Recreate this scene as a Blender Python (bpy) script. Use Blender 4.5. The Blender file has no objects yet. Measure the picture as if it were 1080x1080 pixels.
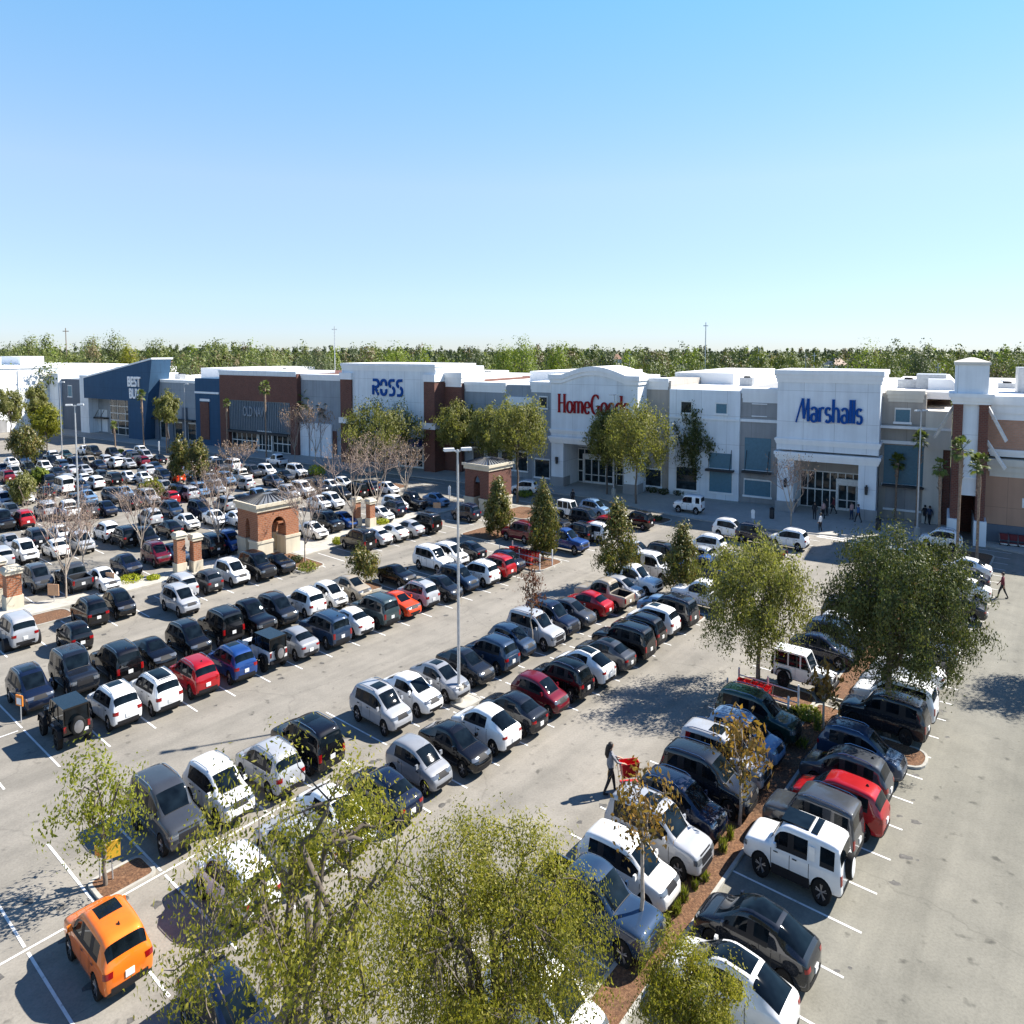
import bpy, bmesh, math, random
import numpy as np
from mathutils import Vector, Matrix
from mathutils.bvhtree import BVHTree

SC = bpy.context.scene
COL = SC.collection
R = math.radians
PI = math.pi
K = 1.5          # the photograph is a wide frame squeezed to a square: upright sizes read 1.5 x their plan sizes

# ---------------------------------------------------------------- camera geometry
CAM_H = 24.4
CQ = R(3.5)
FP = 745.0
F2 = FP * math.cos(CQ)
YH = 369.0
YP = YH + F2 * math.tan(CQ)
AROW = math.atan2(613, 745)
E1 = (math.sin(AROW), math.cos(AROW))       # along the parking rows, away from the camera
E2 = (math.cos(AROW), -math.sin(AROW))      # across the rows, along each stall
STALL = 2.74


def ray(px, py):
    x = (px - 540) / F2
    y = -(py - YP) / F2
    return Vector((x, math.cos(CQ) + y * math.sin(CQ), -math.sin(CQ) + y * math.cos(CQ)))


def at(px, py, z=0.0):
    """ground point under a pixel of the photograph (z in model units)"""
    d = ray(px, py)
    t = (z - CAM_H) / d.z
    return (d.x * t, d.y * t)


def ab(a, b):
    return (E1[0] * a * STALL + E2[0] * b, E1[1] * a * STALL + E2[1] * b)


def to_ab(x, y):
    return ((x * E1[0] + y * E1[1]) / STALL, x * E2[0] + y * E2[1])


# ---------------------------------------------------------------- scene tree helpers
def link(o, parent=None):
    COL.objects.link(o)
    if parent is not None:
        o.parent = parent
    return o


def tag(o, label=None, cat=None, group=None, kind=None):
    if label:
        o['label'] = label
    if cat:
        o['category'] = cat
    if group:
        o['group'] = group
    if kind:
        o['kind'] = kind
    return o


def thing(name, label, cat, loc=(0, 0, 0), rz=0.0, group=None):
    o = bpy.data.objects.new(name, None)
    o.empty_display_size = 0.3
    link(o)
    o.location = (loc[0], loc[1], (loc[2] if len(loc) > 2 else 0) * K)
    o.rotation_euler = (0, 0, rz)
    return tag(o, label, cat, group)


def obj(name, me, parent=None, loc=None, rz=0.0):
    o = bpy.data.objects.new(name, me)
    link(o, parent)
    if loc is not None:
        o.location = (loc[0], loc[1], (loc[2] if len(loc) > 2 else 0) * K)
    if rz:
        o.rotation_euler = (0, 0, rz)
    return o


def copy_tree(o, parent=None):
    c = o.copy()
    COL.objects.link(c)
    if parent is not None:
        c.parent = parent
    for ch in list(o.children):
        copy_tree(ch, c)
    return c


class MB:
    """collects shapes; build() makes ONE mesh from them (z scaled by K)"""

    def __init__(s):
        s.v = []
        s.f = []
        s.m = []

    def add(s, vs, fs, m=0):
        n = len(s.v)
        s.v += [tuple(p) for p in vs]
        s.f += [tuple(i + n for i in f) for f in fs]
        s.m += [m] * len(fs)
        return s

    def box(s, x0, x1, y0, y1, z0, z1, m=0, rz=0.0, c=(0, 0)):
        vs = [(x, y, z) for z in (z0, z1) for x, y in ((x0, y0), (x1, y0), (x1, y1), (x0, y1))]
        if rz:
            ca, sa = math.cos(rz), math.sin(rz)
            vs = [(c[0] + (x - c[0]) * ca - (y - c[1]) * sa, c[1] + (x - c[0]) * sa + (y - c[1]) * ca, z) for x, y, z in vs]
        return s.add(vs, [(3, 2, 1, 0), (4, 5, 6, 7), (0, 1, 5, 4), (1, 2, 6, 5), (2, 3, 7, 6), (3, 0, 4, 7)], m)

    def prism(s, pts, z0, z1, m=0, top=None, taper=1.0):
        n = len(pts)
        cx = sum(p[0] for p in pts) / n
        cy = sum(p[1] for p in pts) / n
        vs = [(p[0], p[1], z0) for p in pts] + [(cx + (p[0] - cx) * taper, cy + (p[1] - cy) * taper, z1) for p in pts]
        s.add(vs, [tuple(range(n - 1, -1, -1))] + [(i, (i + 1) % n, n + (i + 1) % n, n + i) for i in range(n)], m)
        return s.add(vs[n:], [tuple(range(n))], m if top is None else top)

    def xz(s, pts, y0, y1, m=0):
        """polygon in the x-z plane pulled along y"""
        n = len(pts)
        vs = [(p[0], y0, p[1]) for p in pts] + [(p[0], y1, p[1]) for p in pts]
        return s.add(vs, [tuple(range(n)), tuple(range(2 * n - 1, n - 1, -1))] + [(i, n + i, n + (i + 1) % n, (i + 1) % n) for i in range(n)], m)

    def yz(s, pts, x0, x1, m=0):
        n = len(pts)
        vs = [(x0, p[0], p[1]) for p in pts] + [(x1, p[0], p[1]) for p in pts]
        return s.add(vs, [tuple(range(n - 1, -1, -1)), tuple(range(n, 2 * n))] + [(i, (i + 1) % n, n + (i + 1) % n, n + i) for i in range(n)], m)

    def tube(s, pts, rad, n=6, m=0, caps=True):
        pts = [Vector(p) for p in pts]
        if not hasattr(rad, '__len__'):
            rad = [rad] * len(pts)
        vs = []
        ref = Vector((0.13, 0.31, 0.94)).normalized()
        for i, p in enumerate(pts):
            d = (pts[min(i + 1, len(pts) - 1)] - pts[max(i - 1, 0)])
            if d.length < 1e-6:
                d = Vector((0, 0, 1))
            d.normalize()
            rr = ref if abs(d.dot(ref)) < 0.9 else Vector((1, 0, 0))
            u = d.cross(rr).normalized()
            w = d.cross(u)
            for k in range(n):
                a = 2 * PI * k / n
                vs.append(p + (u * math.cos(a) + w * math.sin(a)) * rad[i])
        fs = [(i * n + k, i * n + (k + 1) % n, (i + 1) * n + (k + 1) % n, (i + 1) * n + k) for i in range(len(pts) - 1) for k in range(n)]
        if caps:
            fs += [tuple(range(n - 1, -1, -1)), tuple(range((len(pts) - 1) * n, len(pts) * n))]
        return s.add(vs, fs, m)

    def lathe(s, prof, n=16, c=(0, 0), m=0):
        """profile (r, z) about the vertical axis"""
        vs = [(c[0] + r * math.cos(2 * PI * k / n), c[1] + r * math.sin(2 * PI * k / n), z) for r, z in prof for k in range(n)]
        fs = [(i * n + k, i * n + (k + 1) % n, (i + 1) * n + (k + 1) % n, (i + 1) * n + k) for i in range(len(prof) - 1) for k in range(n)]
        fs += [tuple(range(n - 1, -1, -1)), tuple(range((len(prof) - 1) * n, len(prof) * n))]
        return s.add(vs, fs, m)

    def lathe_y(s, prof, n=20, c=(0, 0, 0), m=0):
        """profile (r, y) about the y axis"""
        vs = [(c[0] + r * math.cos(2 * PI * k / n), c[1] + y, c[2] + r * math.sin(2 * PI * k / n)) for r, y in prof for k in range(n)]
        fs = [(i * n + k, (i + 1) * n + k, (i + 1) * n + (k + 1) % n, i * n + (k + 1) % n) for i in range(len(prof) - 1) for k in range(n)]
        return s.add(vs, fs, m)

    def mesh(s, name, mats, smooth=None, scale=True):
        k = K if scale else 1.0
        me = bpy.data.meshes.new(name)
        me.from_pydata([(p[0], p[1], p[2] * k) for p in s.v], [], s.f)
        for m in (mats if isinstance(mats, (list, tuple)) else [mats]):
            me.materials.append(m)
        me.polygons.foreach_set('material_index', s.m)
        finish(me, smooth)
        return me

    def build(s, name, mats, parent=None, loc=None, rz=0.0, smooth=None):
        return obj(name, s.mesh(name, mats, smooth), parent, loc, rz)


def finish(me, smooth=None):
    if smooth is not None:
        me.polygons.foreach_set('use_smooth', [True] * len(me.polygons))
        me.update()
        me.set_sharp_from_angle(angle=R(smooth))
    me.update()


# ---------------------------------------------------------------- materials
MATS = {}


def nt_new(name):
    m = bpy.data.materials.new(name)
    m.use_nodes = True
    nt = m.node_tree
    b = nt.nodes['Principled BSDF']
    MATS[name] = m
    return m, nt, b


def node(nt, t, **kw):
    n = nt.nodes.new(t)
    for k, v in kw.items():
        setattr(n, k, v)
    return n


def ramp(nt, fac, stops):
    r = node(nt, 'ShaderNodeValToRGB')
    el = r.color_ramp.elements
    while len(el) > 1:
        el.remove(el[-1])
    el[0].position = stops[0][0]
    el[0].color = (*stops[0][1], 1)
    for p, c in stops[1:]:
        e = el.new(p)
        e.color = (*c, 1)
    nt.links.new(fac, r.inputs[0])
    return r.outputs[0]


def coords(nt, kind='Object', scale=None):
    t = node(nt, 'ShaderNodeTexCoord')
    out = t.outputs[kind]
    if scale:
        mp = node(nt, 'ShaderNodeMapping')
        mp.inputs['Scale'].default_value = scale
        nt.links.new(out, mp.inputs[0])
        out = mp.outputs[0]
    return out


def noise(nt, vec, scale, detail=4, rough=0.55):
    n = node(nt, 'ShaderNodeTexNoise')
    n.inputs['Scale'].default_value = scale
    n.inputs['Detail'].default_value = detail
    n.inputs['Roughness'].default_value = rough
    nt.links.new(vec, n.inputs['Vector'])
    return n.outputs['Fac']


def mix(nt, fac, a, b, mode='MIX'):
    m = node(nt, 'ShaderNodeMix', data_type='RGBA', blend_type=mode)
    for sock, val in ((m.inputs[0], fac), (m.inputs[6], a), (m.inputs[7], b)):
        if isinstance(val, (int, float)):
            sock.default_value = val
        elif isinstance(val, tuple):
            sock.default_value = (*val, 1)
        else:
            nt.links.new(val, sock)
    return m.outputs[2]


def plain(name, c, rough=0.6, metal=0.0, var=0.12, scale=3.0, coat=0.0, spec=0.5):
    """a colour with a little procedural mottling"""
    m, nt, b = nt_new(name)
    f = noise(nt, coords(nt), scale, 5)
    lo = tuple(x * (1 - var) for x in c)
    hi = tuple(min(1, x * (1 + var)) for x in c)
    nt.links.new(ramp(nt, f, [(0.3, lo), (0.7, hi)]), b.inputs['Base Color'])
    b.inputs['Roughness'].default_value = rough
    b.inputs['Metallic'].default_value = metal
    b.inputs['Coat Weight'].default_value = coat
    b.inputs['Specular IOR Level'].default_value = spec
    return m


def glass_mat(name, c=(0.004, 0.007, 0.010), rough=0.03):
    m, nt, b = nt_new(name)
    f = noise(nt, coords(nt), 1.3, 2)
    nt.links.new(ramp(nt, f, [(0.35, tuple(x * 0.5 for x in c)), (0.7, tuple(x * 1.8 for x in c))]), b.inputs['Base Color'])
    b.inputs['Roughness'].default_value = rough
    b.inputs['IOR'].default_value = 1.5
    b.inputs['Specular IOR Level'].default_value = 0.25
    return m


def brick_mat(name, c1, c2, mortar, scale=1.0, axis=None):
    """bricks in courses on upright walls: u runs along the wall, v is the height"""
    m, nt, b = nt_new(name)
    co = node(nt, 'ShaderNodeTexCoord')
    sep = node(nt, 'ShaderNodeSeparateXYZ')
    nt.links.new(co.outputs['Object'], sep.inputs[0])
    ad = node(nt, 'ShaderNodeMath', operation='ADD')
    nt.links.new(sep.outputs[0], ad.inputs[0])
    nt.links.new(sep.outputs[1], ad.inputs[1])
    cb = node(nt, 'ShaderNodeCombineXYZ')
    nt.links.new(ad.outputs[0], cb.inputs[0])
    nt.links.new(sep.outputs[2], cb.inputs[1])
    br = node(nt, 'ShaderNodeTexBrick')
    br.inputs['Scale'].default_value = scale
    br.inputs['Color1'].default_value = (*c1, 1)
    br.inputs['Color2'].default_value = (*c2, 1)
    br.inputs['Mortar'].default_value = (*mortar, 1)
    br.inputs['Mortar Size'].default_value = 0.018
    br.inputs['Brick Width'].default_value = 0.42
    br.inputs['Row Height'].default_value = 0.22
    nt.links.new(cb.outputs[0], br.inputs[0])
    f = noise(nt, co.outputs['Object'], 0.6, 4)
    col = mix(nt, 0.35, br.outputs[0], ramp(nt, f, [(0.3, (0.55, 0.55, 0.55)), (0.7, (1.0, 1.0, 1.0))]), 'MULTIPLY')
    nt.links.new(col, b.inputs['Base Color'])
    b.inputs['Roughness'].default_value = 0.85
    return m


def stucco(name, c, streak=0.12, joints=False):
    m, nt, b = nt_new(name)
    co = coords(nt)
    f1 = noise(nt, co, 0.35, 5)
    f2 = noise(nt, coords(nt, 'Object', (1.6, 1.6, 0.12)), 1.0, 4)
    c1 = ramp(nt, f1, [(0.3, tuple(x * (1 - streak) for x in c)), (0.65, c)])
    c2 = ramp(nt, f2, [(0.3, (1 - streak,) * 3), (0.6, (1, 1, 1))])
    col = mix(nt, 1.0, c1, c2, 'MULTIPLY')
    if joints:                                # control joints cut in the render, and rain streaks below the copings
        sep = node(nt, 'ShaderNodeSeparateXYZ')
        nt.links.new(co, sep.inputs[0])
        ad = node(nt, 'ShaderNodeMath', operation='ADD')
        nt.links.new(sep.outputs[0], ad.inputs[0])
        nt.links.new(sep.outputs[1], ad.inputs[1])
        cb = node(nt, 'ShaderNodeCombineXYZ')
        nt.links.new(ad.outputs[0], cb.inputs[0])
        nt.links.new(sep.outputs[2], cb.inputs[1])
        br = node(nt, 'ShaderNodeTexBrick')
        br.offset = 0
        br.inputs['Scale'].default_value = 1.0
        br.inputs['Color1'].default_value = (1, 1, 1, 1)
        br.inputs['Color2'].default_value = (.955, .955, .95, 1)
        br.inputs['Mortar'].default_value = (.62, .62, .62, 1)
        br.inputs['Mortar Size'].default_value = 0.035
        br.inputs['Brick Width'].default_value = 4.2
        br.inputs['Row Height'].default_value = 4.6
        nt.links.new(cb.outputs[0], br.inputs[0])
        col = mix(nt, .8, col, br.outputs[0], 'MULTIPLY')
    nt.links.new(col, b.inputs['Base Color'])
    b.inputs['Roughness'].default_value = 0.9
    bp = node(nt, 'ShaderNodeBump')
    bp.inputs['Strength'].default_value = 0.15
    nt.links.new(noise(nt, co, 14, 3), bp.inputs['Height'])
    nt.links.new(bp.outputs[0], b.inputs['Normal'])
    return m


def leaf_mat(name, cols, transl=0.35, clump=0.5, rough=0.55):
    """per-leaf colour (each leaf is an island) times clump-sized variation"""
    m, nt, b = nt_new(name)
    g = node(nt, 'ShaderNodeNewGeometry')
    n = len(cols)
    rp = ramp(nt, g.outputs['Random Per Island'], [(i / max(1, n - 1), c) for i, c in enumerate(cols)])
    f = noise(nt, coords(nt), clump, 2)
    col = mix(nt, 0.8, rp, ramp(nt, f, [(0.32, (0.6, 0.62, 0.5)), (0.68, (1.25, 1.2, 1.05))]), 'MULTIPLY')
    nt.links.new(col, b.inputs['Base Color'])
    b.inputs['Roughness'].default_value = rough
    b.inputs['Specular IOR Level'].default_value = 0.35
    tr = node(nt, 'ShaderNodeBsdfTranslucent')
    nt.links.new(mix(nt, 1.0, col, (1.3, 1.35, 0.7), 'MULTIPLY'), tr.inputs[0])
    ms = node(nt, 'ShaderNodeMixShader')
    ms.inputs[0].default_value = transl
    nt.links.new(b.outputs[0], ms.inputs[1])
    nt.links.new(tr.outputs[0], ms.inputs[2])
    nt.links.new(ms.outputs[0], nt.nodes['Material Output'].inputs[0])
    return m


def paint_mat(name, metal=0.15, rough=0.5):
    """car paint: the colour is each car's own object colour"""
    m, nt, b = nt_new(name)
    oi = node(nt, 'ShaderNodeObjectInfo')
    f = noise(nt, coords(nt), 2.0, 4)
    col = mix(nt, 0.5, oi.outputs['Color'], ramp(nt, f, [(0.3, (0.82, 0.81, 0.8)), (0.6, (1, 1, 1))]), 'MULTIPLY')
    nt.links.new(col, b.inputs['Base Color'])
    b.inputs['Metallic'].default_value = metal
    b.inputs['Roughness'].default_value = rough
    b.inputs['Specular IOR Level'].default_value = 0.08
    b.inputs['Coat Weight'].default_value = 1.0
    b.inputs['Coat IOR'].default_value = 1.6
    b.inputs['Coat Roughness'].default_value = 0.02
    return m


PAINT = paint_mat('car_paint')
TRIM = plain('black_trim', (0.014, 0.014, 0.016), 0.6, spec=.25)
GLASS = glass_mat('tinted_glass')
RUBBER = plain('tyre_rubber', (0.012, 0.012, 0.012), 0.85, spec=.2)
ALLOY = plain('alloy_rim', (0.35, 0.35, 0.37), 0.35, 0.8)
DARKRIM = plain('dark_rim', (0.03, 0.03, 0.033), 0.4, 0.6)
LAMP = plain('headlight_glass', (0.22, 0.235, 0.25), 0.06, 0.6)
TAIL = plain('tail_light_red', (0.22, 0.004, 0.005), 0.2, 0.0, coat=0.6)
PLATE = plain('number_plate', (0.7, 0.7, 0.68), 0.5)
CHROME = plain('bright_metal', (0.55, 0.56, 0.58), 0.2, 0.9)
WHITE = plain('white_plastic', (0.75, 0.75, 0.74), 0.5)
ORANGE = plain('orange_plastic', (0.75, 0.22, 0.02), 0.5)
RED = plain('red_plastic', (0.62, 0.02, 0.02), 0.4)

# ================================================================ CARS
# station: x, belt z, top z, half width, roof half width, bottom z ; the letter names the stretch up to the next station
# r rear body, t boot lid, b rear glass, c rear pillar, s side window, p pillar, w windscreen, v lower windscreen, h bonnet, o open bed
SPECS = {}
SPECS['sedan'] = [(-2.42, .66, .69, .66, .45, .42, 'r'), (-2.34, .90, .94, .80, .50, .33, 'r'), (-2.18, .98, 1.03, .86, .52, .28, 't'), (-1.85, 1.0, 1.07, .895, .54, .25, 'b'),
                  (-1.10, .99, 1.39, .91, .565, .22, 'c'), (-.92, .985, 1.42, .915, .58, .22, 's'), (-.12, .965, 1.465, .92, .60, .21, 'p'), (-.02, .96, 1.465, .92, .60, .21, 's'),
                  (.40, .95, 1.41, .92, .59, .21, 'w'), (.90, .94, 1.17, .915, .62, .21, 'v'), (1.26, .93, .99, .91, .66, .21, 'h'), (1.70, .88, .95, .90, .66, .22, 'h'), (2.10, .80, .86, .86, .6, .25, 'h'), (2.32, .68, .72, .76, .5, .30, 'h'), (2.42, .54, .56, .62, .4, .36, 'h')]
SPECS['coupe'] = [(-2.30, .62, .66, .70, .45, .40, 'r'), (-2.24, .86, .93, .84, .50, .32, 'r'), (-2.05, .95, 1.01, .92, .50, .28, 't'), (-1.80, .98, 1.04, .95, .52, .25, 'b'),
                  (-.85, .98, 1.30, .945, .52, .21, 'c'), (-.62, .96, 1.33, .94, .53, .2, 's'), (.10, .94, 1.345, .94, .55, .2, 's'), (.28, .93, 1.31, .94, .545, .2, 'w'), (.72, .92, 1.10, .94, .58, .2, 'v'), (1.05, .91, .97, .94, .62, .2, 'h'),
                  (1.6, .87, .94, .95, .66, .22, 'h'), (2.05, .79, .84, .92, .6, .24, 'h'), (2.28, .66, .70, .82, .5, .28, 'h'), (2.36, .52, .55, .7, .4, .34, 'h')]
SPECS['fastback'] = [(-2.34, .70, .75, .74, .45, .42, 'r'), (-2.27, 1.0, 1.06, .86, .50, .33, 'r'), (-2.10, 1.08, 1.15, .91, .52, .28, 'b'), (-1.62, 1.08, 1.37, .935, .55, .25, 'b'),
                     (-1.02, 1.06, 1.55, .945, .60, .23, 'c'), (-.90, 1.05, 1.57, .95, .61, .23, 's'), (-.10, 1.03, 1.62, .95, .63, .22, 'p'), (0, 1.02, 1.62, .95, .63, .22, 's'), (.45, 1.01, 1.55, .95, .62, .22, 'w'), (1.02, .99, 1.25, .95, .64, .22, 'v'),
                     (1.42, .97, 1.04, .94, .68, .22, 'h'), (1.80, .92, .99, .92, .66, .23, 'h'), (2.12, .83, .88, .87, .6, .26, 'h'), (2.30, .70, .73, .76, .5, .31, 'h'), (2.37, .56, .58, .62, .4, .37, 'h')]
SPECS['crossover'] = [(-2.28, .74, .79, .78, .5, .44, 'r'), (-2.22, 1.0, 1.05, .87, .60, .34, 'r'), (-2.12, 1.07, 1.16, .90, .65, .28, 'b'), (-1.84, 1.08, 1.56, .915, .66, .26, 'c'), (-1.62, 1.07, 1.63, .92, .675, .25, 's'),
                      (-1.0, 1.06, 1.67, .93, .69, .24, 'p'), (-.90, 1.055, 1.675, .93, .69, .24, 's'), (-.02, 1.03, 1.685, .93, .69, .24, 'p'), (.08, 1.025, 1.68, .93, .69, .24, 's'), (.52, 1.01, 1.61, .93, .68, .24, 'w'), (.98, 1.0, 1.32, .925, .70, .24, 'v'),
                      (1.32, .985, 1.06, .92, .73, .24, 'h'), (1.75, .95, 1.03, .91, .7, .26, 'h'), (2.08, .88, .94, .87, .6, .29, 'h'), (2.24, .74, .78, .78, .5, .34, 'h'), (2.30, .60, .62, .68, .45, .40, 'h')]
SPECS['hatch'] = [(-2.0, .68, .72, .72, .5, .42, 'r'), (-1.95, .92, .97, .81, .56, .33, 'r'), (-1.86, .99, 1.07, .84, .6, .27, 'b'), (-1.52, 1.0, 1.42, .86, .6, .24, 'c'), (-1.25, .99, 1.485, .865, .61, .23, 's'),
                  (-.55, .975, 1.52, .87, .63, .22, 'p'), (-.47, .97, 1.52, .87, .63, .22, 's'), (.38, .95, 1.47, .87, .62, .22, 'w'), (.85, .94, 1.22, .865, .65, .22, 'v'), (1.18, .93, 1.0, .86, .68, .22, 'h'), (1.52, .88, .95, .85, .64, .24, 'h'),
                  (1.80, .79, .84, .80, .56, .27, 'h'), (1.96, .66, .70, .72, .5, .32, 'h'), (2.03, .54, .57, .6, .4, .38, 'h')]
SPECS['suv'] = [(-2.52, .80, .86, .86, .6, .46, 'r'), (-2.48, 1.06, 1.11, .93, .68, .38, 'r'), (-2.42, 1.12, 1.22, .95, .72, .32, 'b'), (-2.26, 1.13, 1.70, .965, .735, .30, 'c'), (-2.08, 1.13, 1.775, .97, .745, .29, 's'),
                (-1.28, 1.125, 1.81, .975, .76, .28, 'p'), (-1.17, 1.12, 1.815, .975, .76, .28, 's'), (-.16, 1.10, 1.825, .975, .76, .28, 'p'), (-.05, 1.10, 1.82, .975, .76, .28, 's'), (.48, 1.09, 1.76, .975, .75, .28, 'w'), (.90, 1.08, 1.44, .97, .765, .28, 'v'),
                (1.20, 1.07, 1.15, .965, .80, .28, 'h'), (1.75, 1.04, 1.13, .96, .78, .30, 'h'), (2.26, .99, 1.07, .94, .7, .33, 'h'), (2.44, .86, .92, .88, .6, .37, 'h'), (2.50, .66, .70, .80, .5, .43, 'h')]
SPECS['minivan'] = [(-2.58, .72, .78, .82, .55, .40, 'r'), (-2.53, 1.0, 1.06, .92, .65, .32, 'r'), (-2.46, 1.06, 1.18, .95, .70, .26, 'b'), (-2.24, 1.07, 1.62, .97, .72, .24, 'c'), (-2.02, 1.06, 1.71, .98, .73, .23, 's'),
                    (-1.12, 1.04, 1.76, .985, .745, .22, 'p'), (-1.02, 1.035, 1.765, .985, .745, .22, 's'), (0.0, 1.01, 1.77, .985, .745, .22, 'p'), (.1, 1.0, 1.765, .985, .745, .22, 's'), (.68, .98, 1.66, .985, .73, .22, 'w'), (1.30, .97, 1.33, .98, .75, .22, 'v'),
                    (1.72, .95, 1.03, .97, .76, .22, 'h'), (2.05, .90, .97, .94, .7, .24, 'h'), (2.32, .80, .85, .88, .6, .28, 'h'), (2.50, .66, .70, .76, .5, .33, 'h'), (2.57, .54, .57, .64, .4, .38, 'h')]
SPECS['van'] = [(-2.75, .70, .90, .90, .7, .42, 'r'), (-2.72, 1.15, 1.25, .95, .78, .36, 'b'), (-2.66, 1.16, 1.95, .97, .80, .32, 'c'), (-2.5, 1.16, 2.04, .98, .81, .3, 's'), (-1.3, 1.15, 2.06, .99, .82, .3, 'p'), (-1.2, 1.15, 2.06, .99, .82, .3, 's'), (0, 1.14, 2.06, .99, .82, .3, 'p'),
                (.1, 1.14, 2.06, .99, .82, .3, 's'), (.95, 1.12, 2.0, .99, .80, .3, 'w'), (1.35, 1.11, 1.58, .985, .80, .3, 'v'), (1.66, 1.10, 1.2, .98, .8, .3, 'h'), (2.2, 1.02, 1.12, .96, .76, .3, 'h'), (2.52, .92, .99, .92, .65, .33, 'h'), (2.66, .66, .7, .84, .5, .40, 'h')]
SPECS['pickup'] = [(-2.88, .92, .95, .90, .7, .56, 'o'), (-2.85, 1.12, 1.15, .97, .8, .46, 'o'), (-2.7, 1.14, 1.17, .99, .8, .40, 'o'), (-1.28, 1.14, 1.17, 1.0, .8, .36, 'o'), (-1.20, 1.14, 1.19, 1.0, .75, .35, 'b'), (-1.08, 1.14, 1.72, 1.0, .72, .35, 'c'),
                   (-.95, 1.14, 1.84, 1.0, .73, .34, 's'), (-.18, 1.13, 1.88, 1.0, .74, .34, 'p'), (-.07, 1.13, 1.88, 1.0, .74, .34, 's'), (.52, 1.12, 1.81, 1.0, .73, .34, 'w'), (.95, 1.11, 1.47, .995, .75, .34, 'v'), (1.24, 1.10, 1.19, .99, .80, .34, 'h'),
                   (1.9, 1.09, 1.19, .985, .8, .36, 'h'), (2.6, 1.05, 1.13, .97, .74, .38, 'h'), (2.80, .96, 1.01, .92, .66, .42, 'h'), (2.86, .72, .76, .86, .6, .50, 'h')]
SPECS['boxy_suv'] = [(-2.12, .86, .92, .92, .7, .50, 'r'), (-2.09, 1.12, 1.17, .965, .74, .44, 'r'), (-2.05, 1.20, 1.30, .975, .77, .40, 'b'), (-1.99, 1.20, 1.82, .98, .79, .38, 'c'), (-1.9, 1.20, 1.92, .985, .80, .37, 's'), (-1.12, 1.19, 1.95, .985, .81, .36, 'c'), (-.72, 1.19, 1.955, .985, .81, .36, 's'),
                     (.05, 1.18, 1.955, .985, .81, .36, 'p'), (.14, 1.18, 1.955, .985, .81, .36, 's'), (.60, 1.17, 1.91, .985, .80, .36, 'w'), (.80, 1.165, 1.56, .985, .81, .36, 'v'), (.98, 1.16, 1.24, .985, .84, .36, 'h'), (1.6, 1.14, 1.22, .98, .84, .38, 'h'), (2.08, 1.10, 1.18, .96, .8, .41, 'h'),
                     (2.2, .96, 1.03, .92, .74, .45, 'h'), (2.24, .74, .78, .86, .7, .52, 'h')]

# wheel x rear, x front, tyre radius, clad with dark lower edge, roof rails
WHEELS = {'sedan': (-1.42, 1.42, .335, 0, 0), 'coupe': (-1.38, 1.42, .345, 0, 0), 'fastback': (-1.42, 1.45, .355, 1, 0), 'crossover': (-1.34, 1.36, .36, 1, 1), 'hatch': (-1.26, 1.28, .315, 0, 0), 'suv': (-1.45, 1.50, .385, 1, 1),
          'minivan': (-1.5, 1.58, .34, 0, 1), 'van': (-1.75, 1.65, .36, 1, 0), 'pickup': (-1.82, 1.82, .40, 1, 0), 'boxy_suv': (-1.28, 1.38, .41, 1, 1)}
M_PAINT, M_TRIM, M_WS, M_RW, M_SL, M_SR, M_WELL = range(7)


def half_ring(st):
    x, zb, zt, hw, hwt, zl, _ = st
    dz = max(.01, zt - zb)
    c = min(1, max(0, (dz - .10) / .28))
    zm = zl + .5 * (zb - zl)
    low = [(0, zl), (hw * .80, zl), (hw * .955, zl + .07), (hw, zm), (hw * .99, zb - .10), (hw * .955, zb)]
    hood = [(.90 * hw, zb + .45 * dz), (.80 * hw, zb + .7 * dz), (.62 * hw, zb + .87 * dz), (.34 * hw, zb + .97 * dz), (0, zt)]
    cab = [(.93 * hw, zb + .035), (hwt + .045, zt - .095), (hwt - .035, zt - .022), (.55 * hwt, zt - .003), (0, zt)]
    up = [(h[0] * (1 - c) + k[0] * c, h[1] * (1 - c) + k[1] * c) for h, k in zip(hood, cab)]
    return low + up


def car_shell(kind):
    S = SPECS[kind]
    clad = WHEELS[kind][3]
    n = 11
    vs, fs, ms = [], [], []
    ring = []
    for st in S:
        h = half_ring(st)
        ids = []
        for y, z in h:                       # left side, bottom to top
            ids.append(len(vs))
            vs.append((st[0], y, z))
        rid = [ids[0]]
        for y, z in h[1:-1]:
            rid.append(len(vs))
            vs.append((st[0], -y, z))
        rid.append(ids[-1])
        ring.append((ids, rid))
    for i in range(len(S) - 1):
        kd = S[i][6]
        for side in (0, 1):
            A, B = ring[i][side], ring[i + 1][side]
            for j in range(n - 1):
                q = (A[j], B[j], B[j + 1], A[j + 1])
                if side == 0:
                    q = q[::-1]
                m = M_PAINT
                sg = M_SL if side == 0 else M_SR
                if j == 0 or (j == 1 and clad):
                    m = M_TRIM
                if j == 6 and kd in 'sw':
                    m = sg
                if j == 6 and kd == 'p':
                    m = M_TRIM
                if j == 5 and kd in 'spw':
                    m = M_TRIM
                if j >= 7 and kd == 'b':
                    m = M_RW
                if j >= 8 and kd in 'wv':
                    m = M_WS
                fs.append(q)
                ms.append(m)
    for end in (0, len(S) - 1):
        A, B = ring[end]
        for j in range(n - 1):
            q = [A[j], A[j + 1], B[j + 1], B[j]]
            q = [v for k, v in enumerate(q) if v not in q[:k]]
            if end:
                q = q[::-1]
            fs.append(tuple(q))
            ms.append(M_TRIM if j < 2 else M_PAINT)
    return vs, fs, ms


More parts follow.
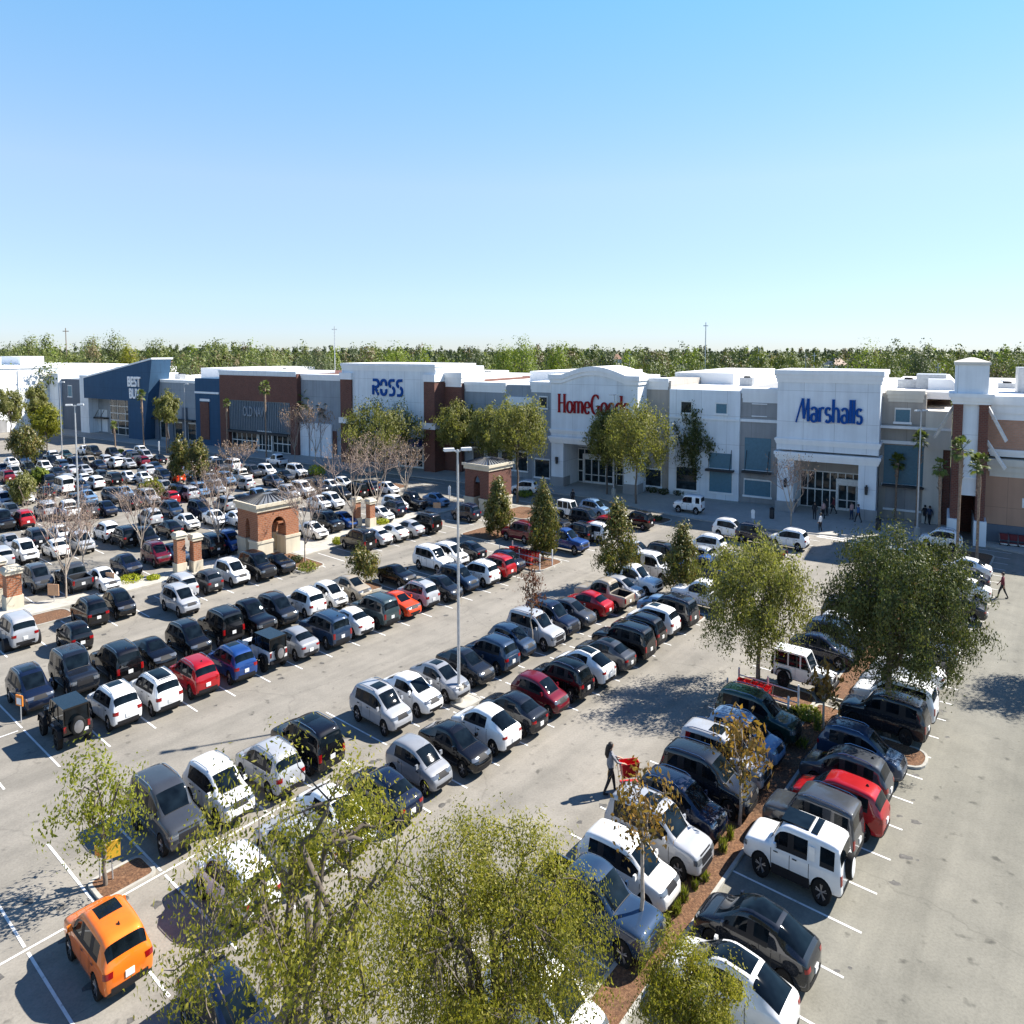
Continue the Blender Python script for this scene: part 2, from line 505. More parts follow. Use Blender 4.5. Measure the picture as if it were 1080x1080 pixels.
def eval_mods(me, mods):
    """mesh after modifiers, without operators"""
    o = bpy.data.objects.new('tmp', me)
    COL.objects.link(o)
    extra = mods(o)
    bpy.context.view_layer.update()
    dg = bpy.context.evaluated_depsgraph_get()
    out = bpy.data.meshes.new_from_object(o.evaluated_get(dg), preserve_all_data_layers=True, depsgraph=dg)
    for e in [o] + (extra or []):
        bpy.data.objects.remove(e)
    return out


SLOTS = [PAINT, TRIM, GLASS, GLASS, GLASS, GLASS, TRIM]


def shell_mesh(kind, fine=True):
    vs, fs, ms = car_shell(kind)
    me = bpy.data.meshes.new('shell')
    me.from_pydata(vs, [], fs)
    for m in SLOTS:
        me.materials.append(m)
    me.polygons.foreach_set('material_index', ms)
    bm = bmesh.new()
    bm.from_mesh(me)
    bmesh.ops.recalc_face_normals(bm, faces=bm.faces[:])
    bm.to_mesh(me)
    bm.free()
    # pressed lines: shoulder, sill, belt and glass edges stay crisp under the subdivision
    S = SPECS[kind]
    nv = len(S)
    per = 20
    cr = {}

    def vid(i, j, side):
        if j == 0 or side == 0:
            return i * per + j
        return i * per + (10 if j == 10 else 10 + j)
    for side in (0, 1):
        for i in range(nv - 1):
            for j, w in ((2, .55), (4, .45), (5, .7), (6, .6), (7, .45), (8, .35)):
                a, b_ = vid(i, j, side), vid(i + 1, j, side)
                cr[(min(a, b_), max(a, b_))] = w
        for i in range(1, nv - 1):
            k0, k1 = S[i - 1][6], S[i][6]
            if k0 != k1 and (k0 in 'bwv' or k1 in 'bwv') and (k0 + k1) != 'wv':
                for j in range(5, 10):
                    a, b_ = vid(i, j, side), vid(i, j + 1, side)
                    cr[(min(a, b_), max(a, b_))] = .65
            if k0 != k1 and (k0 in 'sp' or k1 in 'sp'):
                a, b_ = vid(i, 6, side), vid(i, 7, side)
                cr[(min(a, b_), max(a, b_))] = .8
    at_ = me.attributes.new('crease_edge', 'FLOAT', 'EDGE')
    me.update(calc_edges=True)
    for e in me.edges:
        key = (min(e.vertices), max(e.vertices))
        if key in cr:
            at_.data[e.index].value = cr[key]
    wr, wf, rad = WHEELS[kind][:3]
    cut = MB()
    for x in (wr, wf):
        for s in (-1, 1):
            nn = 20
            R_ = rad + .055
            y0, y1 = (.58, 1.3) if s > 0 else (-1.3, -.58)
            vv = [(x + R_ * math.cos(2 * PI * k / nn), y, rad + R_ * math.sin(2 * PI * k / nn)) for y in (y0, y1) for k in range(nn)]
            cut.add(vv, [tuple(range(nn)), tuple(range(2 * nn - 1, nn - 1, -1))] + [(k, nn + k, nn + (k + 1) % nn, (k + 1) % nn) for k in range(nn)], 0)
    if kind == 'pickup':
        cut.box(-2.74, -1.24, -.80, .80, .62, 1.5)
    cm = cut.mesh('cutter', [TRIM], scale=False)
    bm = bmesh.new()
    bm.from_mesh(cm)
    bmesh.ops.recalc_face_normals(bm, faces=bm.faces[:])
    bm.to_mesh(cm)
    bm.free()

    def mods(o):
        sub = o.modifiers.new('s', 'SUBSURF')
        sub.levels = 1
        sub.render_levels = 1
        co = bpy.data.objects.new('tmpcut', cm)
        COL.objects.link(co)
        bo = o.modifiers.new('b', 'BOOLEAN')
        bo.operation = 'DIFFERENCE'
        bo.object = co
        bo.solver = 'EXACT'
        bo.material_mode = 'TRANSFER'
        return [co]
    return eval_mods(me, mods)


def split_mesh(me, groups):
    """{name: set of material indices} -> meshes"""
    out = {}
    co = [tuple(v.co) for v in me.vertices]
    for nm, idx in groups.items():
        used, fs, ms = {}, [], []
        for p in me.polygons:
            if p.material_index in idx:
                f = []
                for v in p.vertices:
                    if v not in used:
                        used[v] = len(used)
                    f.append(used[v])
                fs.append(f)
                ms.append(p.material_index)
        mb = MB()
        inv = sorted(used, key=used.get)
        mb.add([co[v] for v in inv], fs)
        mb.m = ms
        out[nm] = mb
    return out


def islands(mb):
    par = list(range(len(mb.v)))

    def find(i):
        while par[i] != i:
            par[i] = par[par[i]]
            i = par[i]
        return i
    for f in mb.f:
        for v in f[1:]:
            par[find(v)] = find(f[0])
    out = {}
    for f, m in zip(mb.f, mb.m):
        out.setdefault(find(f[0]), []).append((f, m))
    res = []
    for fl in out.values():
        q, idx = MB(), {}
        for f, m in fl:
            for v in f:
                if v not in idx:
                    idx[v] = len(q.v)
                    q.v.append(mb.v[v])
            q.f.append(tuple(idx[v] for v in f))
            q.m.append(m)
        res.append(q)
    return res


class CarKind:
    pass


def patch(bvh, o, u, v, d, nu=5, nv=3, off=.012, shape=None):
    """a sheet draped on the shell: grid o + u*a + v*b (a, b in -1..1) cast along d"""
    o, u, v, d = Vector(o), Vector(u), Vector(v), Vector(d).normalized()
    pts, ok = [], []
    for j in range(nv + 1):
        for i in range(nu + 1):
            a, b = 2 * i / nu - 1, 2 * j / nv - 1
            if shape:
                a, b = shape(a, b)
            hit = bvh.ray_cast(o + u * a + v * b - d * 1.5, d, 3.0)
            if hit[0] is None:
                pts.append((0, 0, 0))
                ok.append(False)
            else:
                nrm = hit[1] if hit[1].dot(d) < 0 else -hit[1]
                pts.append(tuple(hit[0] + nrm * off))
                ok.append(True)
    fs = []
    for j in range(nv):
        for i in range(nu):
            q = (j * (nu + 1) + i, j * (nu + 1) + i + 1, (j + 1) * (nu + 1) + i + 1, (j + 1) * (nu + 1) + i)
            if all(ok[k] for k in q):
                fs.append(q)
    mb = MB()
    mb.add(pts, fs)
    return mb


def wheel_meshes(rad, wid=.23, dark=False):
    t = MB()
    h = wid / 2
    t.lathe_y([(rad * .60, -h * .9), (rad * .66, -h), (rad * .93, -h), (rad, -h * .72), (rad, h * .72), (rad * .93, h), (rad * .66, h), (rad * .60, h * .9), (rad * .60, -h * .9)], 22)
    r = MB()
    r.lathe_y([(0.001, h * .45), (rad * .58, h * .45), (rad * .615, h * .93), (rad * .64, h * .93)], 20, m=1)
    r.lathe_y([(0.001, h * .86), (rad * .13, h * .80), (rad * .15, h * .5)], 10)
    for k in range(5):
        a = 2 * PI * k / 5 + .3
        for da in (-.16, .16):
            p0 = Vector((math.cos(a) * rad * .1, h * .62, math.sin(a) * rad * .1))
            p1 = Vector((math.cos(a + da) * rad * .61, h * .74, math.sin(a + da) * rad * .61))
            r.tube([p0, p1], [rad * .05, rad * .055], 4)
    return t.mesh('wheel', RUBBER, 40), r.mesh('rim', [DARKRIM if dark else ALLOY, TRIM], 40)


KINDS = {}
VARIANT_PARTS = ('sunroof', 'roof_rail')


def make_kind(kind):
    ck = CarKind()
    S = SPECS[kind]
    wr, wf, rad, clad, rails = WHEELS[kind]
    me = shell_mesh(kind)
    bvh = BVHTree.FromPolygons([v.co[:] for v in me.vertices], [p.vertices[:] for p in me.polygons])
    sp = split_mesh(me, {'body': {0, 1, 6}, 'windshield': {2}, 'rear_window': {3}, 'left': {4}, 'right': {5}})
    ck.rad, ck.wr, ck.wf = rad, wr, wf
    ck.parts = []                      # (name, mesh, painted)
    xb, xf = S[0][0], S[-1][0]
    zbf = S[-4][1]
    # dark seams of doors, bonnet and boot, handles
    body = sp['body']
    dark = MB()
    ps = [st for st in S if st[6] == 'p']
    seams = [p[0] + .04 for p in ps[-2:]]
    ws = [st for st in S if st[6] == 'v'][0]
    seams.append(ws[0] + .12)
    if len(ps) > 0:
        seams.append(wr + rad + .13 if len(ps) < 2 or ps[-2][0] > wr + rad + .5 else ps[-2][0] - .75 if False else wr + rad + .16)
    for sx in seams:
        for s in (1, -1):
            zc = (S[5][1] + .42) / 2
            p = patch(bvh, (sx, 0, zc), (.013, 0, 0), (0, 0, .31), (0, -s, 0), 1, 5, .004)
            dark.add(p.v, p.f)
    for sx in seams[:2]:
        for s in (1, -1):
            p = patch(bvh, (sx - .22, 0, S[6][1] - .13), (.10, 0, 0), (0, 0, .018), (0, -s, 0), 2, 1, .03)
            dark.add(p.v, p.f)
    hx = [st for st in S if st[6] == 'h'][0][0]
    p = patch(bvh, (hx + .04, 0, 1), (.012, 0, 0), (0, .7, 0), (0, 0, -1), 1, 8, .004)
    dark.add(p.v, p.f)
    dark.m = [1] * len(dark.f)
    n0 = len(body.v)
    body.v += dark.v
    body.f += [tuple(i + n0 for i in f) for f in dark.f]
    body.m += dark.m
    ck.body = body.mesh('body', SLOTS, 38)
    for nm, key in (('windshield', 'windshield'), ('rear_window', 'rear_window'), ('side_window', 'left'), ('side_window', 'right')):
        for piece in islands(sp[key]):
            ck.parts.append((nm, piece.mesh(nm, SLOTS, 50), False))
    zh = S[-4][1] - .10 if kind not in ('pickup', 'suv', 'boxy_suv', 'van') else S[-3][1] - .16
    zt_ = S[2][1] - .16
    hwF, hwR = S[-3][3], S[1][3]
    c40, s40 = math.cos(R(42)), math.sin(R(42))
    tall = kind in ('pickup', 'suv', 'boxy_suv', 'van')
    for s in (1, -1):
        h = patch(bvh, (xf - .10, s * (hwF - .20), zh), (s40 * .22, -s * .17, 0), (0, 0, .05 if not tall else .075), (-c40, -s * s40 * .75, 0), 5, 3, .012)
        ck.parts.append(('headlight', h.mesh('headlight', LAMP, 40), False))
        vt = (0, 0, .052) if kind in ('sedan', 'coupe', 'fastback') else (0, 0, .075)
        if tall:
            vt = (0, 0, .15)
        t = patch(bvh, (xb + .08, s * (hwR - .13), zt_ - (.06 if tall else 0)), (s40 * .11, s * .15 if not tall else s * .06, 0), vt, (c40, -s * s40 * .8, 0), 5, 3, .012)
        ck.parts.append(('tail_light', t.mesh('tail_light', TAIL, 40), False))
        mb = MB()
        mx, mz = ws[0] - .06, ws[1] + .10
        yy = s * (ws[3] + .07)
        mb.prism([(mx - .07, yy - .10), (mx + .07, yy - .09), (mx + .05, yy + .10), (mx - .05, yy + .10)], mz - .06, mz + .09, 0, taper=.8)
        mb.tube([(mx, s * (ws[3] - .06), mz - .03), (mx, yy - s * .05, mz)], .025, 5, 1)
        ck.parts.append(('mirror', mb.mesh('mirror', [PAINT, TRIM], 60), True))
    g = patch(bvh, (xf, 0, zh - .02), (0, .42 if not tall else .5, 0), (0, 0, .085 if not tall else .15), (-1, 0, 0), 6, 2, .01)
    g2 = patch(bvh, (xf, 0, .42 if not tall else .52), (0, .58, 0), (0, 0, .095), (-1, 0, 0), 6, 2, .01)
    g.add(g2.v, g2.f)
    ck.parts.append(('grille', g.mesh('grille', TRIM, 40), False))
    pz = zt_ - .17 if kind not in ('fastback',) else zt_ - .22
    hit = bvh.ray_cast(Vector((xb - 1, 0, pz)), Vector((1, 0, 0)))
    px_ = hit[0].x if hit[0] else xb
    mb = MB()
    mb.box(px_ - .03, px_ + .02, -.16, .16, pz - .085, pz + .085)
    ck.parts.append(('number_plate', mb.mesh('number_plate', PLATE), False))
    bp = patch(bvh, (xb, 0, .50 if not tall else .58), (0, .66, 0), (0, 0, .08), (1, 0, 0), 6, 2, .012)
    ck.parts.append(('bumper_trim', bp.mesh('bumper_trim', TRIM, 40), False))
    ck.options = {}
    tops = [st for st in S if st[6] in 'sp']
    x0, x1 = tops[0][0] + .15, tops[-1][0] + .25
    hwt = tops[0][4]
    mb = patch(bvh, ((x1 - .15 + x1 - .95) / 2, 0, 2), (.40, 0, 0), (0, hwt * .62, 0), (0, 0, -1), 4, 4, .006)
    ck.options['sunroof'] = mb.mesh('sunroof', GLASS, 40)
    mb = patch(bvh, ((x0 + x1) / 2 + .03, 0, 2), ((x1 - x0) / 2 + .22, 0, 0), (0, hwt * .95, 0), (0, 0, -1), 10, 6, .006)
    ck.options['glass_roof'] = mb.mesh('glass_roof', GLASS, 40)
    mb = patch(bvh, ((x0 + x1) / 2, 0, 2), ((x1 - x0) / 2 + .1, 0, 0), (0, hwt * .99, 0), (0, 0, -1), 8, 4, .007)
    ck.options['white_roof'] = mb.mesh('roof_panel', WHITE, 40)
    mb = MB()
    for s in (1, -1):
        pts = []
        for i in range(7):
            xx = x0 + (x1 - .1 - x0) * i / 6
            hit = bvh.ray_cast(Vector((xx, s * hwt * .93, 3)), Vector((0, 0, -1)))
            zz = (hit[0].z if hit[0] else 1.6) + (.055 if 0 < i < 6 else .005)
            pts.append((xx, s * hwt * .93, zz))
        mb.tube(pts, .018, 5)
    ck.options['roof_rail'] = mb.mesh('roof_rail', CHROME, 50)
    mb = MB()
    hit = bvh.ray_cast(Vector((x0 + .12, 0, 3)), Vector((0, 0, -1)))
    zz = hit[0].z if hit[0] else 1.6
    mb.prism([(x0 + .06, -.03), (x0 + .22, -.012), (x0 + .22, .012), (x0 + .06, .03)], zz - .01, zz + .07, 0, taper=.4)
    ck.options['antenna'] = mb.mesh('antenna', TRIM, 40)
    ck.rails = rails
    ck.wheel = wheel_meshes(rad, .24 if rad > .35 else .215)
    ck.wheeld = wheel_meshes(rad, .24 if rad > .35 else .215, True)
    ck.hw = S[len(S) // 2][3]
    # one-mesh version for cars a few pixels long
    far = MB()
    for v_ in (sp['body'], sp['windshield'], sp['rear_window'], sp['left'], sp['right']):
        n0 = len(far.v)
        far.v += v_.v
        far.f += [tuple(i + n0 for i in f) for f in v_.f]
        far.m += v_.m
    extra = {'headlight': 7, 'tail_light': 8, 'number_plate': 9, 'grille': 1}
    for nm, mm, _ in ck.parts:
        if nm in extra:
            far.add([(v.co.x, v.co.y, v.co.z / K) for v in mm.vertices], [p.vertices[:] for p in mm.polygons], extra[nm])
    for x in (wr, wf):
        for s in (1, -1):
            far.lathe_y([(.001, s * .1), (rad * .6, s * .1), (rad, s * .08), (rad, -s * .1)], 14, (x, s * (ck.hw - .13), rad), 10)
    ck.far = far.mesh('car', SLOTS + [LAMP, TAIL, PLATE, RUBBER], 38)
    KINDS[kind] = ck
    return ck


COLORS = {'white': (.80, .80, .79), 'pearl white': (.76, .75, .72), 'silver': (.36, .37, .39), 'light grey': (.25, .26, .28), 'grey': (.042, .047, .056), 'dark grey': (.009, .012, .018), 'black': (.003, .003, .004),
          'navy': (.005, .010, .028), 'blue': (.010, .045, .18), 'light blue': (.14, .24, .38), 'steel blue': (.016, .036, .075), 'red': (.33, .006, .010), 'maroon': (.12, .004, .012), 'orange': (.78, .17, .012), 'orange red': (.72, .06, .01), 'beige': (.34, .29, .22), 'green': (.006, .028, .022),
          'brown': (.08, .05, .035), 'teal grey': (.035, .055, .062)}
KIND_WORD = {'sedan': 'sedan', 'coupe': 'sports coupe', 'fastback': 'fastback electric car', 'crossover': 'crossover', 'hatch': 'hatchback', 'suv': 'large SUV', 'minivan': 'minivan', 'van': 'van', 'pickup': 'pickup truck', 'boxy_suv': 'boxy off-roader', 'jeep': 'open-fender jeep'}
KIND_NAME = {'sedan': 'sedan_car', 'coupe': 'sports_coupe', 'fastback': 'electric_car', 'crossover': 'crossover_car', 'hatch': 'hatchback_car', 'suv': 'sport_utility_car', 'minivan': 'minivan', 'van': 'passenger_van', 'pickup': 'pickup_truck', 'boxy_suv': 'boxy_off_roader', 'jeep': 'open_fender_jeep'}
CAT = {'pickup': 'pickup', 'van': 'van', 'minivan': 'minivan', 'jeep': 'jeep'}
CARS = []          # (root, x, y, kind, colour, facing, row)


def set_col(o, colname):
    c = COLORS[colname]
    o.color = (*c, 1)


_jmesh = {}


def spawn_car(kind, colour, x, y, rz, row, facing, far=False, opts=(), extra=None):
    rnd = random.Random(int(x * 131 + y * 977))
    rz = rz + rnd.uniform(-.02, .02)
    if far:
        o = obj(KIND_NAME[kind], (KINDS[kind].far if kind != 'jeep' else jeep_far()), None, (x, y, 0), rz)
        set_col(o, colour)
    else:
        o = thing(KIND_NAME[kind], None, None, (x, y, 0), rz)
        if kind == 'jeep':
            build_jeep(o, colour, opts)
        else:
            ck = KINDS[kind]
            b = obj('body', ck.body, o)
            set_col(b, colour)
            for nm, mm, painted in ck.parts:
                p = obj(nm, mm, o)
                if painted:
                    set_col(p, colour)
            w = ck.wheeld if 'dark_rims' in opts else ck.wheel
            add_wheels(o, w, ck.wr, ck.wf, ck.hw - .135, ck.rad)
            for op in ('sunroof', 'glass_roof', 'antenna', 'white_roof'):
                if op in opts:
                    obj({'white_roof': 'roof_panel'}.get(op, op), ck.options[op], o)
            if ck.rails and 'norail' not in opts:
                obj('roof_rail', ck.options['roof_rail'], o)
            if extra:
                extra(o, ck)
    o['category'] = CAT.get(kind, 'car')
    o['group'] = 'cars parked in the lot'
    CARS.append([o, x, y, kind, colour, facing, row])
    return o


def add_wheels(root, w, wr, wf, yy, rad):
    for x in (wr, wf):
        for s in (1, -1):
            wo = obj('wheel', w[0], root, (x, s * yy, rad), 0 if s > 0 else PI)
            obj('rim', w[1], wo)


# ---- open-fender jeep, built from its own flat panels
def jeep_parts():
    if _jmesh:
        return _jmesh
    P = _jmesh
    mb = MB()                                   # tub, bonnet, grille block
    mb.prism([(-1.95, -.74), (.72, -.74), (.72, .74), (-1.95, .74)], .52, 1.12)
    mb.xz([(.70, .62), (2.02, .62), (2.02, 1.03), (1.5, 1.10), (.70, 1.14)], -.58, .58)
    mb.box(2.022, 2.06, -.60, .60, .60, 1.04)
    mb.box(-1.9, 1.95, -.45, .45, .40, .60, 1)
    for x in (2.05, -2.12):
        mb.box(x, x + .14, -.78, .78, .52, .66, 1)
    for k in range(7):
        mb.box(2.062, 2.07, -.27 + k * .09 - .025, -.27 + k * .09 + .025, .68, .96, 1)
    for s in (1, -1):
        for sx in (-.42, .66):
            mb.box(sx, sx + .015, s * .742, s * .748, .60, 1.10, 1)
    P['body'] = mb.mesh('body', [PAINT, TRIM])
    mb = MB()                                   # roof and pillars
    rf = [(-1.92, 1.80), (.18, 1.80), (.30, 1.76), (.30, 1.72), (-1.92, 1.72)]
    mb.xz(rf, -.70, .70)
    for s in (1, -1):
        for x0, x1, t0, t1 in ((-1.95, -1.84, -1.92, -1.82), (-.98, -.88, -.98, -.88), (-.12, -.02, -.12, -.02)):
            mb.xz([(x0, 1.121), (x1, 1.121), (t1, 1.719), (t0, 1.719)], s * .70 - .03, s * .70 + .03)
        mb.xz([(.62, 1.121), (.70, 1.121), (.30, 1.75), (.20, 1.75)], s * .68 - .035, s * .68 + .035)
    P['roof'] = mb.mesh('roof', PAINT)
    mb = MB()
    mb.add([(.66, -.645, 1.13), (.66, .645, 1.13), (.27, .645, 1.74), (.27, -.645, 1.74)], [(0, 1, 2, 3)])
    P['windshield'] = mb.mesh('windshield', GLASS)
    mb = MB()
    mb.add([(-1.93, -.62, 1.13), (-1.93, .62, 1.13), (-1.90, .62, 1.72), (-1.90, -.62, 1.72)], [(3, 2, 1, 0)])
    P['rear_window'] = mb.mesh('rear_window', GLASS)
    for s, nm in ((1, 'sl'), (-1, 'sr')):
        mb = MB()
        mb.xz([(-1.86, 1.13), (.62, 1.13), (.22, 1.72), (-1.86, 1.72)], s * .69 - .005, s * .69 + .005)
        P[nm] = mb.mesh('side_window', GLASS)
    mb = MB()
    mb.lathe_y([(.001, .02), (.11, .02), (.12, 0)], 14)
    me = mb
    for s, nm in ((1, 'hl'), (-1, 'hr')):
        mb = MB()
        n = 14
        mb.add([(2.075, s * .42 + .11 * math.cos(2 * PI * k / n), .84 + .11 * math.sin(2 * PI * k / n)) for k in range(n)] + [(2.055, s * .42 + .12 * math.cos(2 * PI * k / n), .84 + .12 * math.sin(2 * PI * k / n)) for k in range(n)],
               [tuple(range(n))] + [(k, n + k, n + (k + 1) % n, (k + 1) % n) for k in range(n)])
        P[nm] = mb.mesh('headlight', LAMP)
        mb = MB()
        mb.box(-1.99, -1.951, s * .66 - .07, s * .66 + .07, .82, 1.06)
        P['t' + nm] = mb.mesh('tail_light', TAIL)
        for q, (xc, flare) in enumerate(((-1.22, .50), (1.36, .52))):
            mb = MB()
            pts = [(xc - .56, .60), (xc - .44, .86), (xc - .30, .93), (xc + .34, .93), (xc + .48, .86), (xc + .60, .58)]
            inn = [(x, z - .05) for x, z in reversed(pts)]
            mb.xz(pts + inn, s * .745 if s > 0 else -.96, .96 if s > 0 else s * .745)
            P['f' + nm + str(q)] = mb.mesh('fender', TRIM)
    P['wheel'] = wheel_meshes(.42, .28, True)
    mb = MB()                                   # spare wheel on the tailgate
    n = 24
    prof = [(.001, -2.30), (.27, -2.30), (.36, -2.28), (.40, -2.22), (.40, -2.06), (.33, -2.0), (.001, -2.0)]
    vs = [(x, r * math.cos(2 * PI * k / n), 1.0 + r * math.sin(2 * PI * k / n)) for r, x in prof for k in range(n)]
    fs = [(i * n + k, i * n + (k + 1) % n, (i + 1) * n + (k + 1) % n, (i + 1) * n + k) for i in range(len(prof) - 1) for k in range(n)]
    mb.add(vs, fs)
    mb.box(-2.0, -1.951, -.1, .1, .9, 1.1)
    P['spare'] = mb.mesh('spare_wheel', RUBBER, 40)
    mb = MB()
    vs = [(x, r * math.cos(2 * PI * k / n), 1.0 + r * math.sin(2 * PI * k / n)) for r, x in ((.001, -2.312), (.25, -2.308), (.265, -2.30)) for k in range(n)]
    mb.add(vs, [(i * n + k, i * n + (k + 1) % n, (i + 1) * n + (k + 1) % n, (i + 1) * n + k) for i in range(2) for k in range(n)])
    P['hub'] = mb.mesh('rim', ALLOY, 40)
    mb = MB()
    mb.box(-2.0, -1.955, -.62, -.34, .64, .78)
    P['plate'] = mb.mesh('number_plate', PLATE)
    for s, nm in ((1, 'ml'), (-1, 'mr')):
        mb = MB()
        mb.box(.50, .60, s * .88 - .1, s * .88 + .1, 1.10, 1.30)
        mb.box(.53, .57, min(s * .70, s * .80), max(s * .70, s * .80), 1.15, 1.19)
        P[nm] = mb.mesh('mirror', TRIM)
    return P


def build_jeep(root, colour, opts):
    P = jeep_parts()
    b = obj('body', P['body'], root)
    set_col(b, colour)
    r = obj('roof', P['roof'], root)
    set_col(r, 'black' if 'soft_top' in opts else colour)
    for k in ('windshield', 'rear_window', 'sl', 'sr', 'hl', 'hr', 'thl', 'thr', 'plate', 'ml', 'mr', 'fhl0', 'fhl1', 'fhr0', 'fhr1'):
        obj(P[k].name.split('.')[0], P[k], root)
    sp = obj('spare_wheel', P['spare'], root)
    obj('rim', P['hub'], sp)
    add_wheels(root, P['wheel'], -1.22, 1.38, .80, .42)


_jf = []


def jeep_far():
    if not _jf:
        P = jeep_parts()
        mb = MB()
        slot = {'body': 0, 'roof': 0}
        for k in ('body', 'roof', 'windshield', 'rear_window', 'sl', 'sr', 'thl', 'thr', 'fhl0', 'fhl1', 'fhr0', 'fhr1', 'spare'):
            m = {'body': 0, 'roof': 0, 'thl': 3, 'thr': 3}.get(k, 2 if 'w' in k[:3] or k in ('sl', 'sr') else 1)
            mb.add([(v.co.x, v.co.y, v.co.z / K) for v in P[k].vertices], [p.vertices[:] for p in P[k].polygons], m)
        for x in (-1.22, 1.38):
            for s in (1, -1):
                mb.lathe_y([(.001, s * .12), (.42, s * .1), (.42, -s * .1)], 14, (x, s * .8, .42), 1)
        _jf.append(mb.mesh('jeep', [PAINT, TRIM, GLASS, TAIL]))
    return _jf[0]


for _k in SPECS:
    make_kind(_k)

F_RZ = -AROW            # nose towards the lower right of the photograph
B_RZ = PI - AROW        # rear towards the lower right

# ================================================================ SETTING
ROADS = {}
FD = Vector((0.855, -0.518))                     # along the store fronts, left to right
FD.normalize()
FN = Vector((-FD.y, FD.x))                       # into the stores, away from the camera
FRZ = math.atan2(FD.y, FD.x)
P0 = Vector(at(816, 540))


def fp(t, y):
    p = P0 + FD * t + FN * y
    return (p.x, p.y)


def fpx(px, py, y=0.0):
    """pixel -> (t along the fronts, height) on the upright plane y metres behind the front line"""
    d = ray(px, py)
    q = P0 + FN * y
    k = (q.x * FN.x + q.y * FN.y) / (d.x * FN.x + d.y * FN.y)
    p = Vector((d.x * k - q.x, d.y * k - q.y))
    return (p.dot(FD), (CAM_H + d.z * k) / K)


def zat(x, y, py):
    """height (in upright metres) at which a plumb line over x, y crosses picture row py"""
    lo, hi = -10.0, 80.0
    for _ in range(50):
        z = (lo + hi) / 2
        dz = z - CAM_H
        zc = y * math.cos(CQ) - dz * math.sin(CQ)
        yc = y * math.sin(CQ) + dz * math.cos(CQ)
        if YP - F2 * yc / zc > py:
            lo = z
        else:
            hi = z
    return lo / K


def asphalt_mat(name='asphalt', tint=(1, 1, 1)):
    m, nt, b = nt_new(name)
    co = coords(nt)
    big = noise(nt, co, 0.035, 4, 0.6)
    rot = node(nt, 'ShaderNodeMapping')
    rot.inputs['Rotation'].default_value = (0, 0, AROW - FRZ * 0)
    nt.links.new(co, rot.inputs[0])
    st = node(nt, 'ShaderNodeMapping')
    st.inputs['Scale'].default_value = (0.5, 0.03, 1)
    nt.links.new(rot.outputs[0], st.inputs[0])
    streak = noise(nt, st.outputs[0], 1.0, 5, 0.6)
    fine = noise(nt, co, 9.0, 3, 0.7)
    mid = noise(nt, co, 0.45, 6, 0.65)
    spots = noise(nt, co, 1.1, 3, 0.5)
    c = ramp(nt, big, [(0.3, (0.215, 0.198, 0.168)), (0.7, (0.272, 0.250, 0.212))])
    c = mix(nt, 0.85, c, ramp(nt, streak, [(0.28, (0.68, 0.68, 0.67)), (0.62, (1.06, 1.05, 1.04))]), 'MULTIPLY')
    c = mix(nt, 0.7, c, ramp(nt, mid, [(0.30, (0.72, 0.72, 0.72)), (0.55, (1.0, 1.0, 1.0)), (0.8, (1.08, 1.07, 1.05))]), 'MULTIPLY')
    c = mix(nt, 0.8, c, ramp(nt, fine, [(0.25, (0.74, 0.74, 0.74)), (0.6, (1.05, 1.05, 1.05))]), 'MULTIPLY')
    c = mix(nt, 0.9, c, ramp(nt, spots, [(0.26, (0.36, 0.36, 0.36)), (0.36, (1.0, 1.0, 1.0))]), 'MULTIPLY')
    # hairline cracks
    vo = node(nt, 'ShaderNodeTexVoronoi', feature='DISTANCE_TO_EDGE')
    vo.inputs['Scale'].default_value = 0.05
    wob = node(nt, 'ShaderNodeTexNoise')
    wob.inputs['Scale'].default_value = 0.8
    nt.links.new(co, wob.inputs['Vector'])
    va = node(nt, 'ShaderNodeVectorMath', operation='ADD')
    nt.links.new(co, va.inputs[0])
    sc = node(nt, 'ShaderNodeVectorMath', operation='SCALE')
    sc.inputs['Scale'].default_value = 1.2
    nt.links.new(wob.outputs['Color'], sc.inputs[0])
    nt.links.new(sc.outputs[0], va.inputs[1])
    nt.links.new(va.outputs[0], vo.inputs['Vector'])
    c = mix(nt, 0.35, c, ramp(nt, vo.outputs['Distance'], [(0.0015, (0.5, 0.5, 0.5)), (0.004, (1, 1, 1))]), 'MULTIPLY')
    c = mix(nt, 1.0, c, tint, 'MULTIPLY')
    nt.links.new(c, b.inputs['Base Color'])
    b.inputs['Roughness'].default_value = 0.9
    bp = node(nt, 'ShaderNodeBump')
    bp.inputs['Strength'].default_value = 0.25
    bp.inputs['Distance'].default_value = 0.02
    nt.links.new(noise(nt, co, 28, 2), bp.inputs['Height'])
    nt.links.new(bp.outputs[0], b.inputs['Normal'])
    return m


def mulch_mat():
    m, nt, b = nt_new('mulch')
    co = coords(nt)
    f = noise(nt, co, 7.0, 6, 0.75)
    g = noise(nt, co, 0.8, 3)
    c = ramp(nt, f, [(0.28, (0.03, 0.015, 0.008)), (0.5, (0.135, 0.065, 0.03)), (0.72, (0.30, 0.17, 0.085))])
    c = mix(nt, 0.7, c, ramp(nt, g, [(0.3, (0.7, 0.75, 0.8)), (0.7, (1.1, 1.0, 0.95))]), 'MULTIPLY')
    nt.links.new(c, b.inputs['Base Color'])
    b.inputs['Roughness'].default_value = 0.95
    bp = node(nt, 'ShaderNodeBump')
    bp.inputs['Strength'].default_value = 0.8
    bp.inputs['Distance'].default_value = 0.06
    nt.links.new(f, bp.inputs['Height'])
    nt.links.new(bp.outputs[0], b.inputs['Normal'])
    return m


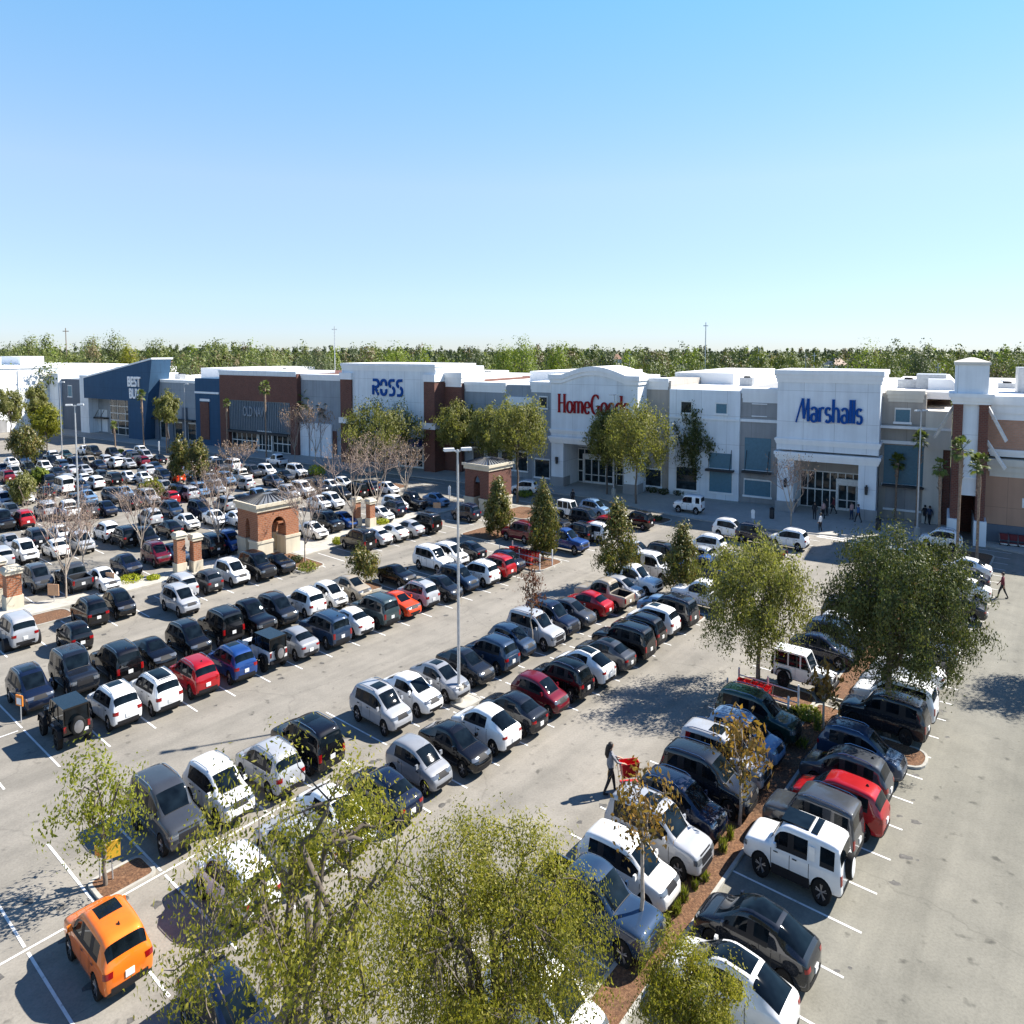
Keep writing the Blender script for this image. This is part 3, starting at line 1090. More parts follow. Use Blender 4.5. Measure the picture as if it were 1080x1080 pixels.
def paint_line_mat():
    m, nt, b = nt_new('road_paint')
    co = coords(nt)
    f = noise(nt, co, 2.6, 5, 0.75)
    nt.links.new(ramp(nt, f, [(0.30, (0.30, 0.29, 0.27)), (0.42, (0.66, 0.65, 0.62)), (0.7, (0.76, 0.75, 0.73))]), b.inputs['Base Color'])
    b.inputs['Roughness'].default_value = 0.8
    return m


ASPH = asphalt_mat()
ASPH2 = asphalt_mat('worn_lane_asphalt', (.80, .83, .80))
MULCH = mulch_mat()
LINE = paint_line_mat()
CONC = stucco('pale_concrete', (0.46, 0.43, 0.37), 0.2)
KERB = stucco('kerb_concrete', (0.42, 0.40, 0.35), 0.22)


def ground_mat():
    m, nt, b = nt_new('scrub_ground')
    co = coords(nt)
    f = noise(nt, co, 0.02, 6, 0.7)
    nt.links.new(ramp(nt, f, [(0.3, (0.03, 0.045, 0.015)), (0.55, (0.06, 0.07, 0.025)), (0.75, (0.11, 0.10, 0.05))]), b.inputs['Base Color'])
    b.inputs['Roughness'].default_value = 1.0
    return m


mb = MB()
mb.add([(-7000, -1500, 0), (7000, -1500, 0), (7000, 9000, 0), (-7000, 9000, 0)], [(0, 1, 2, 3)])
tag(mb.build('ground', ground_mat()), kind='structure').location.z = -.02
mb = MB()
mb.add([fp(t, y) + (0,) for t, y in ((-330, -230), (150, -230), (150, 30), (-330, 30))], [(0, 1, 2, 3)])
tag(mb.build('parking_lot', ASPH), kind='structure')

mb = MB()
mb.add([(*ab(a, b), .004) for a, b in ((-12, -12.9), (-12, 40), (34, 40), (34, -12.9))], [(3, 2, 1, 0)])
tag(mb.build('drive_lane', ASPH2), kind='structure')
TAR = plain('tar_seam', (.07, .07, .068), .8, var=.4)
mb = MB()
for a0, b0, a1, b1 in ((6, 1.6, 33, 2.2),):
    n_ = 40
    for i in range(n_):
        p = [Vector(ab(a0 + (a1 - a0) * (i + q) / n_, b0 + (b1 - b0) * (i + q) / n_ + .12 * math.sin((i + q) * 1.7))) for q in (0, 1)]
        w_ = Vector((E2[0], E2[1])) * .025
        mb.add([(*(p[0] - w_), .008), (*(p[1] - w_), .008), (*(p[1] + w_), .008), (*(p[0] + w_), .008)], [(0, 1, 2, 3)])
tag(mb.build('tar_seam', TAR), kind='structure')
# ---- painted bays
mb = MB()


def stripe(a0, b0, a1, b1, w=.11, z=.010):
    p, q = Vector(ab(a0, b0)), Vector(ab(a1, b1))
    d = (q - p).normalized()
    n = Vector((-d.y, d.x)) * w / 2
    mb.add([(*(p - n), z), (*(q - n), z), (*(q + n), z), (*(p + n), z)], [(0, 1, 2, 3)])


for k in range(-2, 36):
    stripe(k + .1, -26.0, k + .1, -32.4)
    stripe(k + .1, -32.8, k + .1, -39.0)
stripe(-2, -32.6, 8.6, -32.6, z=.012)
for k in range(3, 34):
    stripe(k + .1, -45.8, k + .1, -52.1)
    stripe(k + .1, -52.5, k + .1, -58.9)
stripe(2, -52.3, 5, -52.3, z=.012)
for k in range(3, 38):
    stripe(k + .32, -6.55, k + .32, -12.1)
    stripe(k + .32, -19.4, k + .32, -13.8)
for k in range(4, 36):
    stripe(k + .1, -65.7, k + .1, -71.0)
    stripe(k + .1, -77.8, k + .1, -83.6)
for c in (-97, -116.8, -136.6, -156.4, -176):
    for k in range(2, 44):
        stripe(k + .1, c - 6.4, k + .1, c + 6.4)
for a, b in ((31.5, -1.5), (23, -2.5)):          # turn arrows of the right-hand lane
    stripe(a, b, a + 1.2, b, .25)
    p = [ab(a + 1.2, b - .5), ab(a + 1.2, b + .5), ab(a + 1.9, b)]
    mb.add([(*q, .010) for q in p], [(0, 1, 2)])
for j in range(5):                                # crossings by the plaza
    stripe(34.9 + j * .35, -27, 34.9 + j * .35, -21, .35)
tag(mb.build('parking_markings', LINE), kind='structure')


def round_poly(pts, r=0.9, n=5):
    out = []
    m = len(pts)
    for i in range(m):
        p, a, c = Vector(pts[i]), Vector(pts[i - 1]), Vector(pts[(i + 1) % m])
        da, dc = (a - p), (c - p)
        rr = min(r, da.length * .45, dc.length * .45)
        s, e = p + da.normalized() * rr, p + dc.normalized() * rr
        for k in range(n + 1):
            t = k / n
            out.append(tuple((s * (1 - t) ** 2 + p * 2 * t * (1 - t) + e * t * t)))
    return out


def inset(pts, d):
    m = len(pts)
    area = sum(pts[i][0] * pts[(i + 1) % m][1] - pts[(i + 1) % m][0] * pts[i][1] for i in range(m))
    sg = 1 if area > 0 else -1
    out = []
    for i in range(m):
        a, p, c = Vector(pts[i - 1]), Vector(pts[i]), Vector(pts[(i + 1) % m])
        t = (c - a)
        if t.length < 1e-6:
            t = Vector((1, 0))
        t.normalize()
        out.append(tuple(p + Vector((-t.y, t.x)) * sg * d))
    return out


ISLANDS = []


def island(corners, top=None, rad=1.2, world=False):
    """kerbed bed; corners in (row, across) lot coordinates"""
    pts = round_poly([c if world else ab(*c) for c in corners], rad)
    mb = MB()
    inn = inset(pts, .16)
    n = len(pts)
    zk, zm = .10, .085
    vs = [(*p, 0) for p in pts] + [(*p, zk) for p in pts] + [(*p, zk) for p in inn] + [(*p, zm - .02) for p in inn]
    fs = []
    for r_ in range(3):
        fs += [(r_ * n + i, r_ * n + (i + 1) % n, (r_ + 1) * n + (i + 1) % n, (r_ + 1) * n + i) for i in range(n)]
    mb.add(vs, fs, 0)
    mb.add([(*p, zm) for p in inn], [tuple(range(n))], 1)
    o = mb.build('planting_island', [KERB, top or MULCH])
    tag(o, kind='structure')
    ISLANDS.append(o)
    return o


island([(2.0, -13.75), (18.2, -13.75), (18.2, -12.1), (2.0, -12.1)], rad=.5)
island([(16.55, -12.0), (16.55, -6.6), (17.5, -6.6), (17.5, -12.0)])
island([(17.55, -19.3), (17.55, -13.85), (18.6, -13.85), (18.6, -19.3)])
island([(18.7, -13.75), (33, -13.75), (33, -12.1), (18.7, -12.1)], rad=.5)
island([(4.15, -34.6), (4.15, -32.7), (5.05, -32.7), (5.05, -34.6)], rad=.5)
island([(12.3, -33.4), (12.3, -31.9), (13.0, -31.9), (13.0, -33.4)], CONC, .4)
island([(20.9, -32.3), (20.9, -26.2), (22.0, -26.2), (22.0, -32.3)])
island([(22.7, -39.0), (22.7, -33.2), (23.5, -33.2), (23.5, -39.0)])
island([(23.9, -32.3), (23.9, -26.2), (24.6, -26.2), (24.6, -32.3)])
island([(22.1, -52.1), (22.1, -45.9), (23.9, -45.9), (23.9, -52.1)])
island([(16.2, -58.9), (16.2, -55.2), (17.1, -55.2), (17.1, -58.9)])
island([(24.2, -63.8), (24.2, -58.0), (26.3, -58.0), (26.3, -63.8)])
island([(7.1, -74.2), (7.1, -71.0), (8.6, -71.0), (8.6, -74.2)])
island([(16.2, -74.0), (16.2, -66.0), (17.3, -66.0), (17.3, -74.0)])
island([(28.5, -68.0), (28.5, -62.0), (31.0, -62.0), (31.0, -68.0)])
island([(32.2, -49.5), (32.2, -45.5), (33.6, -45.5), (33.6, -49.5)])
island([(33.3, -39.2), (33.3, -34.5), (34.6, -34.5), (34.6, -39.2)])
island([(28.2, -118.5), (28.2, -114.5), (30.0, -114.5), (30.0, -118.5)])
island([(29.5, -101), (29.5, -93), (31.0, -93), (31.0, -101)])
island([(23.8, -137), (23.8, -128), (25.4, -128), (25.4, -137)])
island([(34.0, -16.5), (34.0, -8.0), (36.5, -8.0), (36.5, -16.5)])

# ---- drips under the parked engines and dark wear in the bays
rs = random.Random(9)
mb = MB()
OIL = plain('oil_stain', (.085, .080, .072), .75, var=.45, scale=5)
for b in (-9.5, -15.6, -28.6, -35.6, -48.9, -55.6, -68.6, -80.6):
    for k in range(0, 32):
        for q in range(rs.choice((1, 2, 3))):
            x, y = ab(k + .6 + rs.uniform(-.22, .22), b + rs.choice((-3.6, 3.4, 0, -2.9, 3.0)) + rs.uniform(-.6, .6))
            r0 = rs.uniform(.07, .30)
            n_ = 9
            pts = []
            for i in range(n_):
                rr = r0 * rs.uniform(.55, 1.25)
                pts.append((x + math.cos(2 * PI * i / n_) * rr, y + math.sin(2 * PI * i / n_) * rr * .8, .0068 + q * .0006))
            mb.add(pts, [tuple(range(n_))])
tag(mb.build('oil_stains', OIL), kind='structure')

# ---- pedestrian walk between the two halves of the lot, and the pavement along the stores
mb = MB()
pts = round_poly([ab(*c) for c in ((4.0, -77.6), (4.0, -74.4), (29.5, -74.4), (29.5, -77.6))], .4)
mb.prism(pts, 0, .10, 0)
pts = round_poly([ab(*c) for c in ((17.35, -74.38), (17.35, -71.3), (20.6, -71.3), (20.6, -74.38))], .2)
mb.prism(pts, 0, .098, 0)
tag(mb.build('footpath', CONC), kind='structure')
mb = MB()
n = 18
front = [fp(-330, -5.0), fp(-26, -5.0)] + [fp(-26 + 50 * i / n, -5.0 - 6.5 * math.sin(PI * i / n) ** .8) for i in range(1, n)] + [fp(24, -5.0), fp(40, -12.5), fp(150, -12.5)]
back = [fp(150, 8), fp(-330, 8)]
mb.prism(front + back, 0, .10, 0)
tag(mb.build('store_pavement', stucco('pavement_concrete', (0.40, 0.38, 0.34), 0.15)), kind='structure')

# ================================================================ STORES
ST_WHITE = stucco('white_stucco', (0.84, 0.85, 0.85), 0.06)
ST_CREAM = stucco('cream_stucco', (0.66, 0.62, 0.54), 0.08)
ST_PALE = stucco('pale_grey_stucco', (0.78, 0.82, 0.85), 0.10, True)
ST_GREY = stucco('grey_stucco', (0.33, 0.33, 0.33), 0.14, True)
ST_TAUPE = stucco('taupe_stucco', (0.40, 0.37, 0.33), 0.14, True)
ST_BLUEG = stucco('blue_grey_stucco', (0.30, 0.335, 0.37), 0.14, True)
ST_SLATE = stucco('slate_stucco', (0.12, 0.145, 0.18), 0.1)
ST_NAVY = stucco('navy_panel', (0.028, 0.085, 0.165), 0.12, True)
ST_TAN = stucco('tan_stucco', (0.46, 0.28, 0.19), 0.1, True)
ROOFM = plain('white_roof_membrane', (0.80, 0.79, 0.77), 0.8, var=.04, scale=.2)
BRICK_D = brick_mat('dark_brick', (0.17, 0.055, 0.035), (0.12, 0.04, 0.027), (0.16, 0.12, 0.10))
BRICK_O = brick_mat('orange_brick', (0.38, 0.135, 0.055), (0.29, 0.095, 0.04), (0.36, 0.26, 0.19))
BRICK_T = brick_mat('tan_brick', (0.54, 0.29, 0.19), (0.47, 0.25, 0.16), (0.42, 0.32, 0.26))
SHUT = plain('teal_shutter', (0.07, 0.17, 0.23), 0.5, var=.1)
STOREGLASS = glass_mat('store_glass', (0.02, 0.03, 0.035), 0.03)
AWN = plain('dark_awning', (0.02, 0.022, 0.025), 0.6)
FRAMEW = plain('white_frame', (0.72, 0.72, 0.70), 0.45)
STONE = stucco('cast_stone', (0.62, 0.55, 0.42), 0.15)
SIGNBLUE = plain('blue_letters', (0.002, 0.065, 0.28), 0.65, var=.03, spec=.2)
SIGNRED = plain('red_letters', (0.27, 0.006, 0.010), 0.65, var=.03, spec=.2)
SIGNWHITE = plain('white_letters', (0.82, 0.82, 0.82), 0.4, var=.02)
STEEL = plain('galvanised_steel', (0.42, 0.43, 0.44), 0.45, .6)


class Store:
    """a shop as one thing; boxes are given in metres along the front, depth and height"""

    def __init__(s, label, name='store_building', cat='store', group='stores along the plaza', y=0.0):
        s.root = thing(name, label, cat, (*fp(0, 0), 0), FRZ, group)

    def part(s, name, mb, mats, parent=None, smooth=None):
        return mb.build(name, mats, parent or s.root, smooth=smooth)

    def box(s, name, t0, t1, y0, y1, z0, z1, mat, parent=None):
        return s.part(name, MB().box(t0, t1, y0, y1, z0, z1), mat, parent)


def T(px, py, y=0):
    return fpx(px, py, y)[0]


def Z(px, py, y=0):
    return fpx(px, py, y)[1]


def cornice(t0, t1, y, z, d=.35, h=.9, depth=3.0):
    """stepped crown moulding wrapped round front and sides; top at z"""
    mb = MB()
    for i, (dd, za, zb_) in enumerate(((d, z - h * .38, z), (d * .62, z - h * .72, z - h * .38), (d * .3, z - h, z - h * .72))):
        mb.box(t0 - dd, t1 + dd, y - dd, y + depth, za, zb_)
    return mb


def store_window(S, tc, w, z0, z1, y, mat, frame=True, sill=True):
    mb = MB()
    mb.box(tc - w / 2, tc + w / 2, y - .04, y + .2, z0, z1)
    wo = S.part('window', mb, mat)
    if frame:
        f = MB()
        e = .10
        f.box(tc - w / 2 - e, tc - w / 2, y - .09, y + .1, z0, z1)
        f.box(tc + w / 2, tc + w / 2 + e, y - .09, y + .1, z0, z1)
        f.box(tc - w / 2 - e, tc + w / 2 + e, y - .11, y + .1, z1, z1 + e * 1.6)
        S.part('frame', f, FRAMEW, wo)
    if sill:
        S.part('sill', MB().box(tc - w / 2 - .25, tc + w / 2 + .25, y - .22, y + .1, z0 - .2, z0 - .002), ST_WHITE, wo)
    return wo


def glazing(S, t0, t1, z0, z1, y, nx, nz, door=None):
    """shop front: glass behind a white grid, with double doors"""
    w = S.part('shop_window', MB().box(t0, t1, y, y + .12, z0, z1), STOREGLASS)
    f = MB()
    e = .07
    for i in range(nx + 1):
        x = t0 + (t1 - t0) * i / nx
        f.box(x - e, x + e, y - .10, y - .003, z0, z1)
    for j in range(nz + 1):
        z = z0 + (z1 - z0) * j / nz
        f.box(t0 - e, t1 + e, y - .12, y - .005, z - e, z + e)
    S.part('mullion', f, FRAMEW, w)
    if door:
        d0, d1, dz = door
        sur = MB()
        sur.box(d0 - .3, d0, y - .7, y - .13, z0, dz + .5)
        sur.box(d1, d1 + .3, y - .7, y - .13, z0, dz + .5)
        sur.box(d0 - .3, d1 + .3, y - .72, y - .13, dz, dz + .55)
        S.part('door_surround', sur, FRAMEW)
        n = 4
        wd = (d1 - d0) / n
        for i in range(n):
            a0 = d0 + i * wd
            dd = S.part('door', MB().box(a0 + .10, a0 + wd - .10, y - .48, y - .44, z0 + .25, dz - .12), STOREGLASS)
            fr = MB()
            fr.box(a0 + .02, a0 + .10, y - .52, y - .40, z0, dz - .01)
            fr.box(a0 + wd - .10, a0 + wd - .02, y - .52, y - .40, z0, dz - .01)
            fr.box(a0 + .10, a0 + wd - .10, y - .51, y - .41, z0, z0 + .25)
            fr.box(a0 + .10, a0 + wd - .10, y - .51, y - .41, dz - .12, dz - .01)
            fr.box(a0 + .10, a0 + wd - .10, y - .51, y - .41, z0 + 1.0, z0 + 1.08)
            S.part('frame', fr, FRAMEW, dd)


# ---------------------------------------------------------------- lettering
def arc(cx, cy, rx, ry, a0, a1, n=14):
    return [(cx + rx * math.cos(R(a0 + (a1 - a0) * i / n)), cy + ry * math.sin(R(a0 + (a1 - a0) * i / n))) for i in range(n + 1)]


def strokes_mesh(glyphs, size, aspect, thick, thin, mat, depth=.25, track=.08):
    """letters drawn as pen strokes, thick uprights and thin joins; x along the front, z up; origin bottom left. Returns MB and width"""
    mb = MB()
    x0 = 0.0
    layer = 0
    for strokes, adv in glyphs:
        for st in strokes:
            layer += 1
            pts = st
            wt = None
            if isinstance(st, dict):
                pts, wt = st['p'], st.get('w')
            n = len(pts)
            L, R_ = [], []
            for i, p in enumerate(pts):
                a, c = pts[max(i - 1, 0)], pts[min(i + 1, n - 1)]
                d = Vector(((c[0] - a[0]) * aspect, c[1] - a[1]))
                d = d.normalized() if d.length > 1e-6 else Vector((1, 0))
                w = wt if wt else thin + (thick - thin) * abs(d.y) ** 1.5
                nrm = Vector((-d.y, d.x)) * w / 2
                q = Vector(((x0 + p[0]) * aspect, p[1]))
                L.append(q + nrm)
                R_.append(q - nrm)
            yy = -depth - (layer % 7) * .006
            vs = [(v.x * size, y, v.y * size) for y in (yy, 0) for v in L + R_]
            m2 = 2 * n
            fs = []
            for i in range(n - 1):
                fs.append((i, i + 1, n + i + 1, n + i))
                fs.append((i, m2 + i, m2 + i + 1, i + 1))
                fs.append((n + i, n + i + 1, m2 + n + i + 1, m2 + n + i))
            fs.append((0, n, m2 + n, m2))
            fs.append((n - 1, m2 + n - 1, m2 + 2 * n - 1, 2 * n - 1))
            mb.add(vs, fs)
        x0 += adv + track
    return mb, (x0 - track) * aspect * size


XH = .62
G_a = ([arc(.22, XH - .17, .18, .17, 155, 0, 8) + [(.40, 0)], arc(.22, .17, .17, .17, 0, 360, 14)], .46)
G_r = ([[(.06, 0), (.06, XH)], arc(.24, XH - .20, .18, .20, 175, 60, 6)], .32)
G_s = ([arc(.19, XH - .155, .15, .155, 30, 250, 8) + arc(.19, .165, .16, .165, 80, -150, 9)], .38)
G_h = ([[(.06, 0), (.06, 1.0)], arc(.23, XH - .2, .17, .2, 180, 0, 8) + [(.40, 0)]], .46)
G_l = ([[(.06, 0), (.06, 1.0)]], .12)
G_o = ([arc(.22, XH / 2, .19, XH / 2 - .01, 0, 360, 18)], .44)
G_m = ([[(.06, 0), (.06, XH)], arc(.20, XH - .17, .14, .17, 180, 0, 6) + [(.34, 0)], arc(.48, XH - .17, .14, .17, 180, 0, 6) + [(.62, 0)]], .68)
G_e = ([[(.06, XH * .52), (.38, XH * .52)] , arc(.22, XH / 2, .18, XH / 2, 5, 320, 16)], .42)
G_d = ([[(.38, 0), (.38, 1.0)], arc(.20, XH / 2, .17, XH / 2, 0, 360, 16)], .44)
G_M = ([{'p': [(-.22, -.06), (.18, 1.0)], 'w': .085}, [(.20, 1.0), (.30, .12)], {'p': [(.30, .1), (.55, 1.0)], 'w': .07}, [(.56, 1.0), (.58, 0)]], .64)
G_Hs = ([[(.09, 0), (.09, 1.0)], [(.49, 0), (.49, 1.0)], {'p': [(.09, .52), (.49, .52)], 'w': .06}] + [{'p': [(x - .09, z), (x + .09, z)], 'w': .055} for x in (.09, .49) for z in (.027, .973)], .58)
G_G = ([arc(.32, .5, .27, .5, 50, 310, 18), [(.52, .05), (.52, .42)], {'p': [(.36, .42), (.62, .42)], 'w': .055}, {'p': [(.51, .98), (.51, .78)], 'w': .05}], .62)


def serif(g, feet):
    st, adv = g
    return (list(st) + [{'p': [(x - .07, z), (x + .07, z)], 'w': .05} for x, z in feet], adv)


G_ms = serif(G_m, ((.06, .025), (.34, .025), (.62, .025), (.03, XH - .02)))
G_ds = serif(G_d, ((.38, .025), (.34, .975)))
# the off-price store's rounded capitals, each broken by a slit
G_R2 = ([[(.07, 0), (.07, .62)], [(.07, .95), (.30, .95)] + arc(.30, .72, .17, .23, 90, -90, 9) + [(.20, .49)], [(.24, .40), (.46, 0)]], .52)
G_O2 = ([arc(.24, .28, .19, .27, 160, 380, 10), arc(.24, .68, .19, .27, -20, 200, 10)], .50)
G_S2 = ([[(.42, .95), (.24, .95)] + arc(.24, .74, .18, .21, 90, 250, 9), arc(.24, .25, .18, .25, 75, -90, 9) + [(.07, 0)]], .48)


def font_mesh(text, size, aspect, bold, depth, name, mat, spacing=1.0):
    cu = bpy.data.curves.new(name, 'FONT')
    cu.body = text
    cu.size = size
    cu.offset = bold
    cu.extrude = depth / 2
    cu.space_character = spacing
    cu.align_x = 'CENTER'
    o = bpy.data.objects.new('tmp', cu)
    COL.objects.link(o)
    bpy.context.view_layer.update()
    dg = bpy.context.evaluated_depsgraph_get()
    me = bpy.data.meshes.new_from_object(o.evaluated_get(dg))
    bpy.data.objects.remove(o)
    for v in me.vertices:
        x, y, z = v.co
        v.co = (x * aspect, -z, y * K)
    me.name = name
    me.materials.clear()
    me.materials.append(mat)
    return me


GROUND_Z = .10

# ---------------- the white store with blue italic M lettering
S = Store('white box storefront with big italic blue letters over a columned entrance')
tl, tr = T(816, 540), T(925, 552)
tL, tR = T(812, 400), T(935, 402)
zt = Z(812, 390)
zmid1, zmid2 = Z(812, 461.5), Z(812, 476.5)
tc = (tl + tr) / 2
w = MB()
w.box(tl + .1, tr - .1, .4, 16, zmid2 + .3, zt - .4)
w.box(tl + .3, tl + 2.6, 0.5, 8, 0, zmid2 - .2)
w.box(tr - 2.6, tr - .3, 0.5, 8, 0, zmid2 - .2)
w.box(tl + .3, tr - .3, 8.0, 12, 0, zmid2 + .2)
S.part('wall', w, ST_PALE)
S.part('cornice', cornice(tl + .1, tr - .1, .4, zt, .45, 1.2, 12), ST_WHITE)
S.part('cornice', cornice(tl + .1, tr - .1, .4, zmid1, .28, .55, 7), ST_WHITE)
S.part('cornice', cornice(tl + .2, tr - .2, .5, zmid2 + .1, .42, .8, 7), ST_WHITE)
for a in (tl + .2, tr - 2.7):
    c = MB()
    c.box(a - .12, a + 2.62, .38, 3, 0, 1.15)
    S.part('column_base', c, ST_GREY)
for a in (tl + 1.5, tr - 1.5):
    L = MB()
    L.box(a - .1, a + .1, .2, .495, 3.35, 3.5)
    L.prism([(a - .16, .05), (a + .16, .05), (a + .16, .35), (a - .16, .35)], 2.6, 3.35, 0, taper=1.4)
    S.part('wall_lamp', L, AWN)
soff = MB().box(tl + 2.62, tr - 2.62, 6.2, 7.98, 3.9, zmid2 - .1)
S.part('lintel', soff, ST_TAUPE)
glazing(S, tl + 2.7, tr - 2.7, GROUND_Z, 3.85, 6.4, 8, 2, (tc + 1.2, tc + 6.2, 2.75))
me, wd = strokes_mesh([G_M, G_a, G_r, G_s, G_h, G_a, G_l, G_l, G_s], 1, 1, .135, .06, SIGNBLUE)
zs0, zs1 = Z(850, 444.5), Z(850, 420.5)
ts0, ts1 = T(843, 432), T(909.5, 432)
sz = (zs1 - zs0)
me, wd = strokes_mesh([G_M, G_a, G_r, G_s, G_h, G_a, G_l, G_l, G_s], sz, 1.0, .14, .06, SIGNBLUE)
asp = (ts1 - ts0) / wd
me, wd = strokes_mesh([G_M, G_a, G_r, G_s, G_h, G_a, G_l, G_l, G_s], sz, asp, .165, .085, SIGNBLUE)
o = S.part('sign_lettering', me, SIGNBLUE)
o.location = (ts0, .395, zs0 * K)
o.rotation_euler = (0, 0, 0)
# lettering keeps to the front line even though the sign drops slightly to the right in view
rf = MB().box(tL + .8, tR - .8, 12, 70, zt - 3.0, zt - 2.2)
S.part('roof', rf, ROOFM)
MARSH = S

# ---------------- grey store with shutters between the two anchors
S = Store('grey and white shopfront with teal shutters left of the white box with italic blue letters', y=5)
y5 = 4.6
a0, a1 = T(676, 500, y5), T(812, 520, y5)
zA = Z(690, 401, y5)
zB = Z(740, 411, y5)
tb0, tb1 = T(707, 450, y5), T(781, 450, y5)
w = MB()
w.box(a0, tb0, y5, 60, 0, zA)
S.part('wall', w, ST_TAUPE)
w = MB()
w.box(tb0 + .002, tb1, y5 - .6, 60, 0, zB)
S.part('wall', w, ST_PALE)
w = MB()
w.box(tb1 + .002, a1 + 4, y5 - .1, 60, 0, Z(795, 411, y5))
S.part('wall', w, ST_GREY)
S.part('cornice', cornice(a0 + .5, tb0 - .6, y5, zA + .25, .3, 1.3, 3), ST_WHITE)
S.part('cornice', cornice(tb1 + .4, a1 + 1, y5 - .1, Z(795, 411, y5) + .15, .3, 1.5, 3), ST_WHITE)
S.part('string_course', MB().box(tb1 + .01, a1 + 1, y5 - .3, y5 + .2, Z(795, 445, y5), Z(795, 442, y5)), ST_WHITE)
S.part('string_course', MB().box(tb0 - .05, tb1 - .05, y5 - .78, y5 - .3, Z(740, 442, y5), Z(740, 440, y5)), ST_WHITE)
S.part('roof', MB().box(a0 + .5, a1 + 2, y5 + 1, 75, zB - .6, zB + .06), ROOFM)
up = MB().box(T(712, 395, 22), T(774, 395, 22), 22, 60, zB - 1, Z(740, 393, 22))
S.part('roof', up, ROOFM)
for px, py0, py1, wpx, yy, m in ((724, 424, 435, 7, y5 - .6, STOREGLASS), (761, 426, 436, 7, y5 - .6, SHUT)):
    store_window(S, T(px, 430, yy), 1.7, Z(px, py1, yy), Z(px, py0, yy), yy, m)
for px, py0, py1, wd_, yy, m in ((687, 495, 512, 3.4, y5, STOREGLASS), (724, 493, 516, 3.4, y5 - .6, STOREGLASS), (760, 497, 519, 3.6, y5 - .6, SHUT), (799, 507, 523, 4.0, y5 - .1, SHUT)):
    store_window(S, T(px, 505, yy), wd_, Z(px, py1, yy), Z(px, py0, yy), yy, m)
for px, py0, py1, wd_, yy in ((760, 478, 494, 3.6, y5 - .6), (799, 462, 496, 4.0, y5 - .1)):
    store_window(S, T(px, 480, yy), wd_, Z(px, py1, yy), Z(px, py0, yy), yy, SHUT, False)
    a = T(px, 495, yy)
    z = Z(px, py1 + 1.5, yy)
    S.part('awning', MB().box(a - 2.2, a + 2.2, yy - 1.3, yy - .05, z - .12, z + .1), AWN)
    for q in (-1.7, 1.7):
        r_ = MB()
        r_.tube([(a + q, yy - 1.2, z + .1), (a + q, yy - .05, z + 2.2)], .05, 4)
        S.part('awning_rod', r_, AWN)
sm = T(800, 430, y5 - .1)
for py in (425.5, 438.5):
    S.part('trim_band', MB().box(sm - 1, sm + 1.3, y5 - .25, y5 - .09, Z(800, py + 1, y5), Z(800, py, y5)), ST_WHITE)

# ---------------- arched store with dark red serif lettering
S = Store('pale storefront with an arched top and dark red serif letters')
h0, h1 = T(580, 500), T(671, 500)
zsh = Z(590, 395.5)
zar = Z(628, 387)
zc1, zc2 = Z(590, 453), Z(590, 463)
hc = (h0 + h1) / 2
arcpts = []
wA = (h1 - h0)
N = 24
for i in range(N + 1):
    u = i / N
    x = h0 + wA * u
    e = (u - .14) / .74
    z = zsh + (zar - zsh) * (math.sin(PI * e) if 0 < e < 1 else 0)
    arcpts.append((x, z))
w = MB()
w.xz([(h0, zc2)] + [(x, z - .5) for x, z in arcpts] + [(h1, zc2)], .3, 14)
w.box(h0, h0 + 2.4, .5, 8, 0, zc2 - .3)
w.box(h1 - 2.4, h1, .5, 8, 0, zc2 - .3)
w.box(h0 + 2.4, h1 - 2.4, 6.5, 10, 4.4, zc2 - .3)
S.part('wall', w, ST_PALE)
for dd, z0, z1 in ((.4, -.5, .05), (.22, -.95, -.5)):
    m_ = MB()
    ps = [(x + (dd if i == N else -dd if i == 0 else 0), z + z1) for i, (x, z) in enumerate(arcpts)]
    qs = [(x + (dd if i == N else -dd if i == 0 else 0), z + z0) for i, (x, z) in enumerate(arcpts)]
    m_.xz(ps + qs[::-1], .3 - dd, 10)
    S.part('cornice', m_, ST_WHITE)
S.part('cornice', cornice(h0, h1, .3, zc1, .25, .45, 6), ST_WHITE)
S.part('cornice', cornice(h0, h1, .3, zc2 + .25, .4, .75, 7), ST_WHITE)
for a in (h0, h1 - 2.4):
    S.part('column_base', MB().box(a - .12, a + 2.52, .35, 3, 0, 1.2), ST_GREY)
L = MB()
L.prism([(h0 + 1.04, .1), (h0 + 1.36, .1), (h0 + 1.36, .4), (h0 + 1.04, .4)], 2.8, 3.6, 0, taper=1.4)
S.part('wall_lamp', L, AWN)
glazing(S, h0 + 2.45, h1 - 2.45, GROUND_Z, 4.2, 6.6, 9, 3, (hc - 4.2, hc + 1.4, 3.1))
gl = [G_Hs, G_o, G_ms, G_e, G_G, G_o, G_o, G_ds, G_s]
zs0, zs1 = Z(610, 436), Z(610, 416)
ts0 = T(588, 426)
ts1 = h1 - (ts0 - h0)
me, wd = strokes_mesh(gl, zs1 - zs0, 1, .13, .045, SIGNRED)
asp = (ts1 - ts0) / wd
me, wd = strokes_mesh(gl, zs1 - zs0, asp, .165, .06, SIGNRED)
o = S.part('sign_lettering', me, SIGNRED)
o.location = (ts0, .295, zs0 * K)
S.part('roof', MB().box(h0 - 1.5, h1 + .5, 14, 70, zsh - 3.4, zsh - 2.4), ROOFM)
S.part('roof', MB().box(T(559, 395, 16), h0 + 2, 16, 40, zsh - 3, Z(565, 391.5, 16)), ROOFM)
lw0, lw1 = T(561, 470, 3.5), h0 - .002
w = MB().box(lw0, lw1, 3.5, 14, 0, Z(570, 404, 3.5))
S.part('wall', w, ST_BLUEG)
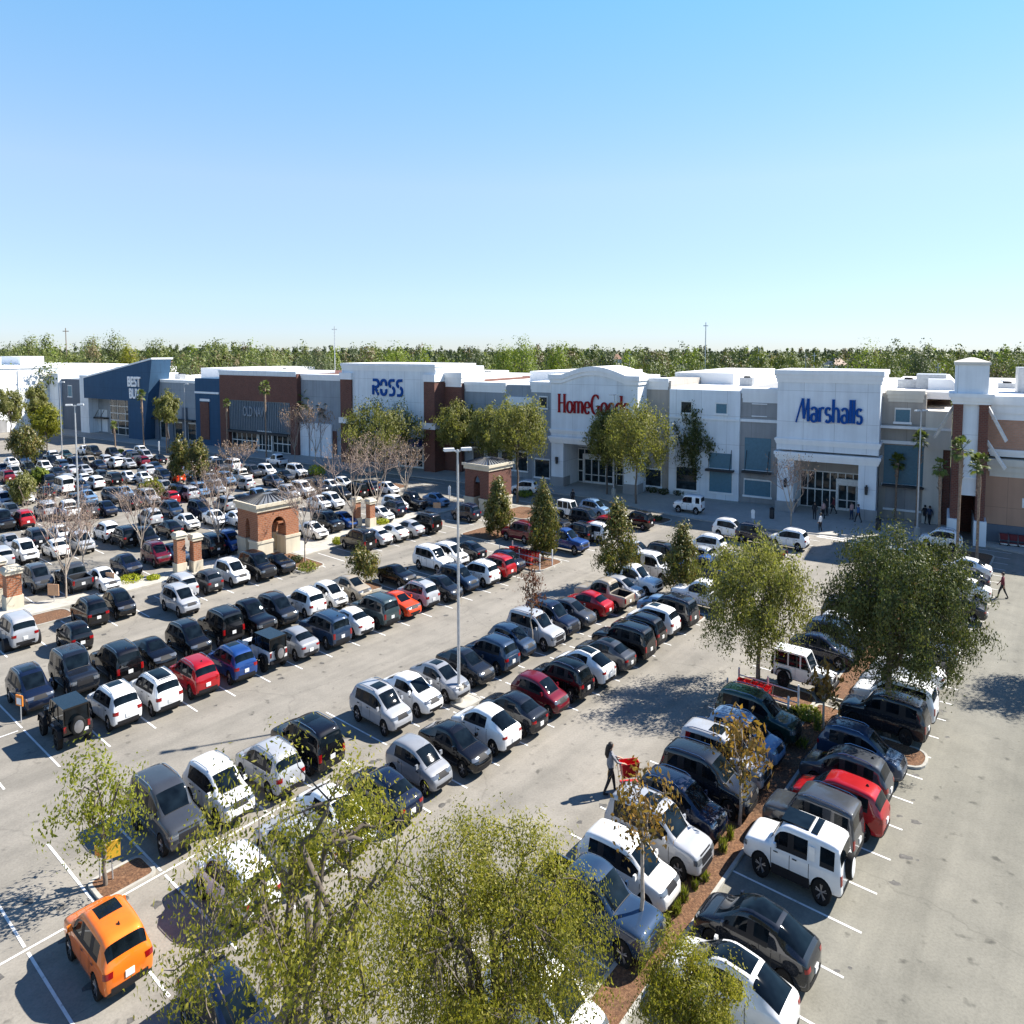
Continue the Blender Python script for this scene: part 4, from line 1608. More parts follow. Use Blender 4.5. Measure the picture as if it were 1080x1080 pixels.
S.part('cornice', cornice(lw0, lw1 - .6, 3.5, Z(570, 404, 3.5) + .15, .3, 1.3, 6), ST_WHITE)
store_window(S, T(573, 424, 3.5), 1.6, Z(573, 430, 3.5), Z(573, 419, 3.5), 3.5, STOREGLASS)
store_window(S, T(572, 495, 3.5), 3.0, Z(572, 503, 3.5), Z(572, 485, 3.5), 3.5, STOREGLASS)

# ---------------- grey store between the arch and the blue-lettered brick box
S = Store('grey shopfront hidden behind oaks left of the arched front')
y = 4.6
g0, g1 = T(490, 460, y), lw0 - .002
z1 = Z(510, 405, y)
S.part('wall', MB().box(g0, g1, y, 60, 0, z1), ST_BLUEG)
S.part('cornice', cornice(g0 + .4, T(533, 405, y), y, z1 + .25, .3, 1.3, 3), ST_WHITE)
S.part('trim_band', MB().box(T(534, 415, y), g1, y - .3, y + .2, z1 - 2.6, z1 - 1.5), ST_PALE)
S.part('roof', MB().box(g0, g1, y + 1, 70, z1 - .7, z1 + .05), ROOFM)
S.part('roof', MB().box(T(488, 400, 12), T(505, 400, 12), 12, 30, z1 - .7, Z(497, 397, 12)), ROOFM)
for px in (505, 520, 535, 550):
    store_window(S, T(px, 485, y), 2.6, 1.0, 3.3, y, STOREGLASS)
S.part('awning', MB().box(g0 + 2, g1 - 2, y - 1.4, y - .05, 3.7, 3.95), AWN)

# ---------------- ROSS
S = Store('white box storefront with brick pilasters and broken blue capital letters')
y = .8
r0, r1 = T(361, 440, y), T(460, 440, y)
zt = Z(370, 383, y)
zpi = Z(365, 400, y)
w = MB()
w.box(r0 + .05, r1 - .05, y, 18, 4.4, zt - .4)
S.part('wall', w, ST_PALE)
S.part('cornice', cornice(r0 + .3, r1 - .3, y, zt, .35, 1.0, 14), ST_WHITE)
pw = T(372, 420, y) - r0
for a, b_ in ((r0, r0 + pw), (r1 - pw * .85, r1)):
    S.part('pilaster', MB().box(a, b_, y - .5, 17, Z(365, 440, y), zpi), BRICK_D)
    S.part('pilaster_cap', MB().box(a - .15, b_ + .15, y - .65, 17.2, zpi, Z(365, 393, y)), ST_WHITE)
    S.part('pilaster_cap', MB().box(a - .3, b_ + .3, y - .8, 17.2, Z(365, 446, y), Z(365, 440, y)), ST_WHITE)
    S.part('pilaster', MB().box(a, b_, y - .5, 12, 0, Z(365, 446, y) - .002), BRICK_D)
S.part('awning', MB().box(r0 + pw, r1 - pw, y - 1.8, y - .05, 3.4, 4.3), plain('blue_awning', (.02, .04, .16), .6))
glazing(S, r0 + pw + .1, r1 - pw, GROUND_Z, 4.35, 3.0, 9, 2, ((r0 + r1) / 2 + 2, (r0 + r1) / 2 + 8, 2.9))
S.part('wall', MB().box(r0 + pw, r1 - pw, 3.13, 12, 0, 4.39), ST_GREY)
gl = [G_R2, G_O2, G_S2, G_S2]
zs0, zs1 = Z(410, 417), Z(410, 400.5)
ts0, ts1 = T(393, 408, y), T(425.5, 408, y)
me, wd = strokes_mesh(gl, zs1 - zs0, 1, .16, .16, SIGNBLUE)
asp = (ts1 - ts0) / wd
me, wd = strokes_mesh(gl, zs1 - zs0, asp, .22, .18, SIGNBLUE)
o = S.part('sign_lettering', me, SIGNBLUE)
o.location = (ts0, y - .005, zs0 * K)
S.part('roof', MB().box(r0 + .5, r1 - .5, 18, 60, zt - 3, zt - 2.4), ROOFM)
b0, b1 = r1 + .002, g0 - .002
y = 3.6
S.part('wall', MB().box(b0, b1, y, 40, 0, Z(480, 402, y)), BRICK_D)
S.part('cornice', cornice(b0 + .4, b1 - .1, y, Z(480, 393, y), .3, 1.9, 8), ST_WHITE)

# ---------------- grey blank shop between the brick store and ROSS
S = Store('blue grey blank shopfront behind dark palms left of the box with brick pilasters')
y = 3.2
q0, q1 = T(318, 440, y), r0 - .002
z1 = Z(340, 397, y)
S.part('wall', MB().box(q0, q1, y, 60, 0, z1), ST_BLUEG)
S.part('cornice', cornice(q0 + .4, q1 - .6, y, z1 + .3, .3, .9, 3), ST_WHITE)
S.part('roof', MB().box(q0, q1, y + 1, 70, z1 - .7, z1 - .1), ROOFM)
for px in (322, 334, 346):
    S.part('pier', MB().box(T(px, 460, y) - 1.6, T(px, 460, y) + 1.6, y - .5, y - .002, 0, 5.2), ST_PALE)
    S.part('shop_window', MB().box(T(px + 6, 460, y) - 1.3, T(px + 6, 460, y) + 1.0, y - .12, y - .002, .8, 4.2), BRICK_D)

# ---------------- brick store with corrugated front: OLD NAVY
S = Store('dark brick storefront with a ribbed grey panel front and faint lettering')
y = 2.0
n0, n1 = T(232, 430, y), q0 - .002
zt = Z(270, 391, y)
zb_ = Z(270, 423, y)
zg = Z(270, 455, y)
S.part('wall', MB().box(n0, n1, y, 30, zb_, zt - .4), BRICK_D)
S.part('cornice', cornice(n0 + .2, n1 - .3, y, zt, .25, .8, 12), ST_PALE)
pn0, pn1 = T(241, 440, y), T(306, 440, y)
S.part('wall', MB().box(n0, pn0, y, 20, 0, zb_ - .002), BRICK_D)
S.part('wall', MB().box(pn1, n1, y, 20, 0, zb_ - .002), BRICK_D)
pan = MB().box(pn0 + .002, pn1 - .002, y + .3, 12, zg, zb_ - .002)
k = 0
x = pn0 + .3
while x < pn1 - .3:
    pan.box(x, x + .12, y + .12, y + .298, zg + .1, zb_ - .1)
    x += .62
S.part('panel_front', pan, plain('blue_grey_metal', (.15, .20, .25), .4, .3))
zs0 = Z(278, 440, y)
me = font_mesh('OLD NAVY', (Z(278, 429, y) - zs0) * 1.35, 1.0, .03, .3, 'sign_lettering', ST_PALE)
xs = [v.co.x for v in me.vertices]
asp = (T(281, 435, y) - T(256.5, 435, y)) / (max(xs) - min(xs))
for v in me.vertices:
    v.co.x *= asp
me.materials[0] = ST_BLUEG
o = obj('sign_lettering', me, S.root)
o.location = ((T(281, 435, y) + T(256.5, 435, y)) / 2, y + .05, zs0 * K)
glazing(S, pn0 + .1, pn1 - .1, GROUND_Z, zg - .3, y + 1.0, 12, 2, ((pn0 + pn1) / 2 - .5, (pn0 + pn1) / 2 + 4, 2.9))
S.part('canopy', MB().box(pn0 + .01, pn1 - .01, y - .9, y + .29, zg - .35, zg - .005), AWN)
S.part('roof', MB().box(n0, n1, 12, 80, zt - 2.6, zt - 1.8), ROOFM)
S.part('roof', MB().box(T(212, 395, 30), T(253, 395, 30), 30, 60, zt - 3, Z(240, 388.5, 30)), ROOFM)

# ---------------- shops between BEST BUY and OLD NAVY
S = Store('slate and dark blue shopfronts right of the blue leaning wedge')
y = 3.0
u0, u1 = T(163, 440, y), n0 - .002
um = T(209, 440, y)
z1 = Z(190, 402, y)
S.part('wall', MB().box(u0, um, y, 60, 0, z1), ST_BLUEG)
S.part('wall', MB().box(um + .002, u1, y - .7, 60, 0, Z(220, 399, y)), ST_NAVY)
S.part('cornice', cornice(u0 + .2, um - .4, y, z1 + .2, .2, .5, 3), ST_WHITE)
S.part('trim_band', MB().box(um + .1, u1 - .6, y - .95, y - .3, Z(220, 415, y), Z(220, 413, y)), ST_WHITE)
S.part('trim_band', MB().box(T(214, 420, y), T(224, 420, y), y - .95, y - .698, Z(220, 423, y), Z(220, 420.5, y)), ST_WHITE)
S.part('door_panel', MB().box(T(214.5, 440, y), T(223.5, 440, y), y - .9, y - .699, Z(220, 463, y), Z(220, 424, y)), BRICK_D)
S.part('awning', MB().box(u0 + .5, um - .5, y - 1.5, y - .05, 3.9, 4.15), AWN)
for px in (167, 182, 196):
    S.part('pier', MB().box(T(px, 450, y) - .9, T(px, 450, y) + .9, y - .4, y - .002, 0, 6.2), ST_SLATE)
for px in (174, 189, 203):
    store_window(S, T(px, 458, y), 3.2, .6, 3.4, y, STOREGLASS, True, False)
S.part('roof', MB().box(u0, u1, 8, 80, z1 - .9, z1 - .1), ROOFM)

# ---------------- BEST BUY
S = Store('blue leaning wedge storefront with stacked white letters')
y = 0.0
e0, e1, e2_ = T(89, 430, y), T(135, 430, y), T(160, 379, y)
zl, zr = Z(90, 399, y), Z(159.5, 379, y)
zf = Z(110, 421, y)
ebr = T(151.5, 466, y)
w = MB()
w.xz([(e0, zf), (e0, zl), (e2_, zr), (ebr, 0), (e1, 0), (e1, zf)], y, y + 5.5)
S.part('wedge_wall', w, ST_NAVY)
cap = MB()
cap.xz([(e0 - .1, zl), (e0 - .1, zl + .28), (e2_ + .1, zr + .28), (e2_ + .1, zr)], y - .15, y + 6)
S.part('coping', cap, ST_WHITE)
w = MB()
w.box(e0 - 4.5, e0 - .002, y + 1.2, 30, 0, Z(88, 396, y))
S.part('wall', w, ST_PALE)
w = MB()
w.box(e0, e1, y + 4.0, 30, 0, zf + 1.0)
S.part('wall', w, ST_BLUEG)
w = MB()
w.box(T(66, 430, 3), e0 - 4.502, 3, 30, 0, Z(75, 400, 3))
S.part('wall', w, ST_SLATE)
w = MB()
w.box(T(53, 430, 2), T(66, 430, 3) - .002, 2, 30, 0, Z(60, 394, 2))
S.part('wall', w, ST_PALE)
store_window(S, T(74, 412, 3), 2.2, Z(74, 418, 3), Z(74, 407, 3), 3, SHUT)
S.part('awning', MB().box(T(93, 440, 4), T(115, 440, 4), y + 2.4, y + 3.95, Z(100, 441, 3), Z(100, 439.5, 3)), AWN)
for px in (99, 105, 111):
    r_ = MB()
    r_.tube([(T(px, 440, 4), y + 2.5, Z(100, 440, 3)), (T(px, 440, 4) - .3, y + 3.95, Z(100, 432, 3))], .07, 4)
    S.part('awning_rod', r_, AWN)
glazing(S, T(117, 440, 3.6), e1 - .01, GROUND_Z, zf - .1, y + 3.6, 4, 5, None)
for px in (96, 104, 111):
    S.part('trim_band', MB().box(T(px, 450, 4) - 1.4, T(px, 450, 4) + 1.4, y + 3.9, y + 3.998, .3, 4.6), ST_PALE)
for txt, pa, pb, pza, pzb in (('BEST', 135.5, 149, 407.5, 397), ('BUY', 137, 148, 420, 409.5)):
    zs0, zs1 = Z(142, pza, y), Z(142, pzb, y)
    me = font_mesh(txt, (zs1 - zs0) / .72, 1.0, .06, .3, 'sign_lettering', SIGNWHITE, .95)
    xs = [v.co.x for v in me.vertices]
    asp = (T(pb, 405, y) - T(pa, 405, y)) / (max(xs) - min(xs))
    xm = (max(xs) + min(xs)) / 2
    for v in me.vertices:
        v.co.x = (v.co.x - xm) * asp
    o = obj('sign_lettering', me, S.root)
    o.location = ((T(pa, 405, y) + T(pb, 405, y)) / 2, y - .16, zs0 * K)
S.part('roof', MB().box(T(53, 400, 6), e2_, 8, 90, zl - 1.4, zl - .8), ROOFM)
S.part('roof', MB().box(T(90, 390, 40), T(134, 390, 40), 40, 60, zl - 2, Z(110, 387, 40)), ROOFM)

# ---------------- the wing at the far left, its long side in the sun
S = Store('long white building side in full sun at the far left of the plaza', name='white_building', cat='building')
wl = T(53, 430, 2) - .5
zt = Z(30, 392, -20)
S.part('wall', MB().box(wl - 70, wl, -34, 30, 0, zt), ST_WHITE)
S.part('roof_edge', MB().box(wl - 70, wl + .25, -34.3, 30, zt, zt + .5), ST_WHITE)
for t_, hgt in ((-30, 1.8), (-52, 1.6)):
    S.part('roof_unit', MB().box(wl + t_, wl + t_ + 13, 2, 9, zt + .5, zt + .5 + hgt), ST_WHITE)
for i in range(6):
    S.part('door', MB().box(wl + .002, wl + .06, -30 + i * 9, -27.8 + i * 9, 0, 2.5), ST_GREY)
    S.part('trim_band', MB().box(wl + .004, wl + .2, -33.5 + i * 9, -32.5 + i * 9, 0, zt - .4), ST_PALE)

# ---------------- right of the M store
S = Store('taupe shopfront with white bands between the italic-lettered white box and the tower')
y = 4.0
v0, v1 = tr - .2, T(1003, 470, y)
vm = T(977, 430, y)
z1 = Z(950, 415, y)
S.part('wall', MB().box(v0, vm, y, 60, 0, z1), ST_TAUPE)
S.part('cornice', cornice(v0 + 1, vm - .5, y, z1 + .3, .35, 1.1, 4), ST_CREAM)
S.part('wall', MB().box(vm + .002, v1, y - 1.0, 50, Z(985, 473, y), Z(985, 433, y)), ST_CREAM)
S.part('wall', MB().box(vm + .002, v1, y - .6, 50, 0, Z(985, 473, y) - .002), BRICK_D)
S.part('pier', MB().box(vm - .1, vm + 2.2, y - .85, y - .602, 0, Z(985, 473, y) - .004), ST_CREAM)
S.part('string_course', MB().box(v0, v1, y - 1.15, y - .3, Z(960, 452, y), Z(960, 449.5, y)), ST_WHITE)
store_window(S, T(952, 440, y), 1.8, Z(952, 445, y), Z(952, 432, y), y, SHUT)
c0 = T(953, 490, y)
store_window(S, c0, 5.0, Z(953, 511, y), Z(953, 470, y), y, SHUT, False)
S.part('trim_band', MB().box(c0 - 3, c0 + 2.4, y - .35, y - .05, Z(953, 468.5, y), Z(953, 465, y)), ST_WHITE)
S.part('awning', MB().box(c0 - 2.6, c0 + 2.6, y - 1.3, y - .24, Z(953, 511, y) - .2, Z(953, 511, y) - .02), AWN)
store_window(S, c0, 4.4, Z(953, 537, y), Z(953, 514, y), y, ST_GREY, False)
S.part('roof', MB().box(v0, v1, 8, 75, z1 - .6, z1 + .1), ROOFM)
rr = MB()
rr.xz([(vm, z1 - .6), (vm, z1 + 1.2), (vm + 3, z1 + 1.2), (v1 + 2, z1 - .6)], 14, 40)
S.part('roof', rr, ROOFM)
S.part('roof_unit', MB().box(v0 + 4, v0 + 8, 16, 22, z1, z1 + 1.6), STEEL)

# ---------------- brick tower with pale lantern
S = Store('slim brick tower with a pale square lantern and white panel', name='brick_tower', cat='tower')
y = -6.0
k0, k1 = T(1003.5, 500, y), T(1040, 500, y)
zc, ztop = Z(1020, 423, y), Z(1020, 385, y)
zc0 = Z(1020, 415, y)
dp = 6.5
wv = (k1 - k0)
S.part('pier', MB().box(k0, k0 + wv * .27, y, y + dp, 0, zc), BRICK_D)
S.part('pier', MB().box(k1 - wv * .27, k1, y, y + dp, 0, zc), BRICK_D)
S.part('pier', MB().box(k0 + .3, k1 - .3, y + dp + .01, y + dp + 2, 0, zc), BRICK_D)
S.part('panel', MB().box(k0 + wv * .27, k1 - wv * .27, y + .35, y + dp, Z(1018, 464, y), zc - .002), ST_PALE)
S.part('panel', MB().box(k0 + wv * .27, k1 - wv * .27, y + .45, y + dp, Z(1018, 523, y), Z(1018, 464, y) - .002), ST_PALE)
S.part('string_course', MB().box(k0 + wv * .27, k1 - wv * .27, y + .25, y + .449, Z(1018, 505, y), Z(1018, 503.5, y)), ST_WHITE)
for x0 in (k0 - .25, k1 - wv * .27 - .1):
    S.part('plinth', MB().box(x0, x0 + wv * .27 + .35, y - .35, y + dp, 0, Z(1018, 548, y)), ST_PALE)
S.part('cornice', cornice(k0, k1, y, zc0, .55, .9, dp + .5), ST_WHITE)
li = wv * .02
S.part('lantern', MB().box(k0 + li, k1 - li, y + li, y + dp - li, zc0, ztop), ST_PALE)
rf = MB()
q = [(k0 + li - .15, y + li - .15), (k1 - li + .15, y + li - .15), (k1 - li + .15, y + dp - li + .15), (k0 + li - .15, y + dp - li + .15)]
rf.prism(q, ztop, ztop + .25)
rf.prism(q, ztop + .252, ztop + .6, 0, taper=.15)
S.part('roof', rf, ST_CREAM)
for x0, sg in ((k0, -1), (k1, 1)):
    for za, zb2 in ((Z(1035, 430, y), Z(1035, 465, y)), (Z(1035, 466, y), Z(1035, 494, y))):
        if sg < 0 and za < Z(1035, 440, y):
            continue
        br = MB()
        br.tube([(x0, y + 1.0, za), (x0 + sg * 2.0, y + 1.0, zb2)], .2, 4)
        S.part('brace', br, FRAMEW if sg > 0 else STEEL)

# ---------------- tan brick store at the right edge
S = Store('tan brick store with white bands and white roof at the right edge of the plaza')
y = -3.0
m0 = k1 + .02
m1 = m0 + 55
zt = Z(1070, 418, y)
S.part('wall', MB().box(m0, m1, y, 60, Z(1070, 476, y), zt - .4), BRICK_T)
S.part('wall', MB().box(m0, m1, y - .3, 60, 1.6, Z(1070, 489, y)), ST_TAN)
S.part('plinth', MB().box(m0, m1, y - .55, 60, 0, 1.598), ST_SLATE)
S.part('cornice', cornice(m0 + .6, m1, y, zt, .4, 2.0, 4), ST_WHITE)
S.part('cornice', cornice(m0 + .6, m1, y, Z(1070, 476, y) + .1, .4, .6, 4), ST_WHITE)
S.part('cornice', cornice(m0 + .6, m1, y - .3, Z(1070, 489, y) + .35, .45, 1.5, 4), ST_CREAM)
S.part('roof', MB().box(m0, m1, y + 1.2, 75, zt - .9, zt - .2), ROOFM)
S.part('roof', MB().box(T(1070, 405, 30), m1, 30, 60, zt - 1, Z(1070, 407, 30)), ROOFM)
S.part('roof_unit', MB().box(T(1073, 415, 12), T(1073, 415, 12) + 3, 12, 16, zt - .2, zt + 2.2), STEEL)
S.part('notice', MB().box(T(1078, 530, y - .3), T(1084, 530, y - .3), y - .36, y - .301, Z(1078, 535, y), Z(1078, 525, y)), WHITE)

# plant on the flat roofs
S = MARSH
for i, (px, py, w_, d_) in enumerate(((664, 405, 2.5, 24), (700, 404, 3.0, 22), (788, 405, 2.2, 20), (520, 402, 3.0, 26), (545, 400, 2.4, 34), (340, 394, 2.6, 30), (300, 392, 3.0, 40), (190, 397, 2.8, 26), (110, 395, 3.2, 30), (958, 408, 3.0, 18), (1062, 412, 2.4, 26))):
    x, y = fp(T(px, py, d_), d_)
    z = {664: 12.4, 700: 12.6, 788: 12.6, 520: 11.4, 545: 11.4, 340: 11.6, 300: 11.3, 190: 10.3, 110: 11.6, 958: 12.2, 1062: 11.9}[px]
    z = zat(x, y, py + 3)
    root = thing('rooftop_unit', 'grey air conditioning unit on the white roofs behind the storefront parapets', 'air conditioner', (x, y, z), FRZ, 'units on the store roofs')
    MB().box(-w_ / 2, w_ / 2, -1, 1, -3, 1.1).build('casing', STEEL, root)
    MB().lathe([(.6, 1.101), (.6, 1.25), (.5, 1.3)], 12).build('fan_cowl', TRIM, root)

# ================================================================ PLANTS
BARK = plain('grey_brown_bark', (0.13, 0.105, 0.085), 0.9, var=.4, scale=6)
BARK_PALE = plain('pale_bark', (0.36, 0.30, 0.24), 0.85, var=.3, scale=5)
BARK_PALM = plain('palm_trunk_bark', (0.24, 0.17, 0.12), 0.9, var=.35, scale=5)
L_OAK = leaf_mat('oak_leaves', [(.10, .112, .014), (.18, .185, .022), (.26, .245, .034), (.34, .30, .08)], .45, .55)
L_OAKDARK = leaf_mat('dark_oak_leaves', [(.030, .046, .012), (.058, .078, .020), (.095, .11, .030), (.14, .14, .055)], .25, .6)
L_WILLOW = leaf_mat('pale_oak_leaves', [(.11, .125, .030), (.17, .18, .045), (.225, .225, .07), (.28, .265, .13)], .40, .35)
L_YELLOW = leaf_mat('yellow_green_leaves', [(.10, .115, .012), (.19, .20, .015), (.27, .26, .02)], .4, .6)
L_LIME = leaf_mat('lime_leaves', [(.10, .15, .02), (.17, .22, .03), (.24, .28, .045)], .45, .8)
L_LIME2 = leaf_mat('yellow_lime_leaves', [(.13, .16, .015), (.21, .23, .025), (.28, .28, .04)], .45, .8)
L_MAG = leaf_mat('glossy_leaves', [(.045, .060, .016), (.09, .105, .024), (.17, .165, .04), (.22, .15, .05)], .28, .5, .4)
L_RED = leaf_mat('rust_leaves', [(.10, .035, .022), (.16, .06, .035), (.09, .05, .03)], .3, .8)
L_GOLD = leaf_mat('golden_leaves', [(.20, .11, .03), (.30, .17, .045), (.16, .12, .04), (.12, .07, .03)], .4, .8)
L_TWIG = plain('dry_twigs', (0.30, 0.225, 0.185), 0.9, var=.3, scale=4)
L_TWIGROSE = leaf_mat('seed_heads', [(.25, .17, .13), (.34, .25, .20), (.20, .13, .11)], .15, .8)
L_PALM = leaf_mat('palm_fronds', [(.07, .10, .025), (.13, .17, .04), (.20, .23, .06)], .3, .5)
L_PALMDARK = leaf_mat('dark_palm_fronds', [(.015, .03, .025), (.03, .05, .03)], .2, .5)
L_SHRUB = leaf_mat('lime_shrub_leaves', [(.22, .27, .012), (.34, .37, .02), (.42, .43, .04)], .35, 1.0)
L_SHRUBDK = leaf_mat('dark_shrub_leaves', [(.025, .035, .012), (.05, .065, .02), (.09, .10, .03)], .25, 1.0)
L_GRASSY = leaf_mat('grassy_tufts', [(.10, .13, .02), (.20, .24, .03), (.28, .25, .08)], .35, 1.0)


def rand_dirs(rng, n):
    v = rng.normal(size=(n, 3))
    return v / np.linalg.norm(v, axis=1)[:, None]


def leaf_mesh(name, cen, L, Wd, mat, rng, droop=.0, up=.0, zs=True, face=None):
    """one bent leaf blade per centre"""
    n = len(cen)
    d = rand_dirs(rng, n)
    if face is not None:                     # blades lie roughly along the crown's skin
        d -= (d * face).sum(1)[:, None] * face * .9
    d[:, 2] += up - droop
    d /= np.linalg.norm(d, axis=1)[:, None]
    s = np.cross(d, rand_dirs(rng, n) if face is None else face + rand_dirs(rng, n) * .35)
    s /= (np.linalg.norm(s, axis=1)[:, None] + 1e-9)
    l = (L * rng.uniform(.45, 1.45, n))[:, None]
    w = (Wd * rng.uniform(.65, 1.3, n))[:, None]
    nn = np.cross(d, s)
    a = cen - d * l * .5
    b = cen + s * w * .5 + nn * w * .18
    c = cen + d * l * .5
    e = cen - s * w * .5 + nn * w * .18
    v = np.stack([a, b, c, e], axis=1).reshape(-1, 3)
    if zs:
        v = v.copy()
        v[:, 2] *= K
    me = bpy.data.meshes.new(name)
    me.vertices.add(4 * n)
    me.vertices.foreach_set('co', v.astype(np.float32).ravel())
    me.loops.add(4 * n)
    me.loops.foreach_set('vertex_index', np.arange(4 * n, dtype=np.int32))
    me.polygons.add(n)
    me.polygons.foreach_set('loop_start', np.arange(0, 4 * n, 4, dtype=np.int32))
    me.materials.append(mat)
    me.update(calc_edges=True)
    return me


def curve_pts(p, q, rng, n=4, wob=.08, sag=0):
    p, q = np.array(p), np.array(q)
    ln = np.linalg.norm(q - p)
    out = []
    for i in range(n + 1):
        t = i / n
        x = p * (1 - t) + q * t
        if 0 < i < n:
            x = x + rng.normal(size=3) * ln * wob
            x[2] += sag * ln * math.sin(PI * t)
        out.append(tuple(x))
    return out


def skeleton(rng, h0, cen, rad, ntips, r0, shape='ellipsoid', inner=.25, forks=5, lean=(0, 0), vis_twigs=True):
    """trunk, limbs, boughs and tips inside the crown; returns (MB, tips)"""
    mb = MB()
    cen, rad = np.array(cen, float), np.array(rad, float)
    top = np.array([lean[0], lean[1], h0])
    mb.tube(curve_pts((0, 0, -.1), top, rng, 4, .02), [r0 * 1.35, r0 * 1.05, r0 * .95, r0 * .88, r0 * .82], 8)
    u = rand_dirs(rng, ntips)
    rr = rng.uniform(inner, 1.0, ntips) ** .55
    if shape == 'cone':
        t = rng.uniform(0, 1, ntips) ** 1.15
        ang = rng.uniform(0, 2 * PI, ntips)
        prof = np.where(t < .22, .55 + .45 * t / .22, 1 - (t - .22) / .78 * .88)
        q = rng.uniform(.15, 1, ntips) ** .5 * prof
        tips = cen + np.stack([np.cos(ang) * q * rad[0], np.sin(ang) * q * rad[1], (2 * t - 1) * rad[2]], 1)
    else:
        tips = cen + u * rr[:, None] * rad
    prim_dir = [np.array([math.cos(2 * PI * (i + rng.uniform(-.25, .25)) / forks), math.sin(2 * PI * (i + rng.uniform(-.25, .25)) / forks), rng.uniform(.2, 1.1)]) for i in range(forks)]
    prim_dir.append(np.array([0, 0, 1.2]))
    prims = [cen + (d / np.linalg.norm(d)) * rad * .42 for d in prim_dir]
    if shape == 'cone':
        prims = [cen + np.array([0, 0, rad[2] * z]) for z in np.linspace(-.8, .85, 7)]
        pts = [tuple(top)] + [tuple(p) for p in prims]
        mb.tube(pts, list(np.linspace(r0 * .8, r0 * .12, len(pts))), 6)
    else:
        for p in prims:
            mb.tube(curve_pts(top, p, rng, 4, .07), list(np.linspace(r0 * .62, r0 * .30, 5)), 6)
    ns = max(4, ntips // 6)
    secs = []
    idx = rng.choice(ntips, min(ns, ntips), replace=False)
    for i in idx:
        t = tips[i]
        k = int(np.argmin([np.linalg.norm(p - t) for p in prims]))
        s = prims[k] * .35 + t * .65
        secs.append(s)
        mb.tube(curve_pts(prims[k], s, rng, 3, .08), list(np.linspace(r0 * .24, r0 * .12, 4)), 5)
    if vis_twigs:
        pass
    base = np.zeros_like(tips)
    for i, t in enumerate(tips):
        k = int(np.argmin([np.linalg.norm(p - t) for p in secs]))
        base[i] = secs[k]
        if np.linalg.norm(secs[k] - t) < .15:
            base[i] = t * .75 + cen * .25
        if vis_twigs:
            mb.tube(curve_pts(secs[k], t, rng, 2, .10), [r0 * .10, r0 * .06, r0 * .025], 3, caps=False)
    return mb, tips, base


def tree(name, label, x, y, h0, cen, rad, ntips, nleaf, clump, L, Wd, mat, seed, bark=None, r0=.2, shape='ellipsoid', droop=0.0, inner=.25, lean=(0, 0), cat='tree', group=None, forks=5, squash=.8, twigs=True, extra=None, rz=0):
    rng = np.random.default_rng(seed)
    root = thing(name, label, cat, (x, y, 0), rz, group)
    mb, tips, bases = skeleton(rng, h0, cen, rad, ntips, r0, shape, inner, forks, lean, twigs)
    mb.build('trunk', bark or BARK, root, smooth=60)
    # leaves ride on sprays: each twig bears sub-sprays that run outwards from its bough
    ns_ = 5
    spray = np.repeat(tips, ns_, axis=0)
    sdir = np.repeat(tips - bases, ns_, axis=0)
    sdir /= np.linalg.norm(sdir, axis=1)[:, None] + 1e-6
    sdir = sdir + rand_dirs(rng, len(spray)) * .75
    sdir[:, 2] -= droop * .6
    sdir /= np.linalg.norm(sdir, axis=1)[:, None] + 1e-6
    spray = spray + rand_dirs(rng, len(spray)) * clump * .38 * rng.uniform(.2, 1, len(spray))[:, None]
    nl2 = max(1, nleaf // ns_)
    n = len(spray) * nl2
    tt = rng.uniform(-.55, .75, n)
    cl = np.repeat(spray, nl2, axis=0) + np.repeat(sdir, nl2, axis=0) * (tt * clump * 1.0)[:, None]
    off = np.clip(rng.normal(size=(n, 3)), -1.7, 1.7) * clump * .20
    off[:, 2] *= squash
    if droop:
        off[:, 2] -= np.abs(rng.normal(size=n)) * droop * clump * .6
    pts = cl + off
    pts[:, 2] = np.maximum(pts[:, 2], .3)
    fc = off / (np.linalg.norm(off, axis=1)[:, None] + 1e-6) * .7 + (cl - np.array(cen)) / np.array(rad) * .75 + rand_dirs(rng, n) * .45
    fc[:, 2] += .25
    fc /= np.linalg.norm(fc, axis=1)[:, None] + 1e-6
    obj('crown', leaf_mesh('crown', pts, L, Wd, mat, rng, droop * .8, face=fc), root)
    return root


def pxtree(name, label, base, top, bot, wpx, seed, mat, dens=1.0, xy=None, **kw):
    """tree measured on the photograph: base pixel, picture rows of crown top and bottom, crown width in pixels"""
    x, y = xy or at(*base)
    zt, zb_ = zat(x, y, top), zat(x, y, bot)
    s = F2 / (y * math.cos(CQ) + (CAM_H - 6) * math.sin(CQ))
    w = wpx / s / 2
    lpx = kw.pop('lpx', 2.6)
    L = max(.12, lpx / s)
    ntips = int(kw.pop('ntips', 60) * dens)
    nleaf = kw.pop('nleaf', 40)
    clump = kw.pop('clump', .42) * (w + (zt - zb_) / 2) / 2
    hz = (zt - zb_) / 2
    cl2 = clump * .55
    off = kw.pop('off', (0, 0))
    return tree(name, label, x, y, kw.pop('h0', zb_ + .25 * hz), (off[0], off[1], (zt + zb_) / 2), (max(.3, w - cl2), max(.3, w - cl2), max(.3, hz - cl2 * .8)), ntips, nleaf, clump, L, L * .5, mat, seed, **kw)


GT = 'trees in the car park islands'
